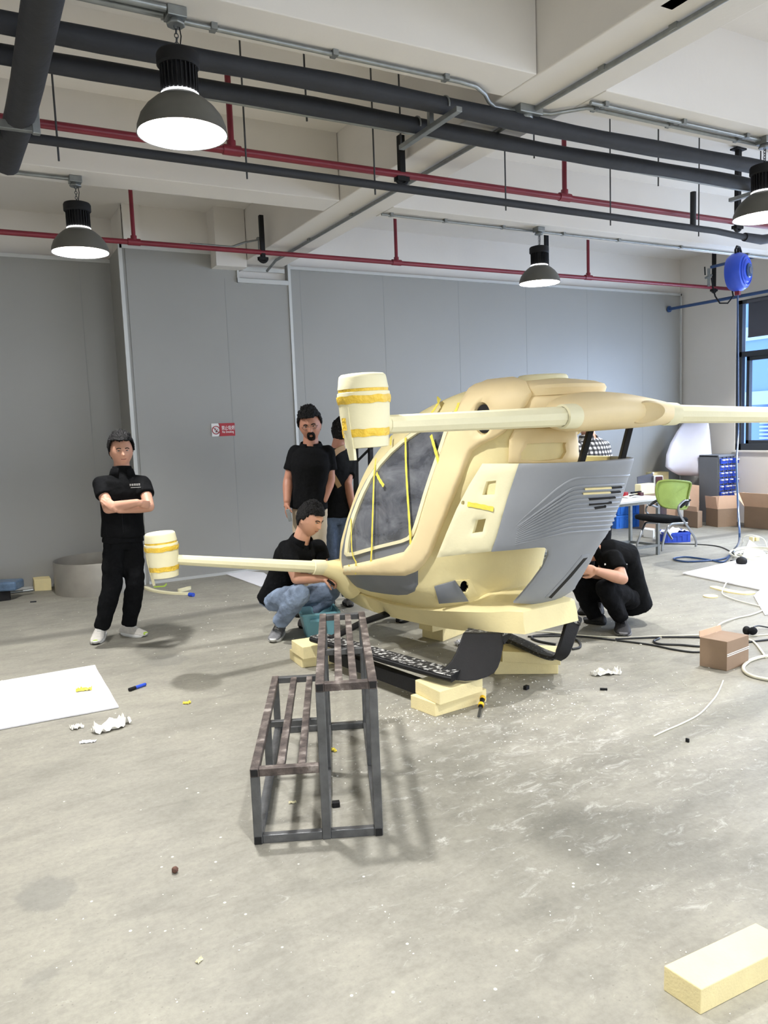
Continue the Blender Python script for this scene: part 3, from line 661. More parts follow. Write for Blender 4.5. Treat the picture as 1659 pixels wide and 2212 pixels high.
def smooth_poly(poly, n=3):
    P = [np.array(p, float) for p in poly]; m = len(P); out = []
    for i in range(m):
        p0, p1, p2, p3 = P[i-1], P[i], P[(i+1) % m], P[(i+2) % m]
        for k in range(n):
            t_ = k/n; out.append(.5*((2*p1)+(-p0+p2)*t_+(2*p0-5*p1+4*p2-p3)*t_**2+(-p0+3*p1-3*p2+p3)*t_**3))
    return out
def inset_px(poly, d):
    P = np.array(poly, float); n = len(P); out = []
    ar = sum(P[i][0]*P[(i+1) % n][1]-P[(i+1) % n][0]*P[i][1] for i in range(n)); s = 1 if ar > 0 else -1
    for i in range(n):
        e1 = norm(P[i]-P[i-1]); e2 = norm(P[(i+1) % n]-P[i]); n1 = np.array([-e1[1], e1[0]])*s; n2 = np.array([-e2[1], e2[0]])*s
        b = norm(n1+n2); out.append(P[i]+b*d/max(.5, b @ n1))
    return out
MIRROR = []
def panel(name, T, Pz, mat, parent, off=0.0, thick=.02, holes=(), h=.022, rnd=.012, mirror=True, bump=None):
    """solid curved panel: Pz = outline in (phi, z) of surface T; grows outwards to `off`, inwards by `thick`"""
    K = np.array([.85, 1.0]); polys = [np.asarray(Pz)]+[np.asarray(q) for q in holes]
    pts = []; edges = []
    for q in polys:
        o = len(pts); pts += [tuple(p) for p in q*K]; edges += [(o+i, o+(i+1) % len(q)) for i in range(len(q))]
    lo = (polys[0]*K).min(0); hi = (polys[0]*K).max(0)
    G = np.array([(x+(h/2 if (j % 2) else 0), y) for j, y in enumerate(np.arange(lo[1]+h/2, hi[1], h)) for x in np.arange(lo[0]+h/2, hi[0], h)])
    if len(G):
        dm = np.min([segdist(G, q*K) for q in polys], axis=0)
        keep = [i for i in range(len(G)) if dm[i] > h*.45 and inside(G[i], polys[0]*K) and not any(inside(G[i], q*K) for q in polys[1:])]
        pts += [tuple(G[i]) for i in keep]
    co, ed, fa, *_ = delaunay_2d_cdt([Vector(p) for p in pts], edges, [], 0, 1e-7)
    co = np.array([tuple(c) for c in co]); tri = []
    for f in fa:
        c = co[list(f)].mean(0)
        if inside(c, polys[0]*K) and not any(inside(c, q*K) for q in polys[1:]): tri.append(tuple(f))
    bd = np.min([segdist(co, q*K) for q in polys], axis=0)
    prm = co/K; o_ = off-rnd*np.clip(1-bd/max(rnd*1.6, 1e-6), 0, 1)**2 if rnd else np.full(len(co), off)
    if bump is not None: o_ = o_+bump(prm)
    outer = surf(T, prm[:, 0], prm[:, 1], o_+1e-9); inner = surf(T, prm[:, 0], prm[:, 1], np.full(len(co), off-thick)+1e-9)
    cnt = {}
    for t_ in tri:
        for i in range(3):
            e = (t_[i], t_[(i+1) % 3]); cnt[e] = cnt.get(e, 0)+1
    rim = [e for e in cnt if (e[1], e[0]) not in cnt]; n = len(co)
    fs = list(tri)+[tuple(n+i for i in reversed(t_)) for t_ in tri]+[(e[0], n+e[0], n+e[1], e[1]) for e in rim]
    V = np.concatenate([outer, inner])
    used = sorted({i for f in fs for i in f}); mp = {a: b for b, a in enumerate(used)}; V = V[used]; fs = [tuple(mp[i] for i in f) for f in fs]
    o = MB().add(toW(V), fs).build(name, mat, parent, True, ang=50)
    if mirror:
        V2 = V*np.array([1, -1, 1]); MB().add(toW(V2), [tuple(reversed(f)) for f in fs]).build(name, mat, parent, True, ang=50)
    return o
def ribbon(name, T, pxl, width, mat, parent, off, thick=.0012, n=6, lift=0):
    P = smooth_path([np.array(p) for p in pxl], n); pr = [unpix(T, p[0], p[1], off) for p in P]
    C3 = np.array([toW(surf(T, np.array([a]), np.array([b]), np.array([off+lift*math.sin(PI*i/(len(pr)-1))])))[0] for i, (a, b) in enumerate(pr)])
    Nn = np.array([toW(surf(T, np.array([a]), np.array([b]), np.array([off+.02])))[0]-toW(surf(T, np.array([a]), np.array([b]), np.array([off+1e-9])))[0] for a, b in pr]); Nn /= np.linalg.norm(Nn, axis=1, keepdims=True)
    rings = []
    for i in range(len(C3)):
        d = norm(C3[min(i+1, len(C3)-1)]-C3[max(i-1, 0)]); s = norm(np.cross(d, Nn[i])); w = width*(1+.12*math.sin(i*1.9))/2
        rings.append([C3[i]-s*w, C3[i]+s*w, C3[i]+s*w+Nn[i]*thick, C3[i]-s*w+Nn[i]*thick])
    return MB().loft(rings).build(name, mat, parent)

air = thing('aircraft_mockup', 'cream foam four-arm aircraft mockup with grey cowl on black skids', 'aircraft', A3(.8, 0, .33))
# ---- traced outlines
ring_o = [(748, 1196), (751, 1168), (757, 1140), (765, 1112), (775, 1085), (785, 1062), (800, 1033), (820, 1003), (845, 975), (870, 953), (896, 935), (925, 917), (960, 900), (985, 892), (984, 905), (969, 938), (958, 972), (947, 1003), (935, 1038), (924, 1072), (914, 1106), (905, 1136), (898, 1154), (888, 1165), (872, 1172), (823, 1184), (780, 1196), (764, 1200), (753, 1201)]
lower_grey = [(738, 1210), (739, 1190), (745, 1160), (753, 1128), (763, 1098), (775, 1069), (791, 1038), (812, 1006), (838, 976), (865, 952), (893, 931), (930, 910), (965, 893), (992, 886), (990, 905), (975, 940), (955, 1003), (932, 1075), (914, 1136), (903, 1170), (897, 1205), (903, 1232), (903, 1262), (896, 1277), (880, 1284), (860, 1285), (830, 1282), (800, 1277), (772, 1268), (753, 1253), (742, 1234)]
swoosh = [(749, 1221), (784, 1214), (830, 1204), (879, 1191), (893, 1172), (905, 1147), (915, 1112), (926, 1076), (940, 1030), (955, 986), (968, 950), (978, 922), (990, 896), (1003, 868), (1016, 846), (1036, 829), (1075, 818), (1110, 822), (1138, 832), (1150, 850), (1140, 872), (1120, 893), (1104, 915), (1094, 930), (1072, 946), (1042, 960), (1021, 975), (1011, 998), (1003, 1021), (980, 1078), (956, 1136), (933, 1195), (918, 1217), (902, 1233), (882, 1241), (850, 1241), (812, 1240), (749, 1238)]
cream_cowl = [(1040, 1001), (1121, 1001), (1095, 1080), (1073, 1158), (1061, 1192), (1000, 1198), (941, 1205), (962, 1152), (985, 1098), (1010, 1050)]
glass_pz = unpoly(TB, inset_px(ring_o, 7)); ringo_pz = unpoly(TB, ring_o); grey_pz = unpoly(TB, lower_grey)
# ---- cabin hull: full shell with the door window opening on both sides
def make_hull():
    ph = np.linspace(-PI, PI, 341)[:-1]; z = np.concatenate([np.linspace(.36, 1.88, 130), np.linspace(1.885, 1.957, 9)])
    PH, ZZ = np.meshgrid(ph, z); P = surf(TB, PH, ZZ)
    # the port side runs in gently behind the door pillar
    V = toW(P).reshape(-1, 3); nu = len(ph); fs = []
    hole = unpoly(TB, inset_px(ring_o, 4)); bb0, bb1 = hole.min(0), hole.max(0)
    circ = unpoly(TB, [(1001+10*math.cos(a), 1267+13*math.sin(a)) for a in np.linspace(0, 2*PI, 12)[:-1]], 99)
    for j in range(len(z)-1):
        for i in range(nu):
            i2 = (i+1) % nu; cph = abs((ph[i]+ph[i]+2*PI/340)/2); cz = (z[j]+z[j+1])/2
            if bb0[0] < cph < bb1[0] and bb0[1] < cz < bb1[1] and inside((cph, cz), hole): continue
            if inside((cph, cz), circ) and ph[i] > 0: continue
            fs.append((j*nu+i, j*nu+i2, (j+1)*nu+i2, (j+1)*nu+i))
    fs.append(tuple((len(z)-1)*nu+i for i in range(nu))); fs.append(tuple(reversed(range(nu))))
    o = MB().add(V, fs).build('cabin_hull', M['foam'], air, True)
    s = o.modifiers.new('shell', 'SOLIDIFY'); s.thickness = .018; s.offset = -1
    return o
hull = make_hull()
# ---- tray (lower hull)
def make_tray():
    port = [(2.27, 0.0), (2.23, .07), (2.12, .15), (1.97, .21), (1.83, .25), (1.6, .31), (1.4, .355), (1.17, .392), (.95, .405), (.81, .41), (.6, .42), (.416, .42), (.3, .395), (.139, .345), (.03, .305), (-.076, .28)]
    ub = [2.36, 2.32, 2.16, 2.0, 1.80, 1.58, 1.4, 1.2, .97, .85, .62, .45, .3, .131, .02, -.10]
    vb = [0, .05, .12, .17, .22, .26, .28, .29, .30, .30, .30, .32, .335, .35, .325, .29]
    def zc(u): return float(np.interp(u, [-.1, 0, .139, .416, .81, 1.17, 1.83, 2.3], [.56, .555, .53, .50, .44, .41, .38, .375]))
    def zb(u): return float(np.interp(u, [-.12, .13, .55, .97, 1.28, 1.78, 2.35], [.43, .41, .33, .30, .28, .26, .25]))
    def ring(f):
        pr = [f(i) for i in range(len(port))]
        st_ = [(u, -v+(.10*max(0, 1-(u+.08)/.9)), z) for u, v, z in pr[::-1]]
        st_ = [q for q in st_ if abs(q[1]) > 1e-6]
        return [A3(*q) for q in pr+st_]
    c = [(port[i][0], port[i][1], zc(port[i][0])) for i in range(len(port))]; b = [(ub[i], vb[i], zb(ub[i])) for i in range(len(port))]
    L = lambda p, q, t_: tuple(p[k]+(q[k]-p[k])*t_ for k in range(3))
    ctr = lambda p, s_, dz: ((p[0]-1.1)*s_+1.1, p[1]*s_, p[2]+dz)
    rings = [ring(lambda i: ctr(b[i], .3, -.01)), ring(lambda i: ctr(b[i], .85, -.008)), ring(lambda i: ctr(b[i], .975, -.004)), ring(lambda i: b[i]),
             ring(lambda i: L(b[i], c[i], .12)), ring(lambda i: (lambda p: (p[0], p[1]*1.015, p[2]))(L(b[i], c[i], .5))), ring(lambda i: L(b[i], c[i], .93)), ring(lambda i: c[i]),
             ring(lambda i: ctr(c[i], .985, .008)), ring(lambda i: ctr(c[i], .9, .018)), ring(lambda i: ctr(c[i], .72, .04)), ring(lambda i: ctr(c[i], .3, .05))]
    o = MB().loft(rings).build('lower_hull', M['foam'], air, True, ang=28)
    return o
tray = make_tray()
# ---- panels
panel('lower_glazing', TB, grey_pz, M['primer_dark'], air, off=.006, thick=.008, holes=[unpoly(TB, inset_px(ring_o, 5))], rnd=.003)
gm, nt, b = _mat('scratched_glazing'); N_ = nt.nodes; L_ = nt.links
tc = N_.new('ShaderNodeTexCoord'); mp_ = N_.new('ShaderNodeMapping'); mp_.inputs['Scale'].default_value = (1.2, 1.2, 2.6); mp_.inputs['Rotation'].default_value = (0.0, .55, .7); L_.new(tc.outputs['Object'], mp_.inputs['Vector'])
n1 = N_.new('ShaderNodeTexNoise'); n1.inputs['Scale'].default_value = 2.6; n1.inputs['Detail'].default_value = 10; n1.inputs['Roughness'].default_value = .62; n1.inputs['Distortion'].default_value = .6; L_.new(mp_.outputs[0], n1.inputs['Vector'])
r1 = N_.new('ShaderNodeValToRGB'); r1.color_ramp.elements[0].position = .35; r1.color_ramp.elements[0].color = hexc('#4b4e56'); r1.color_ramp.elements[1].position = .75; r1.color_ramp.elements[1].color = hexc('#94979e'); L_.new(n1.outputs[0], r1.inputs[0])
b.inputs['Roughness'].default_value = .22; L_.new(r1.outputs[0], b.inputs['Base Color']); b.inputs['Alpha'].default_value = .78
M['glazing'] = gm
panel('door_window', TB, glass_pz, M['glazing'], air, off=.004, thick=.004, rnd=0, h=.05)
panel('window_ring', TB, ringo_pz, M['foam_pale'], air, off=.024, thick=.03, holes=[unpoly(TB, inset_px(ring_o, 7))], rnd=.005, h=.03)
hole_c = [(1047+19*math.cos(a), 905+33*math.sin(a)) for a in np.linspace(0, 2*PI, 25)[:-1]]
sw_pz = unpoly(TB, swoosh); hc_pz = unpoly(TB, hole_c, 99)
panel('door_frame', TB, sw_pz, M['foam_peach'], air, off=.042, thick=.056, holes=[hc_pz], rnd=.016)
panel('roof_hole_shade', TB, unpoly(TB, [(1047+18*math.cos(a), 905+31*math.sin(a)) for a in np.linspace(0, 2*PI, 25)[:-1]], 99), M['dark'], air, off=.006, thick=.012, rnd=0)  # black disc: the shade inside the hole put in as colour
ch = [[(1049, 1040), (1070, 1038), (1067, 1068), (1040, 1069), (1044, 1054)], [(1026, 1124), (1048, 1121), (1041, 1150), (1018, 1152), (1022, 1140)], [(998+4*math.cos(a), 1086+5*math.sin(a)) for a in np.linspace(0, 2*PI, 9)[:-1]]]
panel('rear_side_panel', TC, unpoly(TC, cream_cowl), M['foam_pale'], air, off=.0, thick=.035, holes=[unpoly(TC, q, 12) for q in ch], rnd=.008)
# grey rear cowl goes all the way round to the starboard side
left = unpoly(TC, [(1121, 1001), (1095, 1080), (1073, 1158), (1061, 1192), (1110, 1188), (1160, 1183), (1176, 1183), (1184, 1189), (1184, 1200), (1172, 1226), (1150, 1256), (1128, 1283), (1110, 1303), (1150, 1305), (1200, 1303), (1218, 1299)], closed=False)
zt = left[0, 1]; zb_ = left[-1, 1]
rt_ = left[::-1].copy(); rt_[:, 0] = 2*PI-rt_[:, 0]
bot = [(ph, zb_) for ph in np.linspace(left[-1, 0], rt_[0, 0], 12)[1:-1]]
topz = [(ph, zt+(1.487-zt)*math.sin(PI*min(1, (2*PI-left[0, 0]-ph)/(2*PI-2*left[0, 0])))*.0) for ph in np.linspace(rt_[-1, 0], left[0, 0], 60)[1:-1]]
cow_pz = np.array(list(left)+bot+list(rt_)+topz)
# groove field of the cowl: stepped louvres
def louv(prm):
    return np.zeros(len(prm))
cowl = panel('rear_cowl', TC, cow_pz, M['primer'], air, off=.004, thick=.018, rnd=.004, mirror=False, h=.02)
mir = unpoly(TC, cream_cowl); mir[:, 0] = 2*PI-mir[:, 0]
panel('rear_side_panel', TC, mir, M['foam_pale'], air, off=.0, thick=.035, rnd=.008, mirror=False)
# louvre ribs
lm = MB()
for k in range(11):
    t_ = k/10
    S_ = np.array([1118-6*t_, 1138+39*t_]); B_ = np.array([1238-13*t_, 1052+98*t_]); E_ = np.array([1348-28*t_, 1046+98*t_])
    Bp = B_+(S_-B_)*.10; Bq = B_+(E_-B_)*.12; path = [S_+(Bp-S_)*q_/14 for q_ in range(14)]+[Bp*(1-w_)**2+2*B_*w_*(1-w_)+Bq*w_**2 for w_ in (0, .33, .66)]+[Bq+(E_-Bq)*q_/10 for q_ in range(11)]
    pr = [unpix(TC, p[0], p[1], .006) for p in path]
    C3 = toW(surf(TC, np.array([a for a, _ in pr]), np.array([b_ for _, b_ in pr]), np.full(len(pr), .003)))
    rad = [.0028+.0062*min(1, i/14) for i in range(len(C3))]
    lm.tube(C3, rad, 8)
lm.build('louvre_ribs', M['primer'], air, True)
cr = MB()
for pl_, r_ in (([(1078, 1170), (1125, 1125), (1170, 1086), (1208, 1054), (1245, 1034), (1300, 1030), (1362, 1028)], .009),):
    pr = [unpix(TC, p[0], p[1], .006) for p in smooth_path([np.array(q) for q in pl_], 8)]
    cr.tube(toW(surf(TC, np.array([a for a, _ in pr]), np.array([b_ for _, b_ in pr]), np.full(len(pr), .0))), [r_*min(1, .2+i/20) for i in range(len(pr))], 10)
cr.build('crease', M['primer'], air, True)
for k, (x0, x1, y0, xm) in enumerate(((1262, 1340, 1053, 1318), (1258, 1337, 1063, 1316), (1270, 1326, 1075, 1312), (1270, 1318, 1086, 1310), (1282, 1306, 1094, 1303))):  # slots laid on as strips; the dark ones paint the shade inside
    dy = -2.5
    panel('louvre_slot', TC, unpoly(TC, [(x0, y0), (xm, y0+dy), (xm, y0+3+dy), (x0, y0+4)], 14), M['foam_old'] if k in (0, 1) else M['dark'], air, off=.013, thick=.008, rnd=0, mirror=False)
    panel('louvre_slot', TC, unpoly(TC, [(xm, y0+dy), (x1, y0+dy-1.5), (x1, y0+3+dy-1), (xm, y0+3.5+dy)], 14), M['dark'], air, off=.0135, thick=.008, rnd=0, mirror=False)
panel('lower_slot_rim', TC, unpoly(TC, [(1176, 1290), (1220, 1243), (1256, 1198), (1272, 1195), (1270, 1204), (1236, 1245), (1188, 1291)]), M['primer'], air, off=.010, thick=.008, rnd=.004, mirror=False, h=.012)
panel('lower_slot_shade', TC, unpoly(TC, [(1183, 1288), (1222, 1246), (1258, 1204), (1267, 1202), (1232, 1244), (1189, 1290)]), M['dark'], air, off=.011, thick=.004, rnd=0, mirror=False, h=.012)  # recess laid on as a dark strip, its shade painted in
# access hatch below
panel('access_hatch', TB, unpoly(TB, [(941, 1264), (983, 1252), (1011, 1295), (951, 1298)]), M['primer_dark'], air, off=.03, thick=.02, rnd=.005)
panel('hatch_frame', TB, unpoly(TB, [(984, 1254), (1015, 1252), (1034, 1288), (1011, 1291)]), M['foam'], air, off=.008, thick=.01, holes=[unpoly(TB, [(1003+9*math.cos(a), 1267+13*math.sin(a)) for a in np.linspace(0, 2*PI, 17)[:-1]], 99)], rnd=.004)
# tape strips
tp = [([(876, 945), (877, 1000), (880, 1060), (884, 1120), (887, 1172), (889, 1186)], .030, .019, 0), ([(812, 990), (808, 1030), (806, 1090), (804, 1150), (803, 1186), (800, 1236)], .030, .019, 0),
      ([(758, 1120), (759, 1155), (761, 1195), (770, 1216)], .026, .018, 0), ([(931, 940), (939, 968), (948, 1000), (962, 1042)], .040, .022, 0), ([(813, 1022), (820, 1036), (829, 1050)], .030, .024, 0),
      ([(950, 866), (941, 880), (932, 893)], .038, .022, 0), ([(991, 870), (987, 882), (981, 893)], .04, .022, 0), ([(845, 942), (844, 962)], .030, .017, 0), ([(881, 1192), (885, 1210)], .037, .014, 0), ([(754, 1220), (755, 1238)], .038, .02, 0), ([(769, 1217), (768, 1240)], .038, .017, 0)]
for p_, o1, w_, _ in tp: ribbon('tape_strip', TB, p_, w_, M['tape'], air, o1)
ribbon('tape_strip', TC, [(1010, 1089), (1038, 1094), (1066, 1100)], .028, M['tape'], air, .004)
panel('frame_tip_block', TB, unpoly(TB, [(752, 1222), (783, 1219), (783, 1231), (753, 1233)]), M['foam_pale'], air, off=.042, thick=.02, rnd=.003, mirror=False, h=.015)
# white tabs and seam marks on the lower hull
tb_ = MB()
for q, dq in (((1029, 1331), .5), ((1089, 1329), .5), ((1094, 1350), .35)):
    p = F(q[0], q[1], .47 if q[1] < 1340 else .43); 
    tb_.box(p-_fw*.005, (.034, .02, .024), [_rt*.96-_fw*.2, _fw*.96+_rt*.2, (0, 0, 1)])
lab(tb_.build('clamp_tab', M['white'], air), 'small white tabs on the seam')
# ---- roof: top plate, crown ring
def sup(u0, u1, w, z, n=64, e=3.0):
    uc = (u0+u1)/2; a = (u1-u0)/2; out = []
    for k in range(n):
        t_ = 2*PI*k/n; c, s = math.cos(t_), math.sin(t_); out.append(A3(uc+a*np.sign(c)*abs(c)**(2/e), w*np.sign(s)*abs(s)**(2/e), z))
    return out
MB().loft([sup(-.36, .42, .28, 1.845), sup(-.375, .43, .285, 1.885), sup(-.365, .42, .275, 1.905), sup(-.31, .37, .23, 1.925), sup(-.2, .28, .15, 1.942), sup(-.1, .18, .06, 1.948)]).build('roof_plate', M['foam_peach'], air, True)
cA = A3(0.0, 0, 1.942)
MB().lathe([(0, .0), (.155, .0), (.152, .022), (.143, .034), (.135, .036), (.128, .030), (.125, .012), (0, .010)], cA, seg=44).build('crown_ring', M['foam_pale'], air, True)
# rear wall of the cabin under the wing, with a recessed field
def quad_pts(c, ru, rz): pass
rw = panel('rear_bulkhead', TB, unpoly(TB, [(1100, 948), (1112, 925), (1240, 918), (1243, 997), (1098, 999)]), M['foam_peach'], air, off=.026, thick=.034, rnd=.006, mirror=False, holes=[unpoly(TB, smooth_poly([(1136, 962), (1142, 957), (1210, 955), (1215, 960), (1209, 990), (1124, 993)], 2), 12)])
# ---- wing centre fairing and booms
hubL = A3(-.53, .365, 1.717); hubR = A3(-.53, -.487, 1.716)
cw = MB(); rings = []
for t_ in np.linspace(0, 1, 25):
    c0 = hubL+(hubR-hubL)*t_; s_ = math.sin(PI*min(1, max(0, t_)))**.8
    ch_ = .062+.20*s_; rz = .060+.066*math.sin(PI*t_)**.6*(1-.45*t_); cen = c0+AN*(.16*s_)+np.array([0, 0, .034*s_*(1-.5*t_)])
    ring_ = []
    for k in range(28):
        a = 2*PI*k/28; cc, ss = math.cos(a), math.sin(a)
        ring_.append(cen+AN*(ch_*np.sign(cc)*abs(cc)**.9*(1.0 if cc < 0 else 1.35))+np.array([0, 0, rz*np.sign(ss)*abs(ss)**.85]))
    rings.append(ring_)
cw.loft(rings).build('wing_fairing', M['foam_peach'], air, True, ang=60)
# fillet that carries the fairing up into the roof
fb = MB(); rings = []
for t_ in np.linspace(0, 1, 12):
    u = -.12-.40*t_; wv = .30-.12*t_**1.5; zt_ = 1.90-.10*t_**1.6; zb2 = 1.66+.03*t_
    rings.append([A3(u, wv*np.sign(math.cos(a))*abs(math.cos(a))**.7-.06*t_, (zt_+zb2)/2+(zt_-zb2)/2*np.sign(math.sin(a))*abs(math.sin(a))**.7) for a in np.linspace(0, 2*PI, 33)[:-1]])
fb.loft(rings).build('roof_fairing', M['foam_peach'], air, True, ang=60)
sc = A3(-.615, -.30, 1.735); sc = D(1394, 891, float((sc-CAMP) @ -ROT[:, 2])-.09)
axv = norm(hubR-hubL)
MB().lathe([(.0, -.006), (.070, -.006), (.082, .004), (.094, .0), (.099, -.02)], (0, 0, 0), (0, 0, 1), seg=36).v
vs2 = []; mbs = MB().lathe([(0, .002), (.06, .001), (.075, .008), (.085, .012), (.094, .0), (.097, -.03)], (0, 0, 0), (0, 0, 1), seg=36)
nrm_ = norm(-_fw*.9-_rt*.1+np.array([0, 0, -.08])); ex = norm(np.cross((0, 0, 1), nrm_)); ey = np.cross(nrm_, ex)
ex = norm(ex*.97+np.array([0, 0, .06]))
mbs.v = [tuple(sc+ex*p[0]*1.22+ey*p[1]*.66+nrm_*p[2]) for p in mbs.v]
mbs.build('side_scoop', M['foam_peach'], air, True)
def boom(a, b, ra, rb, name, collar_r, parent):
    a = np.asarray(a, float); b = np.asarray(b, float)
    t = MB().tube([a, b], [ra, rb], 10, up=(0, 0, 1)).build(name, M['foam_pale'], parent)
    d = norm(b-a); MB().lathe([(ra*1.0, -.05), (ra*1.22, -.05), (ra*1.24, -.04), (ra*1.2, .05), (ra*1.0, .055)], a+d*.03, d, seg=24).build('boom_collar', M['foam_pale'], parent, True)
    return t
tipL = D(838, 917, 3.44); rootL = D(1236, 899, float((hubL-CAMP) @ -ROT[:, 2]))
boom(rootL, tipL, .054, .042, 'arm_boom', .06, air)
rootR = D(1438, 894, float((hubR-CAMP) @ -ROT[:, 2])); tipR = D(1705, 897, 5.25)
boom(rootR, tipR, .056, .050, 'arm_boom', .06, air)
noseP = D(716, 1224, 6.12); tipF = D(380, 1209, 5.50); rootF = D(696, 1226, 6.08)
boom(rootF, tipF, .050, .036, 'arm_boom', .05, air)
fl_ = MB(); rr = []
q0 = D(690, 1226, 6.06); q1 = D(728, 1232, 6.15); q2 = D(765, 1245, 6.25)
fl_.tube([q0, q0*.6+q1*.4, q1, q1*.5+q2*.5, q2], [.052, .062, .095, .15, .19], 20).build('arm_root_fairing', M['foam'], air, True)
# mirrored front arm
def mirA(P): q = np.asarray(P)-AP; return AP+AN*(q @ AN)-AL*(q @ AL)+np.array([0, 0, q[2]])
boom(mirA(rootF), mirA(tipF), .050, .036, 'arm_boom', .05, air)
MB().tube([mirA(q0), mirA(q0)*.6+mirA(q1)*.4, mirA(q1), mirA(q1)*.5+mirA(q2)*.5, mirA(q2)], [.052, .062, .095, .15, .19], 20).build('arm_root_fairing', M['foam'], air, True)
# ---- motor pods
def pod(c, ax, boomdir, name='motor_pod', tongue_a=0.0):
    c = np.asarray(c, float)
    p = MB().lathe([(0, .004), (.07, .004), (.094, .001), (.103, -.006), (.106, -.016), (.110, -.045), (.113, -.060), (.113, -.064)], c, ax, seg=48).lathe([(.112, -.077), (.1165, -.079), (.1185, -.10), (.1185, -.112), (.114, -.126), (.1095, -.20), (.101, -.27), (.0955, -.318), (.088, -.321), (0, -.321)], c, ax, seg=48)
    g = MB().lathe([(.111, -.062), (.111, -.079)], c, ax, seg=48)
    o = p.build(name, M['foam_pale'], air, True, ang=50)
    g.build('groove', M['tape_o'], o, True)
    A_, B_, D_ = frame(ax, (0, 1, 0))
    for z0, z1 in ((-.094, -.128), (-.238, -.272)):
        def R(z): return float(np.interp(-z, [.077, .079, .10, .112, .126, .20, .27, .318], [.112, .1165, .1185, .1185, .114, .1095, .101, .0955]))
        rings = []
        for z in np.linspace(z0, z1, 6):
            rings.append([c+A_*math.cos(t_)*(R(z)+.002+.0022*abs(noise.noise(Vector((t_*7, z*90, z0*9)))))+B_*math.sin(t_)*(R(z)+.002+.0022*abs(noise.noise(Vector((t_*7, z*90, z0*9)))))+D_*(z+.005*noise.noise(Vector((t_*3, z0*50, 0)))) for t_ in np.linspace(0, 2*PI, 73)[:-1]])
        MB().loft(rings, cap=False).build('tape_band', M['tape_o'], o, True, ang=60)
    # tongue
    m = MB(); rings = []
    for z in np.linspace(-.14, -.372, 8):
        R0 = float(np.interp(-z, [.13, .20, .27, .318, .372], [.113, .1095, .101, .0955, .088])); hw = .26-.06*max(0, (-z-.318)/.05)
        out_ = [c+A_*math.cos(t_)*(R0+.003)+B_*math.sin(t_)*(R0+.003)+D_*z for t_ in np.linspace(tongue_a-hw, tongue_a+hw, 8)]
        in_ = [c+A_*math.cos(t_)*(R0-.014)+B_*math.sin(t_)*(R0-.014)+D_*z for t_ in np.linspace(tongue_a+hw, tongue_a-hw, 8)]
        rings.append(out_+in_)
    m.loft(rings).build('tongue', M['foam_pale'], o, True, ang=50)
    return o, (A_, B_, D_)
def ang_of(dirv, ax):
    A_, B_, D_ = frame(ax, (0, 1, 0)); return math.atan2(np.dot(dirv, B_), np.dot(dirv, A_))
axn = norm(np.array([0, 0, 1])+_rt*-.03)
pn, fr_ = pod(D(782, 809, 3.39), axn, None, tongue_a=ang_of(-_rt*.78-_fw*.62, axn))
# orange tape patch and pen mark on the near pod
c0 = D(782, 809, 3.39); A_, B_, D_ = fr_
def cylpatch(parent, c, a0, a1, z0, z1, R, mat, name):
    rings = [[c+A_*math.cos(t_)*R+B_*math.sin(t_)*R+D_*z for t_ in np.linspace(a0, a1, 7)]+[c+A_*math.cos(t_)*(R-.004)+B_*math.sin(t_)*(R-.004)+D_*z for t_ in np.linspace(a1, a0, 7)] for z in np.linspace(z0, z1, 5)]
    return MB().loft(rings).build(name, mat, parent, True, ang=50)
ta = ang_of(-_rt*.83-_fw*.56, axn)
cylpatch(pn, c0, ta-.15, ta+.15, -.165, -.24, .1130, M['tape_o'], 'tape_patch')
axf = norm(np.array([0, 0, 1])+_rt*-.05)
pf, _ = pod(D(345, 1150, 5.46), axf, None, tongue_a=ang_of(-_rt*.95-_fw*.3, axf))
pr_, _ = pod(D(1718, 835, 5.25), (0, 0, 1), None, tongue_a=0)
pq, _ = pod(mirA(D(345, 1150, 5.46)), (0, 0, 1), None, tongue_a=0)
# arm stubs joining pods
MB().tube([tipL-norm(rootL-tipL)*.0, D(800, 918, 3.40)], [.045, .04], 12).build('arm_stub', M['foam_pale'], air, True)
MB().tube([tipF, D(352, 1208, 5.46)], [.032, .034], 12).build('arm_stub', M['foam_pale'], air, True)
# ---- wing struts
for (xa, ya), (xb, yb) in (((1277, 923), (1252, 1010)), ((1361, 920), (1338, 1012))):
    dd_ = float((A3(-.42, -.1 if xa < 1300 else -.36, 1.6)-CAMP) @ -ROT[:, 2])
    a = D(xa, ya, dd_); b2 = D(xb, yb, dd_-.03)
    MB().bar(a, b2, .032, .05, _fw).build('wing_strut', M['black_soft'], air, bevel=.004)
    MB().tube([a+np.array([0, 0, .03]), a-np.array([0, 0, .012])], [.05, .034], 14).build('strut_socket', M['foam_pale'], air, True)
# ---- internal floor of the cowl basket so the inside reads as foam
panel('basket_lining', TC, np.array([(ph, 1.08) for ph in np.linspace(2.2, 2*PI-2.2, 20)]+[(ph, 1.44) for ph in np.linspace(2*PI-2.0, 2.0, 20)]), M['foam_old'], air, off=-.02, thick=.01, rnd=0, mirror=False, h=.06)
panel('seat_back', TB, np.array([(ph, .6) for ph in np.linspace(2.4, 2*PI-2.4, 12)]+[(ph, 1.3) for ph in np.linspace(2*PI-2.4, 2.4, 12)]), M['cloth2'], air, off=-.06, thick=.02, rnd=0, mirror=False, h=.08)
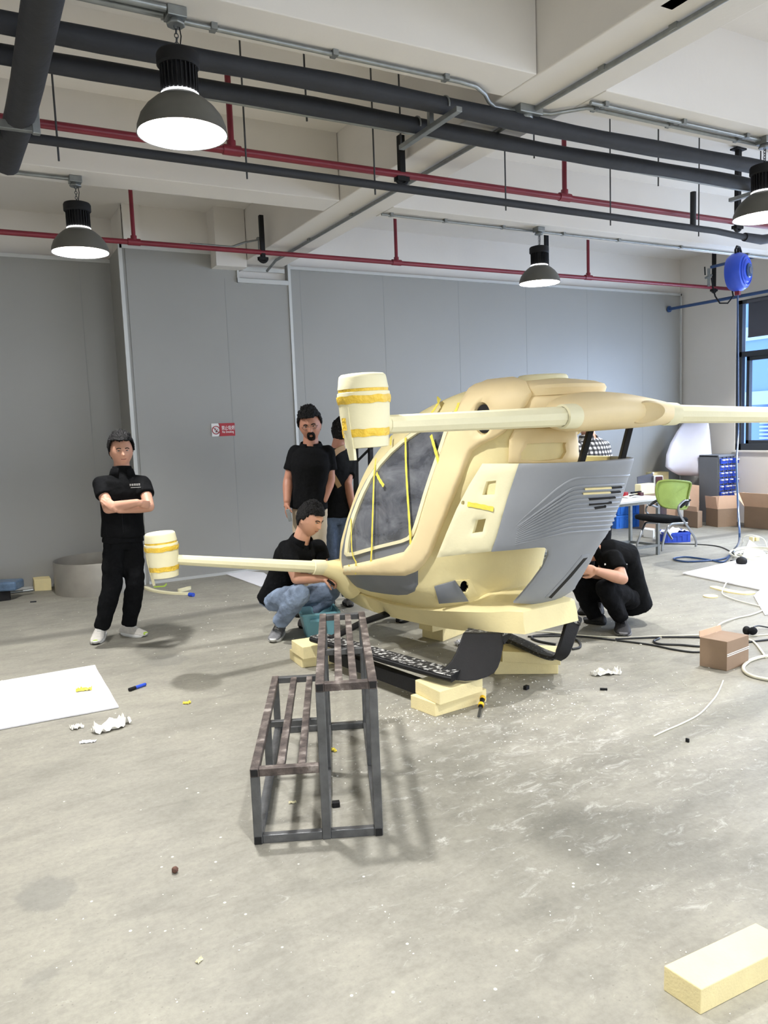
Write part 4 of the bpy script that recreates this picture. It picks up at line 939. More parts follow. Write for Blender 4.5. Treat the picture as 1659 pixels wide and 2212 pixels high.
# ---- skids
M['dusty'] = simple('black_paint_with_foam_dust', '#2a2a2c', .6, var=.9, detail=9, vs_=38, bump=.4, bs=160)
nt = M['dusty'].node_tree; r_ = [n for n in nt.nodes if n.type == 'VALTORGB'][0]; r_.color_ramp.elements[0].position = .50; r_.color_ramp.elements[0].color = hexc('#1f1f21'); r_.color_ramp.elements[1].position = .64; r_.color_ramp.elements[1].color = hexc('#c9c9c6')
M['dusty2'] = simple('black_paint_with_light_dust', '#232325', .55, var=.5, vs_=70, bump=.2, bs=90)
nt = M['dusty2'].node_tree; r_ = [n for n in nt.nodes if n.type == 'VALTORGB'][0]; r_.color_ramp.elements[0].position = .6; r_.color_ramp.elements[0].color = hexc('#202022'); r_.color_ramp.elements[1].position = .74; r_.color_ramp.elements[1].color = hexc('#a9a9a6')
def strip(name, pts, widths, thick, mat, wdir=None, ups=None):
    """plate that follows pts; widths along wdir"""
    pts = [np.asarray(p, float) for p in pts]; rings = []
    for i, p in enumerate(pts):
        d = norm(pts[min(i+1, len(pts)-1)]-pts[max(i-1, 0)]); w = norm(wdir[i] if isinstance(wdir, list) else wdir); w = norm(w-d*np.dot(w, d)); n_ = np.cross(d, w)
        hw = widths[i]/2; e = min(.012, thick*.45); h_ = thick/2
        rings.append([p-w*hw-n_*(h_-e), p-w*(hw-e)-n_*h_, p+w*(hw-e)-n_*h_, p+w*hw-n_*(h_-e), p+w*hw+n_*(h_-e), p+w*(hw-e)+n_*h_, p-w*(hw-e)+n_*h_, p-w*hw+n_*(h_-e)])
    return MB().loft(rings).build(name, mat, air, True, ang=30)
# near skid: long dusty foot bar, curved rear plate, mounting shelf under the hull
fd = norm(F(1000, 1468, .2)-F(700, 1382, .2)); sd = np.array([fd[1], -fd[0], 0])
zS = .235
f0 = F(684, 1373, zS); f1 = F(950, 1448, zS)
_sb = smooth_path([f0, f0*.5+f1*.5, f1, F(985, 1456, zS-.002)], 6)
strip('skid_bar', [p-np.array([0, 0, .014]) for p in _sb], [.135]*19, .040, M['black'], sd)
lab(strip('dust_layer', [p+np.array([0, 0, .0075]) for p in _sb], [.124]*19, .003, M['dusty'], sd), 'foam dust lying on the black skid bar')
# leg plate: wide panel that stands facing the camera
q = [(F(945, 1449, zS)), D(980, 1440, 4.62), D(1006, 1424, 4.66), D(1022, 1400, 4.72), D(1032, 1380, 4.78), D(1040, 1366, 4.84)]
mid = smooth_path([F(950, 1452, .232), D(988, 1456, 4.60), D(1018, 1446, 4.60), D(1034, 1424, 4.63), D(1042, 1396, 4.68), D(1046, 1376, 4.74), D(1050, 1366, 4.84), D(1058, 1360, 4.98)], 5)
n_ = len(mid); wd = [.16+(.24-.16)*min(1, i/(n_*.45)) for i in range(n_)]
# built as a solid traced in its own vertical plane, curved outwards at the foot
def leg_plate(name, outline, dep, thick, mat, lean=0.0):
    ptsA = [D(x, y, dep+lean*(1470-y)/100.0) for x, y in outline]; nrm2 = _fw*1.0+AL*-.2; nrm2 = norm(nrm2)
    return MB().slab(ptsA, thick, nrm2*-1).build(name, mat, air, bevel=.006)
lp = [(1001, 1368), (1082, 1368), (1085, 1372), (1086, 1400), (1082, 1425), (1076, 1442), (1068, 1454), (1052, 1463), (1030, 1470), (1005, 1472), (975, 1469), (950, 1461), (938, 1454), (948, 1450), (962, 1442), (974, 1430), (984, 1413), (992, 1392)]
leg_plate('skid_leg', lp, 4.56, .03, M['black'], lean=.16)
shelf = [D(1000, 1368, 4.73), D(1084, 1368, 4.73), D(1103, 1361, 4.85), D(1085, 1354, 5.0), D(1012, 1355, 5.0)]
MB().slab(shelf, .022, (0, 0, 1)).build('skid_mount', M['dusty'], air, bevel=.004)
MB().slab([D(1082, 1370, 4.73), D(1104, 1363, 4.86), D(1104, 1372, 4.86), D(1090, 1392, 4.74)], .02, _rt).build('skid_gusset', M['black_soft'], air)
g0 = F(735, 1420, .11); g1 = F(905, 1482, .11); 
MB().bar(g0-(g1-g0)*.12, g1+(g1-g0)*.05, .06, .09).build('skid_lower_tube', M['black'], air, bevel=.004)
# far skid
far = smooth_path([D(1075, 1362, 5.6), D(1092, 1374, 5.45), D(1130, 1391, 5.25), D(1165, 1408, 5.10), D(1190, 1417, 5.02), D(1207, 1418, 4.98), D(1217, 1405, 4.97), D(1227, 1375, 4.98), D(1236, 1345, 5.02), D(1242, 1330, 5.06)], 5)
n_ = len(far); wdl = []
for i in range(n_):
    t_ = min(1, max(0, (i-n_*.45)/(n_*.2))); wdl.append(norm((_rt*.8+_fw*.6)*(1-t_)+(_rt*1.0+_fw*.3)*t_))
strip('skid_bar', far, [.10+.02*min(1, max(0, 1-(i/n_-.5)*4)) for i in range(n_)], .028, M['dusty2'], wdl)
strip('skid_leg', smooth_path([D(1203, 1423, 4.97), D(1212, 1416, 4.955), D(1219, 1403, 4.95), D(1229, 1373, 4.965), D(1238, 1344, 5.0), D(1243, 1330, 5.03)], 5), [.10]*26, .02, M['black'], _rt*.9+_fw*.3)
MB().slab([D(1222, 1332, 5.0), D(1254, 1345, 4.98), D(1250, 1336, 5.1), D(1238, 1325, 5.2)], .02, (0, 0, 1)).build('skid_mount', M['dusty'], air)
# front legs hidden under the hull
for a, b2 in ((f0+fd*.15, A3(1.35, .22, .30)), (D(1075, 1362, 5.6), A3(1.2, -.2, .31))):
    MB().tube([a, a*.5+b2*.5+np.array([0, 0, .02]), b2], [.03, .035, .04], 10, sq=.6).build('skid_leg', M['black'], air, True)
# ============================================================ PEOPLE
def remesh(o, vox, it=3, disp=0, dsc=.12):
    r = o.modifiers.new('remesh', 'REMESH'); r.mode = 'VOXEL'; r.voxel_size = vox; r.use_smooth_shade = True
    if disp:
        tx = bpy.data.textures.new(o.name+'_folds', 'CLOUDS'); tx.noise_scale = dsc; tx.noise_depth = 3
        d = o.modifiers.new('folds', 'DISPLACE'); d.texture = tx; d.strength = disp; d.mid_level = .5; d.texture_coords = 'LOCAL'
    s = o.modifiers.new('smooth', 'SMOOTH'); s.factor = .5; s.iterations = it
    return o
def limb(m, pts, rad, seg=14, sub=4, ends=(True, True), sq=1.0, up=(0, 0, 1)):
    """tapered limb through the joints; radii interpolated"""
    P = smooth_path([np.asarray(p, float) for p in pts], sub) if len(pts) > 2 else [np.asarray(p, float) for p in pts]
    rr = np.interp(np.linspace(0, 1, len(P)), np.linspace(0, 1, len(rad)), rad)
    m.tube(P, list(rr), seg, sq=sq, up=up)
    if ends[0]: m.sph(P[0], rr[0]*.98)
    if ends[1]: m.sph(P[-1], rr[-1]*.98)
    return m
def bones(m, pts, rad, seg=14):
    for i in range(len(pts)-1): m.tube([pts[i], pts[i+1]], [rad[i], rad[i+1]], seg)
    for p, r_ in zip(pts, rad): m.sph(p, r_*.985)
    return m
def head_fn(d):
    x, y, z = d[..., 0], d[..., 1], d[..., 2]       # x right, y forward, z up, unit sphere
    X_ = x*.084; Y_ = y*.098; Z_ = z*.122
    lo = np.clip(-z, 0, 1)
    X_ = X_*(1-.30*lo**1.5); Y_ = np.where(y > 0, Y_*(1-.05*lo), Y_*(1-.32*lo))
    Y_ = Y_+.010*lo*(y > -.2)
    fr = np.clip(y, 0, 1)**2
    bump = .026*np.exp(-(x/.15)**2)*np.clip((.12-z)/.36, 0, 1)*(z > -.27)*(z < .14)
    bump = bump+.006*np.exp(-(x/.22)**2)*np.exp(-((z+.25)/.08)**2)
    bump = bump-.009*np.exp(-((np.abs(x)-.36)/.15)**2)*np.exp(-((z-.07)/.10)**2)
    bump = bump+.005*np.exp(-((z-.24)/.08)**2)*np.exp(-(x/.6)**2)
    bump = bump+.006*np.exp(-(x/.26)**2)*np.exp(-((z+.46)/.09)**2)-.004*np.exp(-(x/.26)**2)*np.exp(-((z+.46)/.025)**2)
    bump = bump+.009*np.exp(-(x/.26)**2)*np.exp(-((z+.80)/.14)**2)
    bump = bump+.005*np.exp(-((np.abs(x)-.55)/.15)**2)*np.exp(-((z+.12)/.15)**2)
    return np.stack([X_, Y_+bump*fr, Z_], -1)
def head(m, c, f, u, s=1.0):
    f = norm(f); u = norm(np.asarray(u, float)-f*np.dot(u, f)); r = np.cross(f, u)
    nu, nv = 64, 44; th = np.linspace(0, PI, nv+1)[1:-1]; ph = np.linspace(0, 2*PI, nu+1)[:-1]
    T_, P_ = np.meshgrid(th, ph, indexing='ij'); d = np.stack([np.sin(T_)*np.cos(P_), np.sin(T_)*np.sin(P_), np.cos(T_)], -1)
    L3 = head_fn(d)*s; W_ = np.asarray(c)+L3[..., 0:1]*r+L3[..., 1:2]*f+L3[..., 2:3]*u
    V = list(W_.reshape(-1, 3)); n = nv-1
    fs = [(i*nu+k, (i+1)*nu+k, (i+1)*nu+(k+1) % nu, i*nu+(k+1) % nu) for i in range(n-1) for k in range(nu)]
    t_ = len(V); V.append(np.asarray(c)+u*.122*s); V.append(np.asarray(c)-u*.122*s)
    fs += [(t_, k, (k+1) % nu) for k in range(nu)]+[(t_+1, (n-1)*nu+(k+1) % nu, (n-1)*nu+k) for k in range(nu)]
    m.add(V, fs)
    for sx in (-1, 1):
        m.ell(np.asarray(c)+r*sx*.079*s-f*.005*s-u*.005*s, [r*.008*s, (f*.9-u*.2)*.018*s, u*.031*s], 12, 8)
    return r, f, u
def face_details(parent, c, fr, s, beard=False, glasses=False, skin=None):
    r, f, u = fr; c = np.asarray(c)
    def at(x, z, o=0.0):
        y = math.sqrt(max(0, 1-x*x-z*z)); p = head_fn(np.array([[x, y, z]]))[0]*s; return c+r*p[0]+f*(p[1]+o)+u*p[2]
    for sx in (-1, 1):
        e = at(.36*sx, .07, -.006)
        o = MB().ell(e, [r*.014*s, f*.010*s, u*.0055*s], 12, 8).build('eye', M['eyew'], parent, True)
        MB().ell(e+f*.0045*s, [r*.006*s, f*.006*s, u*.0055*s], 10, 6).build('iris', M['dark'], o, True)
        P = [at(x*sx, z, .002) for x, z in ((.18, .20), (.3, .235), (.44, .23), (.55, .18))]
        MB().tube(smooth_path(P, 3), .0034*s, 6).build('eyebrow', M['hair'], parent, True)
        MB().tube([at((.22+.28*k/4)*sx, .07+.045*math.sin(PI*k/4), .001) for k in range(5)], .0018*s, 5).build('eyelid', M['hair'], parent, True)
    MB().tube(smooth_path([at(x, -.46+.02*abs(x)*3, .0015) for x in (-.24, -.1, 0, .1, .24)], 2), .0036*s, 6, sq=.8).build('mouth', M['lip'], parent, True)
    if beard:
        m = MB(); V = []; nn = 15
        xs = np.linspace(-.62, .62, nn); zs = np.linspace(-.95, -.60, 7)
        rings = []
        for k in range(12):
            x = -.5+1.0*k/11; zt = -.56-.05*math.cos(x*6); zb = -.93
            rings.append([at(x*.8, z_, .003+.006*math.sin(PI*(z_-zb)/(zt-zb))) for z_ in np.linspace(zb, zt, 6)])
        m.loft(rings, cap=False, closed_u=False); m.tube(smooth_path([at(x, z_, .003) for x, z_ in ((-.30, -.66), (-.29, -.5), (-.2, -.36), (0, -.33), (.2, -.36), (.29, -.5), (.30, -.66))], 3), .006*s, 6)
        o = m.build('beard', M['hair'], parent, True); q = o.modifiers.new('thick', 'SOLIDIFY'); q.thickness = .006; q.offset = 1
    if glasses:
        g = MB()
        for sx in (-1, 1):
            e = at(.36*sx, .05, .012)
            g.tube([e+r*.024*s*math.cos(a)+u*.017*s*math.sin(a) for a in np.linspace(0, 2*PI, 17)[:-1]], .0016, 5, closed=True)
            g.tube([e+r*.024*s*sx, c+r*.08*s*sx-f*.0*s+u*.01*s], .0016, 5)
        g.tube([at(-.12, .08, .014), at(.12, .08, .014)], .0014, 5)
        g.build('glasses', M['rod'], parent, True)
def hair(parent, c, fr, s, top=.018, side=.008, hl=.50, seed=0):
    r, f, u = fr; c = np.asarray(c); nu, nv = 72, 40
    V = []; keep = {}; fs = []
    for i in range(nv+1):
        th = PI*.72*i/nv
        for k in range(nu):
            ph = 2*PI*k/nu; d = np.array([math.sin(th)*math.cos(ph), math.sin(th)*math.sin(ph), math.cos(th)])
            p = head_fn(d[None])[0]; nz = noise.noise(Vector((d[0]*5+seed, d[1]*5, d[2]*5)))
            nz2 = noise.noise(Vector((d[0]*14+seed, d[1]*14, d[2]*9)))
            o = side+(top-side)*max(0, d[2])**.6+(.010*nz+.012*nz2)*max(0, d[2]+.2)
            y, z = d[1], d[2]
            lim = hl if y > .45 else (-.02 if abs(y) < .12 else (-.02+(hl+.02)*max(0, (y-.12)/.33)**1.0 if y > 0 else -.02-.50*min(1, (-y-.12)/.35)))
            lim += .07*noise.noise(Vector((ph*4+seed, 2.0, seed)))+.07*noise.noise(Vector((ph*13+seed, 5.0, seed)))
            keep[(i, k)] = z > lim
            q = p*s*(1+o/.1); V.append(c+r*q[0]+f*q[1]+u*q[2])
    for i in range(nv):
        for k in range(nu):
            k2 = (k+1) % nu
            if keep[(i, k)] and keep[(i+1, k)] and keep[(i, k2)] and keep[(i+1, k2)]: fs.append((i*nu+k, (i+1)*nu+k, (i+1)*nu+k2, i*nu+k2))
    o = MB().add(V, fs).build('hair', M['hair'], parent, True, ang=0)
    q = o.modifiers.new('thick', 'SOLIDIFY'); q.thickness = .014; q.offset = -1
    tx = bpy.data.textures.new('hair_locks', 'CLOUDS'); tx.noise_scale = .02
    d = o.modifiers.new('locks', 'DISPLACE'); d.texture = tx; d.strength = .014; d.texture_coords = 'LOCAL'
    return o
def hand(m, w, d, n_, side, curl=.5, s=1.0, spread=.0, thumb=1):
    """w wrist, d finger direction, n_ palm normal (side the fingers curl to), side +-1 where the thumb leaves"""
    w = np.asarray(w, float); d = norm(d); n_ = norm(np.asarray(n_, float)-d*np.dot(n_, d)); l_ = np.cross(d, n_)*side
    m.ell(w+d*.048*s, [d*.052*s, l_*.041*s, n_*.016*s], 16, 10)
    m.tube([w-d*.02*s, w+d*.03*s], [.026*s, .027*s], 12)
    for k, (o, L_) in enumerate(((.031, .070), (.011, .080), (-.010, .075), (-.029, .058))):
        p = w+d*(.082-.004*abs(k-1))*s+l_*o*s; a = 0; P = [p-d*.02*s]; dd = d+l_*o*spread*4
        P.append(p)
        for j, fr_ in enumerate((.42, .33, .25)):
            a += curl*(.55+.45*j)*.9; q = norm(norm(dd)*math.cos(a)+n_*math.sin(a)); P.append(P[-1]+q*L_*fr_*s)
        bones(m, P, [.0095*s, .0092*s, .0085*s, .0078*s, .0068*s], 10)
    if thumb:
        b_ = w+d*.022*s+l_*.026*s; t1 = b_+norm(d*.55+l_*.7+n_*.3)*.038*s; t2 = t1+norm(d*.8+l_*.25+n_*(.3+curl*.5))*.03*s; t3 = t2+norm(d*.9+n_*(.4+curl*.6))*.022*s
        bones(m, [b_, t1, t2, t3], [.013*s, .011*s, .0095*s, .008*s], 10)
def shoe(parent, heel, toe, mat, solemat, s=1.0, h=.085, w=.048, up=(0, 0, 1), accents=None, laces=True):
    """upper + sole; heel and toe are ground points"""
    heel = np.asarray(heel, float); toe = np.asarray(toe, float); d = norm(toe-heel); L_ = np.linalg.norm(toe-heel); up = norm(np.asarray(up, float)-d*np.dot(up, d)); l_ = np.cross(d, up)
    rings = []
    for t_, wd, ht, z0 in ((0, .60, .50, .014), (.03, .72, .80, .012), (.10, .80, 1.0, .012), (.22, .80, 1.05, .012), (.36, .82, .95, .012), (.5, .90, .78, .012), (.65, 1.0, .60, .012), (.78, 1.0, .50, .012), (.9, .86, .42, .014), (.97, .6, .32, .018), (1.0, .35, .22, .022)):
        c = heel+d*L_*t_; ring = []
        for k in range(18):
            a = 2*PI*k/18; cx, cz = math.cos(a), math.sin(a); zz = z0+(h*s*ht-z0)*(.5+.5*np.sign(cz)*abs(cz)**.7)
            tp = 1-.38*max(0, cz)*(1 if t_ < .5 else .6)
            ring.append(c+l_*w*s*wd*np.sign(cx)*abs(cx)**.8*tp+up*zz)
        rings.append(ring)
    o = MB().loft(rings).build('shoe', mat, parent, True, ang=70)
    rings = []
    for z, g in ((0, .95), (.004, 1.0), (.02, 1.04), (.026, 1.0)):
        ring = []
        for k in range(28):
            a = 2*PI*k/28; t_ = .5+.53*math.cos(a); wd = float(np.interp(t_, [0, .1, .35, .7, .9, 1], [.8, .95, .9, 1.12, 1.0, .8]))
            ring.append(heel+d*L_*(.5+.515*np.sign(math.cos(a))*abs(math.cos(a))**.85*g)+l_*w*s*wd*np.sign(math.sin(a))*abs(math.sin(a))**.8*g*1.02+up*(z*s+(.012 if t_ > .97 else 0)))
        rings.append(ring)
    MB().loft(rings).build('sole', solemat, o, True, ang=50)
    if laces:
        lm_ = MB()
        for k in range(5):
            t_ = .34+.055*k; c = heel+d*L_*t_+up*h*s*(.99-.07*k-.005); lm_.tube([c-l_*.020-up*.004+d*.004, c+up*.005, c+l_*.020-up*.004-d*.004], .003, 6)
        lm_.build('laces', M['white'] if mat is not M['shoe_b'] else M['cloth2'], o, True)
    if accents:
        MB().ell(heel+d*L_*.97+up*.03, [l_*.028, d*.016, up*.014], 12, 8).build('toe_trim', accents, o, True)
    return o
def torso(m, P, extra=0.0):
    """P list of (centre, half width, half depth, right vector)"""
    rings = []
    for c, w, dp, r_ in P:
        c = np.asarray(c, float); r_ = norm(r_); rings.append((c, w+extra, dp+extra, r_))
    out = []
    for i, (c, w, dp, r_) in enumerate(rings):
        ax = norm(rings[min(i+1, len(rings)-1)][0]-rings[max(i-1, 0)][0]); r2 = norm(r_-ax*np.dot(r_, ax)); f_ = np.cross(ax, r2)
        out.append([c+r2*w*np.sign(math.cos(a))*abs(math.cos(a))**.85+f_*dp*np.sign(math.sin(a))*abs(math.sin(a))**.85 for a in np.linspace(0, 2*PI, 25)[:-1]])
    m.loft(out); return m
def lerp(a, b, t): return np.asarray(a, float)*(1-t)+np.asarray(b, float)*t
def person(name, label, J, face_dir, up_dir, pants, skin, shoes, group=None, hs=1.0, torso_r=None, beard=False, glasses=False, hairkw={}, shirt=None, leg_r=(.092, .066, .052), tors=None, sleeve=.62, handspec=(), collar=True, face=True, armr=(.047, .041, .029), hem_drop=0.04, pants_fold=.018):
    """J: head, neck, chest, pelvis, shL, elL, wrL, shR, ..., hipL, knL, anL, ... world positions"""
    base = np.array(J['base']); t = thing(name, label, 'person', (base[0], base[1], 0), group)
    r_sh = norm(np.asarray(J['shR'])-np.asarray(J['shL'])); r_hp = norm(np.asarray(J['hipR'])-np.asarray(J['hipL']))
    neck = np.asarray(J['neck']); chest = np.asarray(J['chest']); pel = np.asarray(J['pelvis']); hd = np.asarray(J['head'])
    wid, dep = tors or (.150, .105)
    sk = MB(); fr = head(sk, hd, face_dir, up_dir, hs)
    limb(sk, [lerp(neck, chest, .12), lerp(hd, neck, .55)-fr[1]*.012, hd-fr[2]*.03-fr[1]*.015], [.066*hs, .058*hs, .056*hs], 16)
    T_ = [(pel-norm(chest-pel)*.07, wid*.80, dep*.92, r_hp), (pel, wid*1.0, dep*1.0, r_hp), (lerp(pel, chest, .45), wid*.92, dep*.98, r_hp+r_sh), (chest, wid*1.10, dep*1.08, r_sh), (lerp(chest, neck, .55), wid*1.02, dep*.92, r_sh), (lerp(chest, neck, .86), wid*.70, dep*.68, r_sh), (neck, wid*.42, dep*.52, r_sh)]
    torso(sk, T_, -.012)
    for s_ in 'LR':
        sh, el, wr = [np.asarray(J[k+s_]) for k in ('sh', 'el', 'wr')]
        bones(sk, [sh, lerp(sh, el, .5), el], [armr[0], armr[0]*.97, armr[1]*.95]); bones(sk, [el, lerp(el, wr, .3), wr], [armr[1], armr[1]*1.04, armr[2]])
    for hsd in handspec: hand(sk, *hsd)
    body = sk.build('body', skin, t, True, ang=0); remesh(body, .0062, 2)
    if face: face_details(t, hd, fr, hs, beard, glasses)
    hair(t, hd, fr, hs, **hairkw)
    # shirt
    st_ = MB(); torso(st_, T_[1:] if hem_drop == 0 else [(pel-norm(chest-pel)*hem_drop, wid*1.04, dep*1.05, r_hp)]+T_[1:], .012)
    for s_ in 'LR':
        sh, el = np.asarray(J['sh'+s_]), np.asarray(J['el'+s_])
        bones(st_, [lerp(neck, sh, .45)-np.array([0, 0, .02]), sh], [.055, armr[0]+.017]); e = lerp(sh, el, sleeve)
        st_.tube([sh, lerp(sh, el, sleeve*.5), e], [armr[0]+.017, armr[0]+.018, armr[0]+.019], 16)
    so = st_.build('shirt', shirt or M['cloth'], t, True, ang=0); remesh(so, .0105, 3, .014, .10)
    if collar:
        cl = MB(); rings = []
        for h_, rr_ in ((-.02, .088), (.02, .078), (.045, .080), (.02, .090), (-.025, .100)):
            cc = neck+norm(hd-neck)*h_-norm(hd-neck)*.0; f_ = fr[1]; rx = norm(r_sh)
            fv = np.cross(norm(hd-neck), rx)
            rings.append([cc+rx*rr_*math.cos(a)*hs+fv*rr_*.92*math.sin(a)*hs for a in np.linspace(PI*.5+.33, PI*2.5-.33, 22)])
        co = cl.loft(rings, cap=False, closed_u=False).build('collar', shirt or M['cloth'], t, True, ang=60); q = co.modifiers.new('thick', 'SOLIDIFY'); q.thickness = .006
    # trousers
    pt = MB(); torso(pt, [(pel-norm(chest-pel)*.10, wid*.85, dep*.98, r_hp), (pel-norm(chest-pel)*.04, wid*1.02, dep*1.06, r_hp), (lerp(pel, chest, .06), wid*.96, dep*.98, r_hp)], -.002)
    for s_ in 'LR':
        hp, kn, an = [np.asarray(J[k+s_]) for k in ('hip', 'kn', 'an')]
        a_, b_, c_ = leg_r; ks = np.linalg.norm(np.cross(norm(kn-hp), norm(an-kn)))
        bones(pt, [hp, lerp(hp, kn, .5), kn], [a_, (a_+b_)*.53, b_]); bones(pt, [kn, lerp(kn, an, .35)], [b_, b_*1.0]); pt.tube([lerp(kn, an, .35), lerp(kn, an, .7), an], [b_*1.0, (b_+c_)*.5, c_], 16)
    po = pt.build('trousers', pants, t, True, ang=0); remesh(po, .0115, 3, pants_fold, .07)
    for (he, to, mt, sl, kw) in shoes: shoe(t, he, to, mt, sl, **kw)
    return t
# ---- standing man with crossed arms
d0 = 6.35
g1 = F(212, 1388); g2 = F(297, 1371)
def Q(x, y, d=d0): return D(x, y, d)
fdir = norm(_rt*.45-_fw*.89)
J = dict(base=F(255, 1380), head=Q(262, 975), neck=Q(264, 1024), chest=Q(263, 1062, 6.36), pelvis=Q(266, 1160, 6.40),
         shL=Q(309, 1044, 6.42), elL=Q(322, 1094, 6.26), wrL=Q(258, 1101, 6.14), shR=Q(217, 1045, 6.30), elR=Q(234, 1098, 6.18), wrR=Q(296, 1086, 6.10),
         hipL=Q(287, 1176, 6.44), knL=Q(291, 1266, 6.40), anL=Q(279, 1350, 6.47), hipR=Q(246, 1176, 6.36), knR=Q(241, 1270, 6.28), anR=Q(220, 1358, 6.27))
man = person('person', 'man in black polo and vest standing with crossed arms and white sneakers', J, norm(fdir+np.array([0, 0, -.04])), (0, 0, 1), M['cloth'], M['skin'],
    [(F(222, 1368), F(206, 1394), M['shoe'], M['white'], dict(accents=M['lime'], h=.105, w=.054)), (F(264, 1370), F(316, 1376), M['shoe'], M['white'], dict(accents=M['lime'], h=.105, w=.054))],
    hs=1.08, hairkw=dict(top=.034, side=.010, hl=.52, seed=3), tors=(.152, .105), leg_r=(.086, .078, .060), sleeve=.52, pants_fold=.03,
    handspec=[(Q(250, 1100, 6.13), norm(Q(232, 1084, 6.13)-Q(250, 1100, 6.13)), norm(Q(238, 1110, 6.35)-Q(236, 1094, 6.15)), 1, .25, .95, 0, 0), (Q(298, 1086, 6.10), norm(Q(316, 1090, 6.16)-Q(296, 1086, 6.10)), _fw, -1, .5, .9, 0, 0)], armr=(.049, .045, .031))
# vest over the polo: open shell of the torso, standing collar, chest lettering
vm = MB(); rsh = norm(J['shR']-J['shL'])
torso(vm, [(lerp(J['pelvis'], J['chest'], .02), .170, .125, rsh), (lerp(J['pelvis'], J['chest'], .4), .160, .122, rsh), (J['chest'], .172, .122, rsh), (lerp(J['chest'], J['neck'], .5), .158, .104, rsh), (lerp(J['chest'], J['neck'], .85), .115, .082, rsh), (J['neck'], .075, .066, rsh), (lerp(J['neck'], J['head'], .35), .070, .066, rsh)], .006)
vo = remesh(vm.build('vest', M['cloth'], man, True, ang=0), .010, 2, .008, .1)
cp = Q(290, 1050, 6.195)
cx_ = norm(_rt*.93+_fw*.30); cm0 = MB()
for k in range(5):
    q_ = cp-_rt*.030+cx_*.017*k+np.array([0, 0, .010])
    for dx, dz, sx_, sz_ in ((0, .007, .013, .002), (0, .001, .011, .002), (0, -.006, .013, .002), (-.004, 0, .002, .015), (.004, 0, .002, .013)): cm0.box(q_+cx_*dx+np.array([0, 0, dz]), (sx_, .003, sz_), [cx_, np.cross((0, 0, 1), cx_), (0, 0, 1)])
cm0.build('chest_lettering', M['white'], man)
MB().bar(cp-_rt*.03-np.array([0, 0, .012]), cp+_rt*.045-np.array([0, 0, .012])+_fw*.02, .003, .003).build('chest_underline', M['white'], man)
MB().tube([Q(262, 1078, 6.19), Q(266, 1150, 6.25)], .003, 6).build('vest_zip', M['cloth2'], man)
# ---- bearded man with phone
dB = 6.95
def Q(x, y, d=dB): return D(x, y, d)
fB = norm(_rt*.05-_fw*.98+np.array([0, 0, -.22]))
J = dict(base=F(665, 1335), head=Q(670, 919, 6.90), neck=Q(672, 966, 6.96), chest=Q(671, 1004), pelvis=Q(668, 1083, 7.0),
         shL=Q(708, 977, 6.98), elL=Q(714, 1036, 7.0), wrL=Q(700, 1080, 6.95), shR=Q(639, 977, 6.98), elR=Q(622, 1038, 6.98), wrR=Q(620, 1082, 6.90),
         hipL=Q(686, 1098, 7.02), knL=Q(688, 1205, 7.0), anL=Q(690, 1300, 7.05), hipR=Q(652, 1098, 7.0), knR=Q(652, 1205, 6.98), anR=Q(650, 1300, 7.0))
hw = Q(620, 1088, 6.90)
bm_ = person('person', 'bearded man in glasses and black polo standing by the grey wall holding a phone', J, fB, norm(np.array([0, 0, 1])-_rt*.10), M['khaki'], M['skin_d'],
    [(F(650, 1318), F(646, 1335), M['shoe_b'], M['dark'], {}), (F(692, 1318), F(692, 1335), M['shoe_b'], M['dark'], {})], hs=1.16, beard=True, glasses=True, hairkw=dict(top=.030, side=.012, hl=.50, seed=9),
    tors=(.155, .125), handspec=[(hw, norm(Q(619, 1108, 6.88)-hw), norm(_rt+_fw*.2), 1, .45, 1.05, 0, 1)], sleeve=.66, armr=(.052, .044, .032), hem_drop=.06)
ph = thing('mobile_phone', 'silver phone held in the bearded man\'s hand', 'phone', Q(625, 1112, 6.87))
MB().bar(Q(621, 1100, 6.80), Q(628, 1126, 6.80), .035, .012, _fw).build('phone_body', M['galv'], ph, bevel=.003)
# ---- man seen from behind with tan straps
dS = 7.35
def Q(x, y, d=dS): return D(x, y, d)
rb = norm(_rt*.80+_fw*.6)
J = dict(base=F(730, 1305), head=Q(738, 934, 7.36), neck=Q(729, 970, 7.36), chest=Q(724, 1010), pelvis=Q(724, 1110),
         shL=Q(690, 984, 7.22), elL=Q(687, 1042, 7.2), wrL=Q(679, 1085, 7.42), shR=Q(757, 984, 7.5), elR=Q(751, 1046, 7.3), wrR=Q(762, 1102, 7.3),
         hipL=Q(708, 1122, 7.3), knL=Q(713, 1205, 7.3), anL=Q(716, 1288, 7.35), hipR=Q(742, 1122, 7.38), knR=Q(742, 1205, 7.36), anR=Q(752, 1288, 7.35))
sm = person('person', 'man seen from behind in black shirt with tan crossed straps and jeans', J, norm(_rt*.5+_fw*.85), (0, 0, 1), M['denim_d'], M['skin_d'],
    [(F(714, 1312), F(712, 1300), M['shoe_g'], M['dark'], {}), (F(757, 1312), F(748, 1302), M['shoe_g'], M['dark'], {})], hs=1.0, hairkw=dict(top=.016, side=.010, hl=.5, seed=5), face=True,
    tors=(.152, .112), handspec=[(Q(679, 1087, 7.42), (0, 0, -1), _rt, 1, .4, 1, 0, 1), (Q(762, 1104, 7.3), (0, 0, -1), -_rt, -1, .4, 1, 0, 1)], sleeve=.72, collar=False, leg_r=(.092, .074, .06))
hx = []
ctrS = Q(697, 998, 7.155)
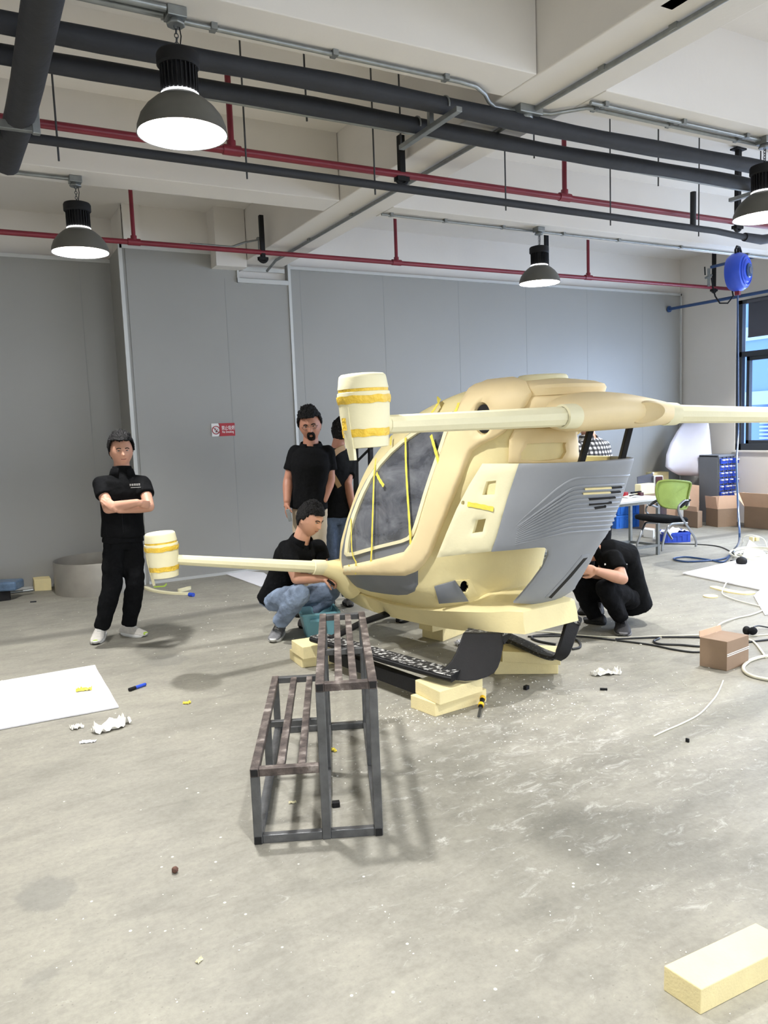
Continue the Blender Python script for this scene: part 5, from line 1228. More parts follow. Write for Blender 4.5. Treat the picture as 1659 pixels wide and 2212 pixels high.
for pts_, w_ in (([(697, 999, 7.13), (715, 987, 7.15), (730, 974, 7.22), (745, 966, 7.32)], .05), ([(697, 999, 7.13), (712, 1016, 7.15), (724, 1034, 7.17), (734, 1052, 7.2)], .045), ([(697, 997, 7.13), (686, 999, 7.12), (678, 1001, 7.16)], .06), ([(688, 997, 7.12), (686, 985, 7.14), (688, 974, 7.2)], .04), ([(690, 1001, 7.12), (683, 1012, 7.14), (680, 1024, 7.2)], .035)):
    P = smooth_path([Q(*q) for q in pts_], 5); rings = []
    for i, p in enumerate(P):
        d = norm(P[min(i+1, len(P)-1)]-P[max(i-1, 0)]); n_ = -norm(_fw*.85-_rt*.4); s_ = norm(np.cross(d, n_)); rings.append([p-s_*w_/2, p+s_*w_/2, p+s_*w_/2-n_*.02, p-s_*w_/2-n_*.02])
    MB().loft(rings).build('shoulder_strap', M['strap'], sm)
# ---- squatting man in jeans
def Q(x, y, d=6.3): return D(x, y, d)
fJ = norm(_rt*.78-_fw*.50+np.array([0, 0, -.38]))
J = dict(base=F(630, 1370), head=Q(669, 1122, 6.18), neck=Q(650, 1170, 6.24), chest=Q(636, 1204, 6.27), pelvis=Q(598, 1284, 6.38),
         shL=Q(688, 1182, 6.40), elL=Q(699, 1222, 6.42), wrL=Q(706, 1243, 6.38), shR=Q(618, 1184, 6.16), elR=Q(640, 1250, 6.02), wrR=Q(694, 1250, 6.10),
         hipL=Q(612, 1298, 6.52), knL=Q(716, 1276, 6.55), anL=Q(664, 1336, 6.62), hipR=Q(590, 1298, 6.30), knR=Q(648, 1283, 6.02), anR=Q(604, 1345, 6.22))
hj = Q(696, 1250, 6.10)
jm = person('person', 'man in black polo and blue jeans squatting beside the aircraft nose', J, fJ, norm(np.array([0, 0, 1])+_rt*.35-_fw*.1), M['denim'], M['skin'],
    [(F(609, 1366), F(589, 1390), M['shoe_g'], M['white'], dict(h=.115, w=.053)), (F(648, 1358), F(676, 1350), M['shoe_g'], M['dark'], {})], hs=1.10, hairkw=dict(top=.020, side=.010, hl=.46, seed=1),
    tors=(.148, .118), handspec=[(hj, norm(Q(714, 1254, 6.12)-hj), norm(np.array([0, 0, -1])+_fw*.3), -1, .7, 1, 0, 1), (Q(706, 1243, 6.38), norm(Q(716, 1252, 6.34)-Q(706, 1243, 6.38)), (0, 0, -1), 1, .6, 1, 0, 1)], sleeve=.66, leg_r=(.088, .082, .062), hem_drop=.07, armr=(.052, .044, .030), pants_fold=.03)
tool = MB().tube([Q(707, 1253, 6.08), Q(716, 1259, 6.08), Q(722, 1264, 6.1)], [.012, .011, .008], 10)
tag(tool.build('hand_tool', M['black_soft'], None, True), 'small black tool in the squatting man\'s hand at the nose', 'tool')
# ---- crouching man in black on the right
def Q(x, y, d=6.3): return D(x, y, d)
fK = norm(-_rt*.72-_fw*.3+np.array([0, 0, -.6]))
J = dict(base=F(1330, 1350), head=Q(1240, 1212, 6.36), neck=Q(1292, 1192, 6.26), chest=Q(1342, 1206, 6.25), pelvis=Q(1362, 1280, 6.36),
         shL=Q(1300, 1200, 6.04), elL=Q(1344, 1250, 5.95), wrL=Q(1290, 1234, 5.86), shR=Q(1318, 1186, 6.42), elR=Q(1300, 1240, 6.42), wrR=Q(1270, 1238, 6.2),
         hipL=Q(1362, 1293, 6.26), knL=Q(1308, 1272, 6.00), anL=Q(1342, 1336, 6.12), hipR=Q(1354, 1290, 6.46), knR=Q(1252, 1262, 6.30), anR=Q(1284, 1330, 6.40))
J['shL'] = Q(1326, 1206, 6.08); J['shR'] = Q(1318, 1186, 6.42)
hk = Q(1290, 1234, 5.86)
km = person('person', 'man all in black crouching behind the rear cowl with bent head', J, fK, norm(-_rt*.9+np.array([0, 0, .5])), M['bdenim'], M['skin'],
    [(F(1341, 1356), F(1347, 1377), M['shoe_b'], M['shoe_g'], dict(w=.062, h=.11)), (F(1308, 1350), F(1262, 1343), M['shoe_b'], M['dark'], {})], hs=1.0, hairkw=dict(top=.018, side=.010, hl=.5, seed=8),
    tors=(.158, .128), handspec=[(hk, norm(Q(1272, 1230, 5.86)-hk), norm(_fw+np.array([0, 0, -.3])), 1, .5, 1, 0, 1), (Q(1270, 1238, 6.2), -_rt, (0, 0, -1), -1, .5, 1, 0, 1)], sleeve=.60, leg_r=(.090, .078, .062), hem_drop=.12, armr=(.054, .047, .031), pants_fold=.026, face=False)
for q, s_ in (((1307, 1219), .012), ((1354, 1219), .008)): MB().box(Q(q[0], q[1], 5.985 if q[0] < 1320 else 6.0), (s_, .002, s_*1.1), [_rt, _fw, (0, 0, 1)]).build('shirt_mark', M['white'], km)
# ---- man in a checked shirt behind the cowl
ck, nt, b = _mat('checked_cloth'); N_ = nt.nodes; L_ = nt.links; tc = N_.new('ShaderNodeTexCoord'); b.inputs['Roughness'].default_value = .85
sep = N_.new('ShaderNodeSeparateXYZ'); L_.new(tc.outputs['Object'], sep.inputs[0]); outs = []
for ax_ in ('X', 'Z'):
    m1 = N_.new('ShaderNodeMath'); m1.operation = 'MULTIPLY'; m1.inputs[1].default_value = 26; L_.new(sep.outputs[ax_], m1.inputs[0])
    m2 = N_.new('ShaderNodeMath'); m2.operation = 'FRACT'; L_.new(m1.outputs[0], m2.inputs[0]); m3 = N_.new('ShaderNodeMath'); m3.operation = 'GREATER_THAN'; m3.inputs[1].default_value = .5; L_.new(m2.outputs[0], m3.inputs[0]); outs.append(m3.outputs[0])
ad = N_.new('ShaderNodeMath'); ad.operation = 'ADD'; L_.new(outs[0], ad.inputs[0]); L_.new(outs[1], ad.inputs[1]); dv = N_.new('ShaderNodeMath'); dv.operation = 'MULTIPLY'; dv.inputs[1].default_value = .5; L_.new(ad.outputs[0], dv.inputs[0])
rp_ = N_.new('ShaderNodeValToRGB'); rp_.color_ramp.interpolation = 'CONSTANT'; e = rp_.color_ramp.elements; e[0].color = hexc('#15161a'); e[1].position = .75; e[1].color = hexc('#e0e0e0'); q = e.new(.25); q.color = hexc('#4e5056'); L_.new(dv.outputs[0], rp_.inputs[0]); L_.new(rp_.outputs[0], b.inputs['Base Color']); M['check'] = ck
def Q(x, y, d=6.75): return D(x, y, d)
J = dict(base=F(1290, 1325), head=Q(1262, 908, 6.68), neck=Q(1272, 950, 6.72), chest=Q(1282, 990), pelvis=Q(1286, 1085, 6.8),
         shL=Q(1304, 966, 6.85), elL=Q(1312, 1030, 6.8), wrL=Q(1290, 1075, 6.6), shR=Q(1252, 968, 6.60), elR=Q(1240, 1030, 6.55), wrR=Q(1225, 1060, 6.35),
         hipL=Q(1300, 1105, 6.85), knL=Q(1298, 1210, 6.8), anL=Q(1296, 1300, 6.85), hipR=Q(1274, 1105, 6.75), knR=Q(1268, 1210, 6.7), anR=Q(1266, 1300, 6.75))
cm = person('person', 'man in black and white checked shirt standing behind the rear cowl', J, norm(-_rt*.8-_fw*.5+np.array([0, 0, -.4])), (0, 0, 1), M['bdenim'], M['skin'],
    [(F(1296, 1318), F(1290, 1332), M['shoe_b'], M['dark'], {}), (F(1266, 1318), F(1258, 1330), M['shoe_b'], M['dark'], {})], hs=1.0, shirt=M['check'], tors=(.16, .12), sleeve=.9, face=False,
    handspec=[(Q(1290, 1075, 6.6), -_rt, (0, 0, -1), 1, .5, 1, 0, 1), (Q(1225, 1060, 6.35), -_rt, (0, 0, -1), -1, .5, 1, 0, 1)])
# ---- squatting helper hidden behind the hull, one shoe shows under it
def Q(x, y, d=7.0): return D(x, y, d)
J = dict(base=F(880, 1345), head=Q(925, 1135, 6.9), neck=Q(925, 1172, 6.95), chest=Q(928, 1205, 7.0), pelvis=Q(930, 1272, 7.1),
         shL=Q(955, 1182, 7.1), elL=Q(965, 1235, 7.0), wrL=Q(940, 1260, 6.8), shR=Q(895, 1182, 6.9), elR=Q(885, 1235, 6.8), wrR=Q(905, 1262, 6.65),
         hipL=Q(945, 1288, 7.1), knL=Q(930, 1255, 6.75), anL=Q(925, 1318, 6.85), hipR=Q(915, 1288, 7.05), knR=Q(880, 1255, 6.65), anR=Q(872, 1318, 6.72))
person('person', 'helper squatting behind the hull, only a grey shoe visible below it', J, norm(-_rt*.3-_fw*.9+np.array([0, 0, -.4])), (0, 0, 1), M['bdenim'], M['skin'],
    [(F(884, 1340), F(858, 1346), M['shoe_g'], M['dark'], {}), (F(930, 1334), F(926, 1350), M['shoe_g'], M['dark'], {})], hs=1.0, face=False,
    handspec=[(J['wrL'], -_rt, (0, 0, -1), 1, .5, 1, 0, 1), (J['wrR'], -_rt, (0, 0, -1), -1, .5, 1, 0, 1)], leg_r=(.088, .074, .058))
# ============================================================ THINGS ON THE FLOOR
def zat(g, y):
    lo, hi = -.1, 4
    for _ in range(40):
        m = (lo+hi)/2
        if proj([g[0], g[1], m])[0][1] > y: lo = m
        else: hi = m
    return m
# ---- stepped steel frame
M['slat'] = simple('rusty_dusty_steel', '#57504e', .55, .35, var=.55, vs_=16, bump=.2, bs=80, detail=10)
r_ = [n for n in M['slat'].node_tree.nodes if n.type == 'VALTORGB'][0]; r_.color_ramp.elements[0].position = .38; r_.color_ramp.elements[0].color = hexc('#453d3a'); r_.color_ramp.elements[1].position = .72; r_.color_ramp.elements[1].color = hexc('#a39b94'); e_ = r_.color_ramp.elements.new(.56); e_.color = hexc('#665c57')
A0 = F(549, 1825); B0 = F(828, 1805); e1 = norm(B0-A0); e2 = np.array([-e1[1], e1[0], 0]); WT = np.linalg.norm(B0-A0); MI = np.dot(F(697, 1815)-A0, e1)
sf = thing('step_frame', 'two level welded steel step frame standing in front of the aircraft', 'step frame', A0)
T = .036; LL = 1.2; ZT = .672; ZL = .328
ax3 = [e1, e2, (0, 0, 1)]
def SB(name, x0, x1, y0, y1, z0, z1, mat=None, bev=.003):
    c = A0+e1*(x0+x1)/2+e2*(y0+y1)/2+np.array([0, 0, (z0+z1)/2]); return MB().box(c, (x1-x0, y1-y0, z1-z0), ax3).build(name, mat or M['steel'], sf, bevel=bev)
for x0, zt in ((0, ZL), (MI, ZT), (WT-T, ZT)):
    for y0 in (0, LL*.5, LL-T): SB('leg', x0, x0+T, y0, y0+T, 0 if y0 != LL*.5 else T, zt-T)
for x0, x1, z in ((0, WT-T, 0), ):
    SB('floor_rail', T, MI, .003, T-.003, 0, T); SB('floor_rail', MI+T, WT-T, .003, T-.003, 0, T); SB('floor_rail', T, MI, LL-T, LL, 0, T); SB('floor_rail', MI+T, WT-T, LL-T, LL, 0, T)
for x0 in (0, MI, WT-T): SB('floor_rail', x0, x0+T, T, LL-T, 0, T)
for x0, z in ((0, ZL), (MI, ZT), (WT-T, ZT)): SB('top_rail', x0, x0+T, -.002, LL, z-T, z, M['slat'])
for x0, x1, z in ((T, MI, ZL), (MI+T, WT-T, ZT)):
    SB('cross_rail', x0, x1, 0, T, z-T, z-.003, M['slat']); SB('cross_rail', x0, x1, LL-T, LL, z-T, z-.003); SB('cross_rail', x0, x1, LL*.5, LL*.5+T*.8, z-T-.03, z-T-.001)
g_ = (MI-T)/3; g2_ = (WT-MI-2*T)/3
for k in (1, 2): SB('slat', T+g_*k*1.06-T*.45, T+g_*k*1.06+T*.45, T, LL-T, z-T if False else ZL-T, ZL-.001, M['slat'])
for k in (1, 2): SB('slat', MI+T+g2_*k-T*.45, MI+T+g2_*k+T*.45, T, LL-T, ZT-T, ZT-.001, M['slat'])
for x0, z in ((0, ZL), (MI, ZT), (WT-T, ZT), (0, T), (WT-T, T)):
    SB('end_shade', x0+.004, x0+T-.004, -.0045, -.001, z-T+.004, z-.004, M['dark'], 0)  # dark plates paint the shade inside hollow tube ends
# ---- foam blocks
BLK = 'cream foam blocks under the skids'
def block(P, A, B, z0, z1, label, group=BLK, mat='foam_old', bev=.004):
    P, A, B = [np.array([*np.asarray(q)[:2], 0]) if len(q) == 3 and not isinstance(q, tuple) else F(q[0], q[1], z0) for q in (P, A, B)]
    C4 = A+B-P; b_ = [P, A, C4, B]
    m = MB().add([(p[0], p[1], z0) for p in b_]+[(p[0]+.002, p[1], z1) for p in b_], [(0, 1, 2, 3), (7, 6, 5, 4), (0, 4, 5, 1), (1, 5, 6, 2), (2, 6, 7, 3), (3, 7, 4, 0)])
    return tag(m.build('foam_block', M[mat], None, bevel=bev), label, 'foam block', group)
block((940, 1549), (887, 1529), (1051, 1516), 0, .082, 'lower foam block of the stack under the near skid leg')
block((950, 1524), (897, 1497), (1043, 1494), .083, .165, 'upper foam block of the stack under the near skid leg')
block((652, 1443), (626, 1423), (757, 1430), 0, .075, 'lower foam block behind the tall end of the step frame')
block((655, 1425), (630, 1408), (736, 1412), .076, .165, 'upper foam block behind the tall end of the step frame')
block((1068, 1457), (1062, 1432), (1206, 1456), 0, .09, 'lower foam block under the far skid')
block((1085, 1430), (1088, 1412), (1211, 1437), .091, .165, 'upper foam block under the far skid')
block((957, 1386), (912, 1376), (1008, 1366), 0, .11, 'lower foam block under the middle of the hull')
block((934, 1366), (905, 1358), (975, 1356), .111, .235, 'upper foam block under the middle of the hull')
Pb = F(1513, 2193); Ab = F(1433, 2139); dr = norm(F(1659, 2117)-Pb); zb3 = zat(Pb, 2138)
block(Pb, Ab, Pb+dr*.40, 0, zb3, 'large cream foam block lying alone in the lower right corner', None, bev=.003)
block((75, 1277), (72, 1270), (112, 1275), 0, .13, 'small cream foam block at the foot of the left wall', None)
# ---- white foam sheets
def sheet(poly, t, label, mat='felt', name='foam_sheet', z0=0.001, wav=.004):
    P = []; n = len(poly)
    for i in range(n):
        a = np.asarray(poly[i]); b = np.asarray(poly[(i+1) % n])
        for k in range(10): p = a+(b-a)*k/10; P.append((p[0]+wav*noise.noise(Vector(tuple(p*9))), p[1]+wav*noise.noise(Vector(tuple(p*9+4)))))
    return tag(MB().prism(P, z0, z0+t).build(name, M[mat], None, bevel=t*.3), label, 'foam sheet')
sheet([(-1.1, 5.98, 0), (.733, 5.976, 0), (.728, 4.945, 0), (-1.1, 5.02, 0)], .014, 'white foam sheet lying flat at the left edge')
sheet([F(1474, 1241), F(1655, 1279), F(1659, 1279)+np.array([.8, .3, 0]), F(1659, 1203)+np.array([.9, .9, 0]), F(1600, 1211)], .02, 'large white foam sheet lying on the right under hoses')
sheet([F(1628, 1289), F(1652, 1330), F(1659, 1345)+np.array([.5, .1, 0]), F(1659, 1290)+np.array([.6, .4, 0])], .01, 'small white foam sheet at the right edge nearer the carton')
sheet([F(488, 1241), F(520, 1234), F(570, 1238), F(600, 1262), F(562, 1268)], .008, 'white sheet on the floor along the wall behind the squatting man')
# ---- cables and hoses
def cable(px, r, mat, label, name='cable', cat='cable', z=None, n=8, lift=None):
    P = [F(q[0], q[1], (q[2] if len(q) > 2 else r)) for q in px]; P = smooth_path(P, n)
    return tag(MB().tube(P, r, 8).build(name, M[mat], None, True), label, cat)
cable([(1100, 1362), (1180, 1365), (1250, 1372), (1340, 1377), (1420, 1374), (1500, 1372), (1545, 1371), (1580, 1376), (1659, 1371), (1720, 1370)], .005, 'cable_w', 'white cable running along the floor behind the small carton')
cable([(1140, 1375), (1240, 1374), (1320, 1382), (1400, 1392), (1450, 1402), (1490, 1408), (1520, 1408), (1560, 1404), (1600, 1390), (1659, 1382)], .007, 'cable_b', 'black cable sagging in a long line to the small carton')
cable([(1330, 1380), (1420, 1377), (1412, 1385), (1425, 1391), (1470, 1393), (1520, 1396), (1560, 1385), (1520, 1377), (1430, 1376)], .008, 'cable_b', 'black cable loop left of the small carton')
cable([(1236, 1402), (1252, 1398), (1252, 1388), (1235, 1378), (1190, 1370), (1150, 1375), (1160, 1384), (1200, 1392)], .009, 'cable_b', 'black cable coil under the tail of the hull')
cable([(1550, 1370, .02), (1547, 1358, .02), (1560, 1345, .02), (1590, 1335, .01), (1625, 1327, .01), (1650, 1315, .01), (1659, 1290, .01), (1652, 1262, .03), (1630, 1246, .04), (1600, 1243, .05), (1575, 1252, .05), (1563, 1270, .04), (1562, 1284, .012), (1590, 1296, .01), (1640, 1309, .01)], .006, 'cable_w', 'clear cream hose in big loops above the right foam sheet', 'hose', 'hose')
cable([(1659, 1417), (1640, 1420), (1618, 1428), (1606, 1440), (1610, 1452), (1630, 1462), (1670, 1470)], .011, 'cable_w', 'thick cream hose curling in at the right edge by the small carton', 'hose', 'hose')
cable([(1412, 1590), (1440, 1577), (1475, 1562), (1510, 1543), (1535, 1518), (1550, 1498), (1562, 1470)], .0045, 'cable_w', 'lone thin cream rod curved on the floor right of centre', 'plastic_rod', 'rod')
cable([(1610, 1380), (1630, 1388), (1655, 1420)], .008, 'cable_w', 'white cable behind the thick cream hose')
cable([(1330, 1172), (1400, 1174), (1460, 1175), (1510, 1176), (1550, 1180), (1572, 1188), (1582, 1196), (1608, 1206)], .007, 'cable_b', 'black cable running from under the chair to the hose coil')
cable([(1578, 1211), (1600, 1214), (1630, 1214), (1659, 1216)], .008, 'cable_b', 'short black cable to the round black plug')
for k in range(7):
    cx_, cy_ = 1630+6*math.sin(k*2.1), 1196+3*math.cos(k*1.7); pts = []
    for a in np.linspace(0, 2*PI, 13): pts.append((cx_+(34+3*k)*math.cos(a), cy_+(7+1.2*k)*math.sin(a)*.9, .01+.012*k))
    cable(pts, .0075, 'cable_w', ['lowest', 'second', 'third', 'fourth', 'fifth', 'sixth', 'topmost'][k]+' turn of the white hose coil at right', 'hose_coil', 'hose', n=4)
cable([(1605, 1170, .01), (1606, 1160, .16), (1625, 1156, .2), (1650, 1165, .15), (1659, 1190, .05)], .006, 'cable_w', 'white hose arching up from the coil at right', 'hose', 'hose')
tag(MB().ell(F(1602, 1212, .05), np.diag([.06, .06, .05])).build('plug', M['black_soft'], None, True), 'round black plug lying at the tip of the right foam sheet', 'plug')
tag(MB().sph(F(1582, 1194, .03), .035).build('hose_coupling', M['chrome'], None, True), 'small grey hose coupling where blue hose and black cable meet', 'coupling')
ca = thing('caster_fitting', 'black caster like fitting with cable right of the carton', 'fitting', F(1618, 1365))
MB().ell(F(1613, 1362, .035), np.diag([.03, .03, .035])).build('wheel', M['black_soft'], ca, True); MB().ell(F(1626, 1363, .04), np.diag([.04, .03, .03])).build('body', M['cloth2'], ca, True)
cable([(1628, 1355, .05), (1640, 1352, .03), (1670, 1358)], .006, 'cable_b', 'thin black cable leaving the caster fitting')
# ---- cartons
def carton(P, A, B, h, name, label, flaps=(), mat='carton', tape=True, lid=True, stamp=False, z0=0.0):
    P, A, B = [F(*q[:2], z0) if isinstance(q, tuple) else np.asarray(q) for q in (P, A, B)]
    a = A-P; b = B-P; C4 = P+a+b; P, A, B = [np.array([q[0], q[1], z0]) for q in (P, A, B)]; a = A-P; b = B-P; C4 = P+a+b; t = thing(name, label, 'carton', P)
    up = np.array([0, 0, h]); th = .006
    if lid: MB().add([P, A, C4, B, P+up, A+up, C4+up, B+up], [(3, 2, 1, 0), (4, 5, 6, 7), (0, 1, 5, 4), (1, 2, 6, 5), (2, 3, 7, 6), (3, 0, 4, 7)]).build('box_body', M[mat], t, bevel=.003)
    else:
        m = MB()
        for s0, s1 in ((P, A), (A, C4), (C4, B), (B, P)):
            inn = norm((P+C4)/2-(s0+s1)/2); m.add([s0, s1, s1+up, s0+up, s0+inn*th, s1+inn*th, s1+inn*th+up, s0+inn*th+up], [(0, 1, 2, 3), (7, 6, 5, 4), (3, 2, 6, 7), (0, 4, 5, 1), (0, 3, 7, 4), (1, 5, 6, 2)])
        m.add([P, A, C4, B, P+up*.02, A+up*.02, C4+up*.02, B+up*.02], [(3, 2, 1, 0), (4, 5, 6, 7)])
        m.build('box_body', M[mat], t)
    for s0k, s1k, out_, L_, el in flaps:
        C_ = dict(P=P, A=A, B=B, C=C4); s0 = C_[s0k]+up; s1 = C_[s1k]+up; o_ = norm((s0+s1)/2-(P+C4)/2-up); o_ = norm(o_*np.array([1, 1, 0]))
        dv = (o_*math.cos(el)+np.array([0, 0, 1])*math.sin(el))*L_*out_
        nn = norm(np.cross(s1-s0, dv))
        MB().slab([s0, s1, s1+dv-(s1-s0)*.03, s0+dv+(s1-s0)*.03], .004, nn).build('flap', M['carton_in' if mat == 'carton' else mat], t)
    if tape and lid:
        n_ = norm(np.cross(b, (0, 0, 1))); n_ = n_*(-1 if np.dot(n_, a) > 0 else 1)
        for f_ in (.50, .56): MB().bar(P+up*f_+n_*.0015, B+up*(f_+.04)+n_*.0015, .006, .002, n_).build('tape_seam', M['white'], t)
    return t
Pc = F(1570, 1450)
carton(Pc, F(1511, 1438), F(1617, 1433), .20, 'cardboard_box', 'small brown carton beside the cables, right of the black crouching man', flaps=(('A', 'C', 1, .04, 1.45),))
carton((1550, 1139), (1525, 1134.5), (1592, 1136.5), zat(F(1550, 1139), 1100), 'cardboard_box', 'open brown carton with upright flaps below the blue drawer cabinet', flaps=(('P', 'A', .55, .34, 1.45), ('P', 'B', .5, .40, 1.5), ('A', 'C', .5, .34, 1.6), ('B', 'C', .5, .36, 1.7)), lid=False)
carton(np.array([10.20, 7.48, 0]), np.array([10.48, 7.50, 0]), np.array([10.24, 6.75, 0]), zat(F(1609, 1137), 1092), 'cardboard_box', 'big open brown carton with wide pale flaps at right edge', flaps=(('P', 'B', 1, .28, .9), ('A', 'C', 1, .14, 1.1), ('P', 'A', 1, .25, .8)), lid=False)
tcb = carton((1507, 1141), (1476, 1136), (1517, 1138.5), zat(F(1507, 1141), 1106), 'cardboard_box', 'low brown carton with white shipping label beside the green chair', flaps=(('P', 'A', .4, .2, 1.4),), tape=False)
pA = F(1507, 1141); aA = F(1476, 1136); nn = norm(np.cross(aA-pA, (0, 0, 1))); nn = nn*(1 if nn[1] < 0 else -1)
lb_ = MB(); c_ = (pA+(aA-pA)*.45)+np.array([0, 0, .13])+nn*.004; lb_.box(c_, (.16, .002, .13), [norm(aA-pA), nn, (0, 0, 1)]); lb_.build('shipping_label', M['white'], tcb)
lb2 = MB()
for k in range(4): lb2.box(c_+norm(aA-pA)*(.03-.02*k)+nn*.002+np.array([0, 0, .02*(k % 2)]), (.008, .001, .07), [norm(aA-pA), nn, (0, 0, 1)])
lb2.build('label_print', M['cloth2'], tcb)
carton(F(1510, 1130), F(1440, 1130), F(1510, 1129)+np.array([.06, .20, 0]), zat(F(1510, 1129), 1048), 'cardboard_box', 'tall stretch wrapped pale carton behind the green chair', mat='carton_in', flaps=())
dk_ = F(1420, 1141); dkd = float((dk_-CAMP) @ -ROT[:, 2])
carton(dk_, F(1392, 1144), dk_+np.array([.06, .16, 0]), zat(dk_, 1051), 'cardboard_box', 'dark brown carton with a boxed picture on it behind the work table', mat='carton', tape=False)
zw_ = zat(F(1510, 1129), 1048); gq_ = F(1455, 1125)
ck_ = carton(np.array([gq_[0], gq_[1]+.10, 0])+0, np.array([gq_[0]-.30, gq_[1]+.16, 0]), np.array([gq_[0]+.03, gq_[1]+.30, 0]), .20, 'cardboard_box', 'small beige carton on top of the wrapped carton', mat='foam_old', tape=False, flaps=(), z0=zw_+.002)
M['card_d'] = simple('dark_print', '#4a1c22', .6, var=.1)
bx = thing('picture_box', 'white box with dark red picture on the pile behind the table', 'box', D(1420, 1046, dkd+.1))
MB().box(D(1420, 1039, dkd+.12), (.14, .10, .17), [_rt, _fw, (0, 0, 1)]).build('box_body', M['white'], bx); MB().box(D(1424, 1039, dkd+.06), (.10, .008, .135), [_rt, _fw, (0, 0, 1)]).build('picture', M['card_d'], bx)
mo = thing('flat_panel', 'grey flat panel leaning on the pile behind the table', 'panel', D(1395, 1046, dkd+.1))
MB().slab([D(1377, 1049, dkd+.1), D(1376, 1030, dkd+.15), D(1410, 1022, dkd+.15), D(1408, 1049, dkd+.1)], .02, _fw).build('panel', M['blind'], mo); MB().box(D(1410, 1022, dkd+.15), (.03, .03, .03)).build('corner_cap', M['white'], mo)
carton(np.array([10.0, 8.3, 0]), np.array([9.86, 8.38, 0]), np.array([10.08, 8.44, 0]), .44, 'cardboard_box', 'white printed carton between wrapped carton and drawer cabinet', mat='white', tape=False)
carton((1411, 1163), (1390, 1160), (1414, 1159), .115, 'cardboard_box', 'small white box on the floor under the chair', mat='white', tape=False)
# ---- drawer cabinet by the right wall
cb = thing('drawer_cabinet', 'grey parts cabinet with blue plastic drawers below the window', 'cabinet', (10.15, 8.05, 0))
yf = 7.96; xL = onY(1553, 1050, yf)[0]; xR = min(onY(1606, 1050, yf)[0], 10.63); zt = onY(1553, 985, yf)[2]; zb4 = .10
MB().box2((xL-.012, yf+.02, 0), (xR, yf+.36, zt)).box2((xL-.012, yf, zt-.02), (xR, yf+.36, zt+.012)).build('cabinet_body', M['primer_dark'], cb, bevel=.003)
cw_ = (xR-xL)/4; rh = (zt-.03-zb4)/9
for c in range(4): MB().box2((xL+c*cw_-.006, yf-.004, zb4), (xL+c*cw_+.006, yf+.02, zt-.02)).build('divider', M['galv'], cb)
for c in range(4):
    for r_ in range(9):
        out = .06 if (c, r_) in ((3, 0), (3, 3)) else .02 if (c+r_) % 5 == 0 else .0
        x0 = xL+c*cw_+.012; z0 = zt-.035-(r_+1)*rh
        dw = MB().box2((x0, yf-.01-out, z0+.012), (x0+cw_-.022, yf+.018, z0+rh-.012)).build('drawer', M['blue'], cb, bevel=.003)
        MB().box2((x0+.012, yf-.035-out, z0+rh*.62), (x0+cw_-.034, yf-.008-out, z0+rh*.80)).build('drawer_label', M['white'], dw)
# ---- curved sheets in the corner
M['film'] = simple('white_plastic_sheet', '#dcdae6', .25, var=.02)
edge = [(1477, 912), (1462, 932), (1448, 957), (1439, 982), (1437, 1008)]
rings = []
for i, (x, y) in enumerate(edge+[(1450, 1018), (1466, 1026)]):
    p = onY(x, y, 8.72-.02*i); z = p[2]; row = []
    for k in range(9):
        t_ = k/8; row.append([p[0]+(10.45-p[0])*t_, p[1]-.25*math.sin(PI*t_*.5)**2-.15*t_, z-.03*t_])
    rings.append(row)
o = MB().loft(rings, cap=False, closed_u=False).build('plastic_sheet', M['film'], None, True, ang=0); q = o.modifiers.new('thick', 'SOLIDIFY'); q.thickness = .006
tag(o, 'glossy white plastic sheet curling out of the corner by the window', 'plastic sheet')
# ---- work table
tb = thing('work_table', 'white topped steel work table behind the cowl', 'table', (7.4, 6.85, 0))
l1 = F(1421, 1198); l2 = F(1362, 1190); zt = zat(l1, 1075); e_ = norm(l2-l1)
q_ = np.array([-1.0, 0, 0]); LT = 1.5
for c in (l1, l2, l1+q_*LT, l2+q_*LT): MB().box((c[0], c[1], (zt-.03)/2), (.035, .035, zt-.03)).build('leg', M['galv'], tb)
z5 = .12
for a, b2 in ((l1, l2), (l1+q_*LT, l2+q_*LT), (l2, l2+q_*LT), (l1, l1+q_*LT)): MB().bar(a+np.array([0, 0, z5]), b2+np.array([0, 0, z5]), .03, .03).build('stretcher', M['galv'], tb); MB().bar(a+np.array([0, 0, zt-.045]), b2+np.array([0, 0, zt-.045]), .03, .035).build('apron', M['galv'], tb)
tp_ = [l1+np.array([.16, -.06, 0]), l2+np.array([.16, .1, 0]), l2+q_*(LT+.1)+np.array([0, .1, 0]), l1+q_*(LT+.1)+np.array([0, -.06, 0])]
MB().prism([(p[0], p[1]) for p in tp_][::-1], zt-.025, zt).build('table_top', M['white'], tb, bevel=.002)
def on_table(x, y): return F(x, y, zt)
p = on_table(1394, 1068); tag(MB().prism([(p[0]-.13, p[1]-.04), (p[0]+.13, p[1]-.04), (p[0]+.13, p[1]+.06), (p[0]-.13, p[1]+.06)], zt+.001, zt+.14).build('foam_piece', M['foam_pale'], None, bevel=.012), 'pale foam piece standing on the work table', 'foam block')
p = on_table(1351, 1073); tag(MB().box(p+np.array([0, 0, .03]), (.05, .05, .058)).build('small_case', M['red'], None, bevel=.004), 'small red case on the work table beside the cowl', 'case')
p = on_table(1384, 1071); tag(MB().box(p+np.array([0, 0, .022]), (.06, .05, .042)).build('small_case', M['card_d'], None, bevel=.004), 'small dark red case before the foam piece on the table', 'case')
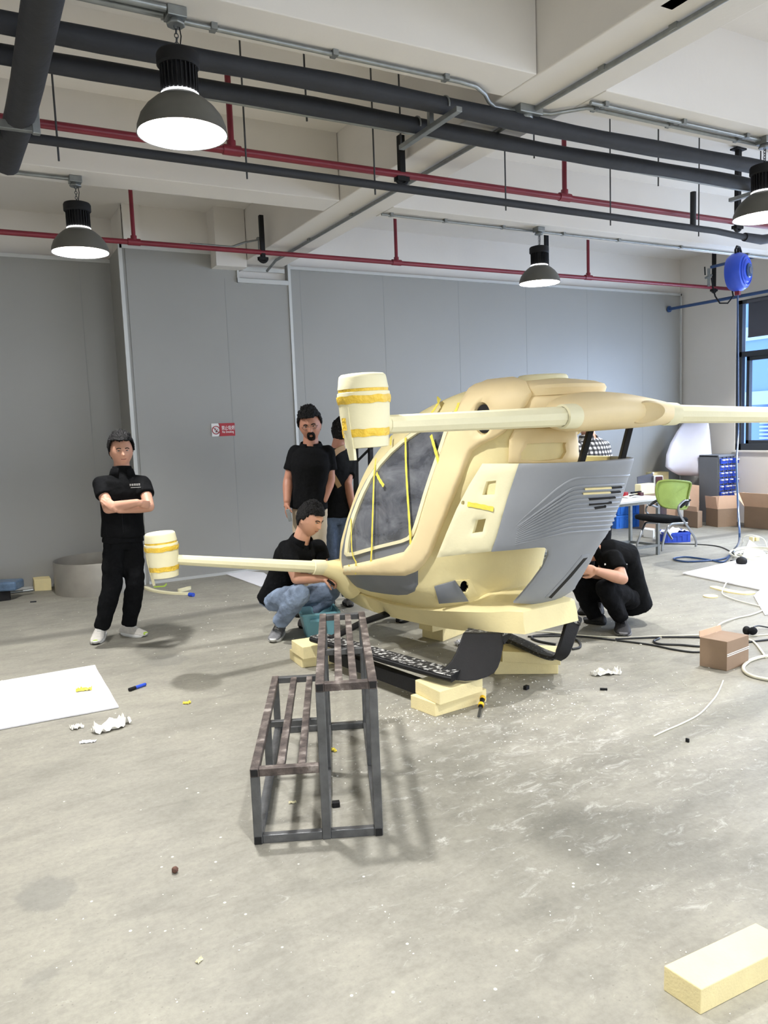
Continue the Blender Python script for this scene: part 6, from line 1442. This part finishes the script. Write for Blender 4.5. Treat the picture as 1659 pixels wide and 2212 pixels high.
for k, (x, y, lb_) in enumerate(((1366, 1070, 'crumpled paper on the work table nearest the cowl'), (1362, 1074, 'paper bundle at the back of the work table'))):
    p = on_table(x, y); V = []; m = MB(); rings = []
    for i in range(7):
        rings.append([(p[0]-.12+.04*i, p[1]-.08+.032*j, zt+.004+.03*abs(noise.noise(Vector((i*.9+k*7, j*.8, 1))))) for j in range(6)])
    o = m.loft(rings, cap=False, closed_u=False).build('paper', M['paper'], None, True, ang=0); o.modifiers.new('thick', 'SOLIDIFY').thickness = .002; tag(o, lb_, 'paper')
for k, dx in enumerate((0, .05)):
    p = on_table(1378+3*k, 1072-1*k); tag(MB().bar(p+np.array([-.14, 0, .012+.035*k]), p+np.array([.10, .05, .012+.035*k]), .03, .018).build('tool_bar', M['cloth2'], None, bevel=.003), ['lower', 'upper'][k]+' dark metal tool bar lying on the work table', 'tool')
# ---- plastic crates
def crate(c, w, d, h, mat, name, label, z0=0.0, rz=0.0):
    t = thing(name, label, 'crate', (c[0], c[1], z0)); ca_, sa = math.cos(rz), math.sin(rz)
    def R(x, y): return (c[0]+x*ca_-y*sa, c[1]+x*sa+y*ca_)
    m = MB()
    def bx(x0, x1, y0, y1, a, b2):
        m.box((*R((x0+x1)/2, (y0+y1)/2), z0+(a+b2)/2), (x1-x0, y1-y0, b2-a), [(ca_, sa, 0), (-sa, ca_, 0), (0, 0, 1)])
    bx(-w/2, w/2, -d/2, d/2, 0, .01)
    for s in (-1, 1):
        bx(-w/2, w/2, s*d/2-.006, s*d/2+.006, 0, h); bx(s*w/2-.006, s*w/2+.006, -d/2, d/2, 0, h)
    m.build('crate_body', mat, t)
    m = MB()
    for s in (-1, 1):
        bx(-w/2-.012, w/2+.012, s*d/2-.014, s*d/2+.014, h-.03, h); bx(s*w/2-.014, s*w/2+.014, -d/2, d/2, h-.03, h)
        for k in range(-2, 3): bx(k*w/5-.006, k*w/5+.006, s*d/2-.014, s*d/2+.014, .02, h-.03); bx(s*w/2-.014, s*w/2+.014, k*d/5-.006, k*d/5+.006, .02, h-.03)
        bx(-w*.18, w*.18, s*d/2-.018, s*d/2+.018, h*.62, h*.72)
    m.build('rib_frame', mat, t, bevel=.002)
    return t
cc = F(1352, 1140); cc = cc+_fw*.2; hc = zat(F(1352, 1140), 1112)
crate(cc, .55, .4, hc, M['blue_l'], 'plastic_crate', 'lower bright blue crate of the stack under the table', 0, -.1)
crate(cc+np.array([.03, .02, 0]), .5, .38, hc*.95, M['blue_l'], 'plastic_crate', 'upper bright blue crate of the stack under the table', hc+.001, -.1)
crate(F(1388, 1128)+_fw*.15, .3, .3, .30, M['blue_l'], 'plastic_crate', 'small blue crate with white tubing beside the stacked crates', 0, .2)
P0_, P1_ = F(1437, 1173), F(1491, 1171); cbn = (P0_+P1_)/2+np.array([-.1, .22, 0]); rzb = math.atan2((P1_-P0_)[1], (P1_-P0_)[0])
crate((P0_+P1_)/2+norm(np.array([-(P1_-P0_)[1], (P1_-P0_)[0], 0]))*.17, np.linalg.norm(P1_-P0_), .32, .135, M['blue'], 'plastic_crate', 'dark blue bin with white plastic bags under the green chair', 0, rzb)
cbm = (P0_+P1_)/2+norm(np.array([-(P1_-P0_)[1], (P1_-P0_)[0], 0]))*.17; rings = []
for i in range(12): rings.append([(cbm[0]-.2+.036*i, cbm[1]-.12+.022*j+.0*i, .10+.09*abs(noise.noise(Vector((i*.7, j*.7, 3))))+.03*math.sin(PI*i/11)) for j in range(11)])
o = MB().loft(rings, cap=False, closed_u=False).build('plastic_bag', M['felt'], None, True, ang=0); o.modifiers.new('thick', 'SOLIDIFY').thickness = .003; tag(o, 'white plastic bags heaped in the dark blue bin', 'bag')
# ---- office chair
dC = 8.65
def QC(x, y, d=dC): return D(x, y, d)
och = thing('office_chair', 'green mesh back visitor chair with black seat and steel legs', 'chair', F(1440, 1180))
m = MB(); rows = []
bp = [(1420, 1046), (1427, 1040), (1450, 1038), (1478, 1040), (1492, 1044), (1489, 1060), (1485, 1080), (1482, 1098), (1460, 1098), (1436, 1095), (1424, 1086), (1418, 1066)]
bs_ = smooth_poly(bp, 3); cxm = 1455
def bd(x, y): return dC+.15+(x-1420)*.0022+.10*((x-1455)/35)**2*.5
fr_o = [D(x, y, bd(x, y)) for x, y in bs_]
fr_i = [D(1455+(x-1455)*.90, 1068+(y-1068)*.90, bd(x, y)) for x, y in bs_]
n_ = len(bs_); MB().tube(fr_o, .014, 8, closed=True).build('back_frame', simple('olive_frame', '#7d8f3e', .6), och, True)
m = MB(); cm_ = D(1455, 1068, dC+.17); m.add(fr_o+fr_i+[cm_], [(i, (i+1) % n_, n_+(i+1) % n_, n_+i) for i in range(n_)]+[(n_+i, n_+(i+1) % n_, 2*n_) for i in range(n_)])
o = m.build('mesh_back', M['green'], och, True, ang=0); o.modifiers.new('thick', 'SOLIDIFY').thickness = .006
sc_ = QC(1428, 1120); rings = []
for z, g in ((-.035, .8), (-.02, .97), (.01, 1.0), (.028, .95), (.034, .8)):
    rings.append([sc_+norm(_rt*.95+_fw*.3)*.255*g*np.sign(math.cos(a))*abs(math.cos(a))**.6+norm(_fw*.95-_rt*.3)*.24*g*np.sign(math.sin(a))*abs(math.sin(a))**.6+np.array([0, 0, z-.02*math.cos(a)]) for a in np.linspace(0, 2*PI, 33)[:-1]])
MB().loft(rings).build('seat', M['cloth'], och, True, ang=60)
for pts_ in ([(1483, 1092, 8.4), (1487, 1083, 8.3), (1478, 1082, 8.25), (1466, 1095, 8.2), (1469, 1112, 8.25), (1487, 1140, 8.35), (1502, 1164, 8.4), (1503, 1181, 8.42)],
             [(1484, 1130, 8.45), (1460, 1131, 8.3), (1447, 1134, 8.2), (1438, 1150, 8.2), (1431, 1178, 8.18), (1430, 1191, 8.18)],
             [(1420, 1096, 9.1), (1402, 1090, 8.95), (1396, 1097, 8.95), (1396, 1105, 9.0), (1401, 1112, 9.0)],
             [(1420, 1130, 8.8), (1398, 1129, 8.8), (1392, 1134, 8.75), (1384, 1155, 8.7), (1377, 1172, 8.7), (1376, 1182, 8.72)]):
    P = smooth_path([D(*q) for q in pts_], 4); MB().tube(P, .0125, 10).build('leg_tube', M['chrome'], och, True)
MB().tube([D(1440, 1147, 9.0), D(1452, 1165, 8.95)], .0125, 10).build('leg_tube', M['chrome'], och, True)
for a, b2 in ((D(1490, 1080, 8.3), D(1470, 1096, 8.22)), (D(1426, 1078, 9.0), D(1403, 1092, 8.95))): MB().tube([a, a*.5+b2*.5+np.array([0, 0, .006]), b2], [.018, .024, .017], 10, sq=.6).build('armrest', M['black_soft'], och, True)
# ---- steel ring against the left wall
cr_ = np.array([1.24, 9.05, 0]); rr_ = .47; zr = zat(F(115, 1272), 1206)
m = MB(); ri = MB().lathe([(rr_-.004, 0), (rr_, 0), (rr_, zr-.01), (rr_-.004, zr)], cr_+np.array([0, .06, 0]), seg=64)
ri.lathe([(rr_-.0045, zr), (rr_-.0045, 0)], cr_+np.array([0, .06, 0]), seg=64)
tag(ri.build('steel_ring', M['sheetsteel'], None, True), 'big rolled sheet steel ring standing on the floor behind the standing man', 'steel ring')
# ---- clutter at the far left
tt = thing('wrapped_tool_case', 'blue and white plastic wrapped case on black stand at the left edge', 'case', F(15, 1292))
M['bluewrap'] = simple('plastic_wrapped_blue', '#5c7490', .3, var=.3, vs_=14, bump=.5, bs=20)
MB().box(D(12, 1264, 8.3), (.30, .22, .10), [norm(_rt+_fw*.1), _fw, (0, 0, 1)]).build('case', M['bluewrap'], tt, bevel=.02)
MB().box(D(8, 1284, 8.3), (.13, .13, .14)).build('stand', M['black_soft'], tt, bevel=.01)
tag(MB().tube([F(16, 1281, .05), F(72, 1274, .05)], .016, 10).build('steel_tube', M['galv'], None, True), 'shiny steel tube on the floor along the left wall', 'tube')
# ---- teal bin
c = F(684, 1386); tbn = thing('plastic_bin', 'open teal plastic bin between squatting man and step frame', 'bin', c); cB = c+_fw*.22
m = MB(); rings = []
def rr4(w, d, z, a=.25): ca_, sa = math.cos(a), math.sin(a); return [cB+_rt*(x*ca_-y*sa)+_fw*(x*sa+y*ca_)+np.array([0, 0, z]) for x, y in ((-w, -d*.9), (-w*.9, -d), (w*.9, -d), (w, -d*.9), (w, d*.9), (w*.9, d), (-w*.9, d), (-w, d*.9))]
m.loft([rr4(.11, .10, 0), rr4(.15, .14, .20), rr4(.165, .155, .20), rr4(.165, .155, .215), rr4(.145, .135, .215), rr4(.105, .095, .01)]).build('bin_body', M['teal'], tbn, True, ang=30)
MB().bar(cB-_fw*.158+_rt*-.05+np.array([0, 0, .16]), cB-_fw*.158+_rt*.07+np.array([0, 0, .16]), .03, .02).build('handle', M['teal'], tbn)
# ---- small things on the floor
mk = thing('marker_pen', 'blue and black marker pen on the floor right of the left foam sheet', 'marker pen', F(297, 1484))
pa, pb = F(279, 1490, .012), F(314, 1478, .012); MB().tube([pa, pa*.62+pb*.38], .0125, 14).build('cap', M['black_soft'], mk, True); MB().tube([pa*.62+pb*.38, pb], [.0115, .011], 14).build('barrel', M['blue'], mk, True); MB().tube([pb, pb+(pb-pa)*.05], [.008, .005], 10).build('tip', M['black_soft'], mk, True)
kn = thing('chisel', 'yellow and black handled chisel leaning by the near foam blocks', 'chisel', F(1038, 1545))
ka, kb, kc = F(1034, 1548, .012), F(1038, 1527, .02), F(1043, 1507, .05)
MB().bar(ka, kb, .016, .005, (0, 0, 1)).build('blade', M['rod'], kn); MB().tube([kb, kb*.5+kc*.5, kc], [.014, .013, .017], 12).build('handle', M['black_soft'], kn, True)
for t_ in (.1, .8): q = kb*(1-t_)+kc*t_; MB().tube([q, q+norm(kc-kb)*.02], .018, 12).build('grip_band', M['yellow'], kn, True)
def chunk(x, y, sx, sy, sz, mat, name, label, cat, rz=0.0, bev=.002, z0=0):
    p = F(x, y); return tag(MB().boxz((p[0], p[1], z0+sz/2), (sx, sy, sz), rz).build(name, M[mat], None, bevel=bev), label, cat)
chunk(726, 1742, .034, .028, .024, 'black', 'steel_offcut', 'black square tube offcut lying inside the step frame', 'offcut', -.35)
chunk(1137, 1489, .035, .025, .025, 'black', 'steel_offcut', 'black square offcut right of the chisel', 'offcut', .3)
chunk(1304, 1491, .045, .014, .014, 'black', 'steel_offcut', 'slim black offcut below the crumpled tissue', 'offcut', -.7)
chunk(1485, 1603, .012, .018, .02, 'black', 'steel_offcut', 'tiny upright black offcut near the curved cream rod', 'offcut', .2)
chunk(72, 1301, .06, .02, .012, 'rubber', 'steel_offcut', 'small dark offcut on the floor left of the steel ring', 'offcut', -.4)
chunk(1624, 1169, .05, .05, .06, 'foam_old', 'foam_cube', 'left one of two small foam cubes near the hose coil', 'foam block', .2, z0=0); chunk(1634, 1168, .05, .05, .05, 'foam_old', 'foam_cube', 'right one of two small foam cubes near the hose coil', 'foam block', -.2)
# curved foam strip offcuts
def strip2(px, w, t, mat, name, label, cat, z=.0):
    P = smooth_path([F(q[0], q[1]) for q in px], 5); rings = []
    for i, p in enumerate(P):
        d = norm(P[min(i+1, len(P)-1)]-P[max(i-1, 0)]); s_ = np.array([-d[1], d[0], 0]); ww = w*(1 if isinstance(w, float) else 1)/2*min(1, .35+i*.4, .35+(len(P)-1-i)*.4)
        rings.append([p-s_*ww+np.array([0, 0, z]), p+s_*ww+np.array([0, 0, z]), p+s_*ww+np.array([0, 0, z+t]), p-s_*ww+np.array([0, 0, z+t])])
    return tag(MB().loft(rings).build(name, M[mat], None), label, cat)
strip2([(1538, 1268), (1555, 1273), (1580, 1279), (1610, 1283), (1626, 1280)], .09, .012, 'foam_old', 'foam_offcut', 'curved cream foam offcut in front of the right foam sheet', 'offcut')
tag(MB().lathe([(0, 0), (.065, 0), (.065, .010), (0, .012)], F(1535, 1289, .001), seg=28).build('foam_disc', M['foam_old'], None, True), 'round cream foam disc on the floor left of the curved offcut', 'offcut')
strip2([(313, 1270), (330, 1277), (360, 1282), (390, 1284), (408, 1284)], .05, .02, 'foam_pale', 'foam_offcut', 'long curved foam strip by the wall right of the standing man', 'offcut')
strip2([(385, 1279), (398, 1276), (412, 1272)], .05, .03, 'foam_pale', 'foam_offcut', 'short foam wedge above the long curved strip', 'offcut')
tag(MB().tube([F(409, 1284, .02), F(418, 1285, .02)], .022, 10).build('tape_core', M['blue'], None, True), 'small blue cap at the end of the curved foam strip', 'cap')
strip2([(332, 1269), (345, 1268), (355, 1267), (360, 1262)], .015, .012, 'lime', 'twig', 'thin green twig like scrap behind the curved foam strip', 'scrap')
# scraps: crumpled papers and tape
def crumple(px, w, d, h, mat, name, label, cat, seed=0, rz=0.0, z0=.002):
    c = F(*px); rings = []; ca_, sa = math.cos(rz), math.sin(rz); n1_, n2_ = 14, 9
    for i in range(n1_):
        row = []
        for j in range(n2_):
            u, v = i/(n1_-1)-.5, j/(n2_-1)-.5; taper = 1-.5*abs(u)*2*abs(noise.noise(Vector((seed, u*3, 0)))+.5)
            x = u*w; y = v*d*taper+d*.25*noise.noise(Vector((u*4+seed, 3, 1))); z = h*abs(noise.noise(Vector((u*7+seed, v*6, seed))))*1.8+z0
            row.append((c[0]+x*ca_-y*sa, c[1]+x*sa+y*ca_, z))
        rings.append(row)
    o = MB().loft(rings, cap=False, closed_u=False).build(name, M[mat], None, False); o.modifiers.new('thick', 'SOLIDIFY').thickness = .0015
    return tag(o, label, cat)
crumple((240, 1572), .22, .13, .05, 'paper', 'crumpled_paper', 'long crumpled white paper below the left foam sheet', 'paper', 1, .35)
crumple((166, 1573), .07, .06, .02, 'paper', 'paper_scrap', 'small folded paper scrap left of the long crumpled paper', 'paper', 5, .2)
crumple((190, 1603), .09, .04, .01, 'felt', 'paper_scrap', 'thin grey paper scrap below the crumpled papers', 'paper', 8, -.3)
crumple((1308, 1456), .20, .08, .04, 'paper', 'crumpled_tissue', 'crumpled white tissue on the floor behind the far foam blocks', 'paper', 11, -.35)
crumple((182, 1496), .10, .05, .02, 'tape', 'tape_scrap', 'crumpled yellow tape lying on the left foam sheet', 'tape', 3, -.2, z0=.018)
crumple((404, 1520), .05, .03, .015, 'tape', 'tape_scrap', 'small crumpled yellow tape right of the marker pen', 'tape', 4, -.4)
crumple((718, 1622), .02, .06, .015, 'tape', 'tape_scrap', 'yellow tape scrap inside the step frame by its middle leg', 'tape', 6, .3)
crumple((431, 2077), .024, .014, .008, 'foam_pale', 'foam_scrap', 'small cream foam scrap in the lower left foreground', 'scrap', 2, .5)
crumple((632, 1735), .035, .015, .008, 'foam_pale', 'foam_scrap', 'small cream foam scrap inside the low step', 'scrap', 9, -.4)
crumple((1000, 1392), .12, .08, .04, 'felt', 'plastic_film', 'crumpled clear film under the hull left of the near skid leg', 'film', 13, 0)
o = MB(); c = F(378, 1879, .013); o.ell(c, np.diag([.013, .012, .012]), 14, 10); o.v = [tuple(np.asarray(p)+.0035*noise.noise_vector(Vector(p)*160)) for p in o.v]
M['brown'] = simple('brown_lump', '#5d4034', .7, var=.4, vs_=90); tag(o.build('brown_lump', M['brown'], None, True, ang=0), 'small brown crumpled lump in the left foreground', 'scrap')
chunk(1153, 1352, .05, .03, .03, 'white', 'white_socket', 'white plug socket under the tail of the hull', 'socket', .2)
rcb = thing('cable_reel', 'black cable reel with red rim under the hull behind the near skid leg', 'cable reel', F(1088, 1395))
MB().lathe([(.03, -.04), (.09, -.04), (.09, -.03), (.04, -.03), (.04, .03), (.09, .03), (.09, .04), (.03, .04)], F(1090, 1393, .095)+_fw*.12, norm(_rt+_fw*.3), seg=28).build('reel', M['black_soft'], rcb, True, ang=30)
MB().box(F(1084, 1393, .08)+_fw*.1, (.02, .08, .10)).build('red_plate', M['red'], rcb)
# foam crumbs: countless, one object
cm2 = MB(); rnd = random.Random(3)
def crumb(x, y, s):
    p = F(x, y); a = rnd.random()*PI; w = s*(.5+rnd.random()); cm2.boxz((p[0], p[1], w*.25), (w, w*(.3+.5*rnd.random()), w*.4), a)
for _ in range(330): crumb(rnd.gauss(1120, 200), rnd.gauss(1490, 35)+20, .007)
for _ in range(260): crumb(rnd.uniform(640, 1640), rnd.uniform(1380, 1700), .006)
for _ in range(220): crumb(rnd.uniform(0, 1659), rnd.uniform(1420, 2200), .004)
for _ in range(160): crumb(rnd.uniform(380, 1600), rnd.uniform(1280, 1420), .010)
for _ in range(160): crumb(rnd.gauss(900, 60), rnd.gauss(1545, 15), .007)
tag(cm2.build('foam_crumbs', M['paper'], None), 'foam crumbs and shavings scattered over the floor', 'crumbs', kind='stuff')
# tripod rack behind the strap man
rk = thing('equipment_rack', 'black steel rack frame partly hidden behind the near motor pod', 'rack', D(775, 1180, 7.7))
for x in (768, 800): MB().bar(D(x, 955, 7.7), D(x, 1190, 7.7)*np.array([1, 1, 0]), .04, .04, (0, 1, 0)).build('post', M['black_soft'], rk)
MB().bar(D(768, 1000, 7.7), D(800, 968, 7.7), .02, .02, (0, 1, 0)).bar(D(764, 965, 7.7), D(806, 963, 7.7), .04, .04, (0, 0, 1)).bar(D(764, 1060, 7.7), D(806, 1058, 7.7), .03, .03, (0, 0, 1)).build('brace', M['black_soft'], rk)
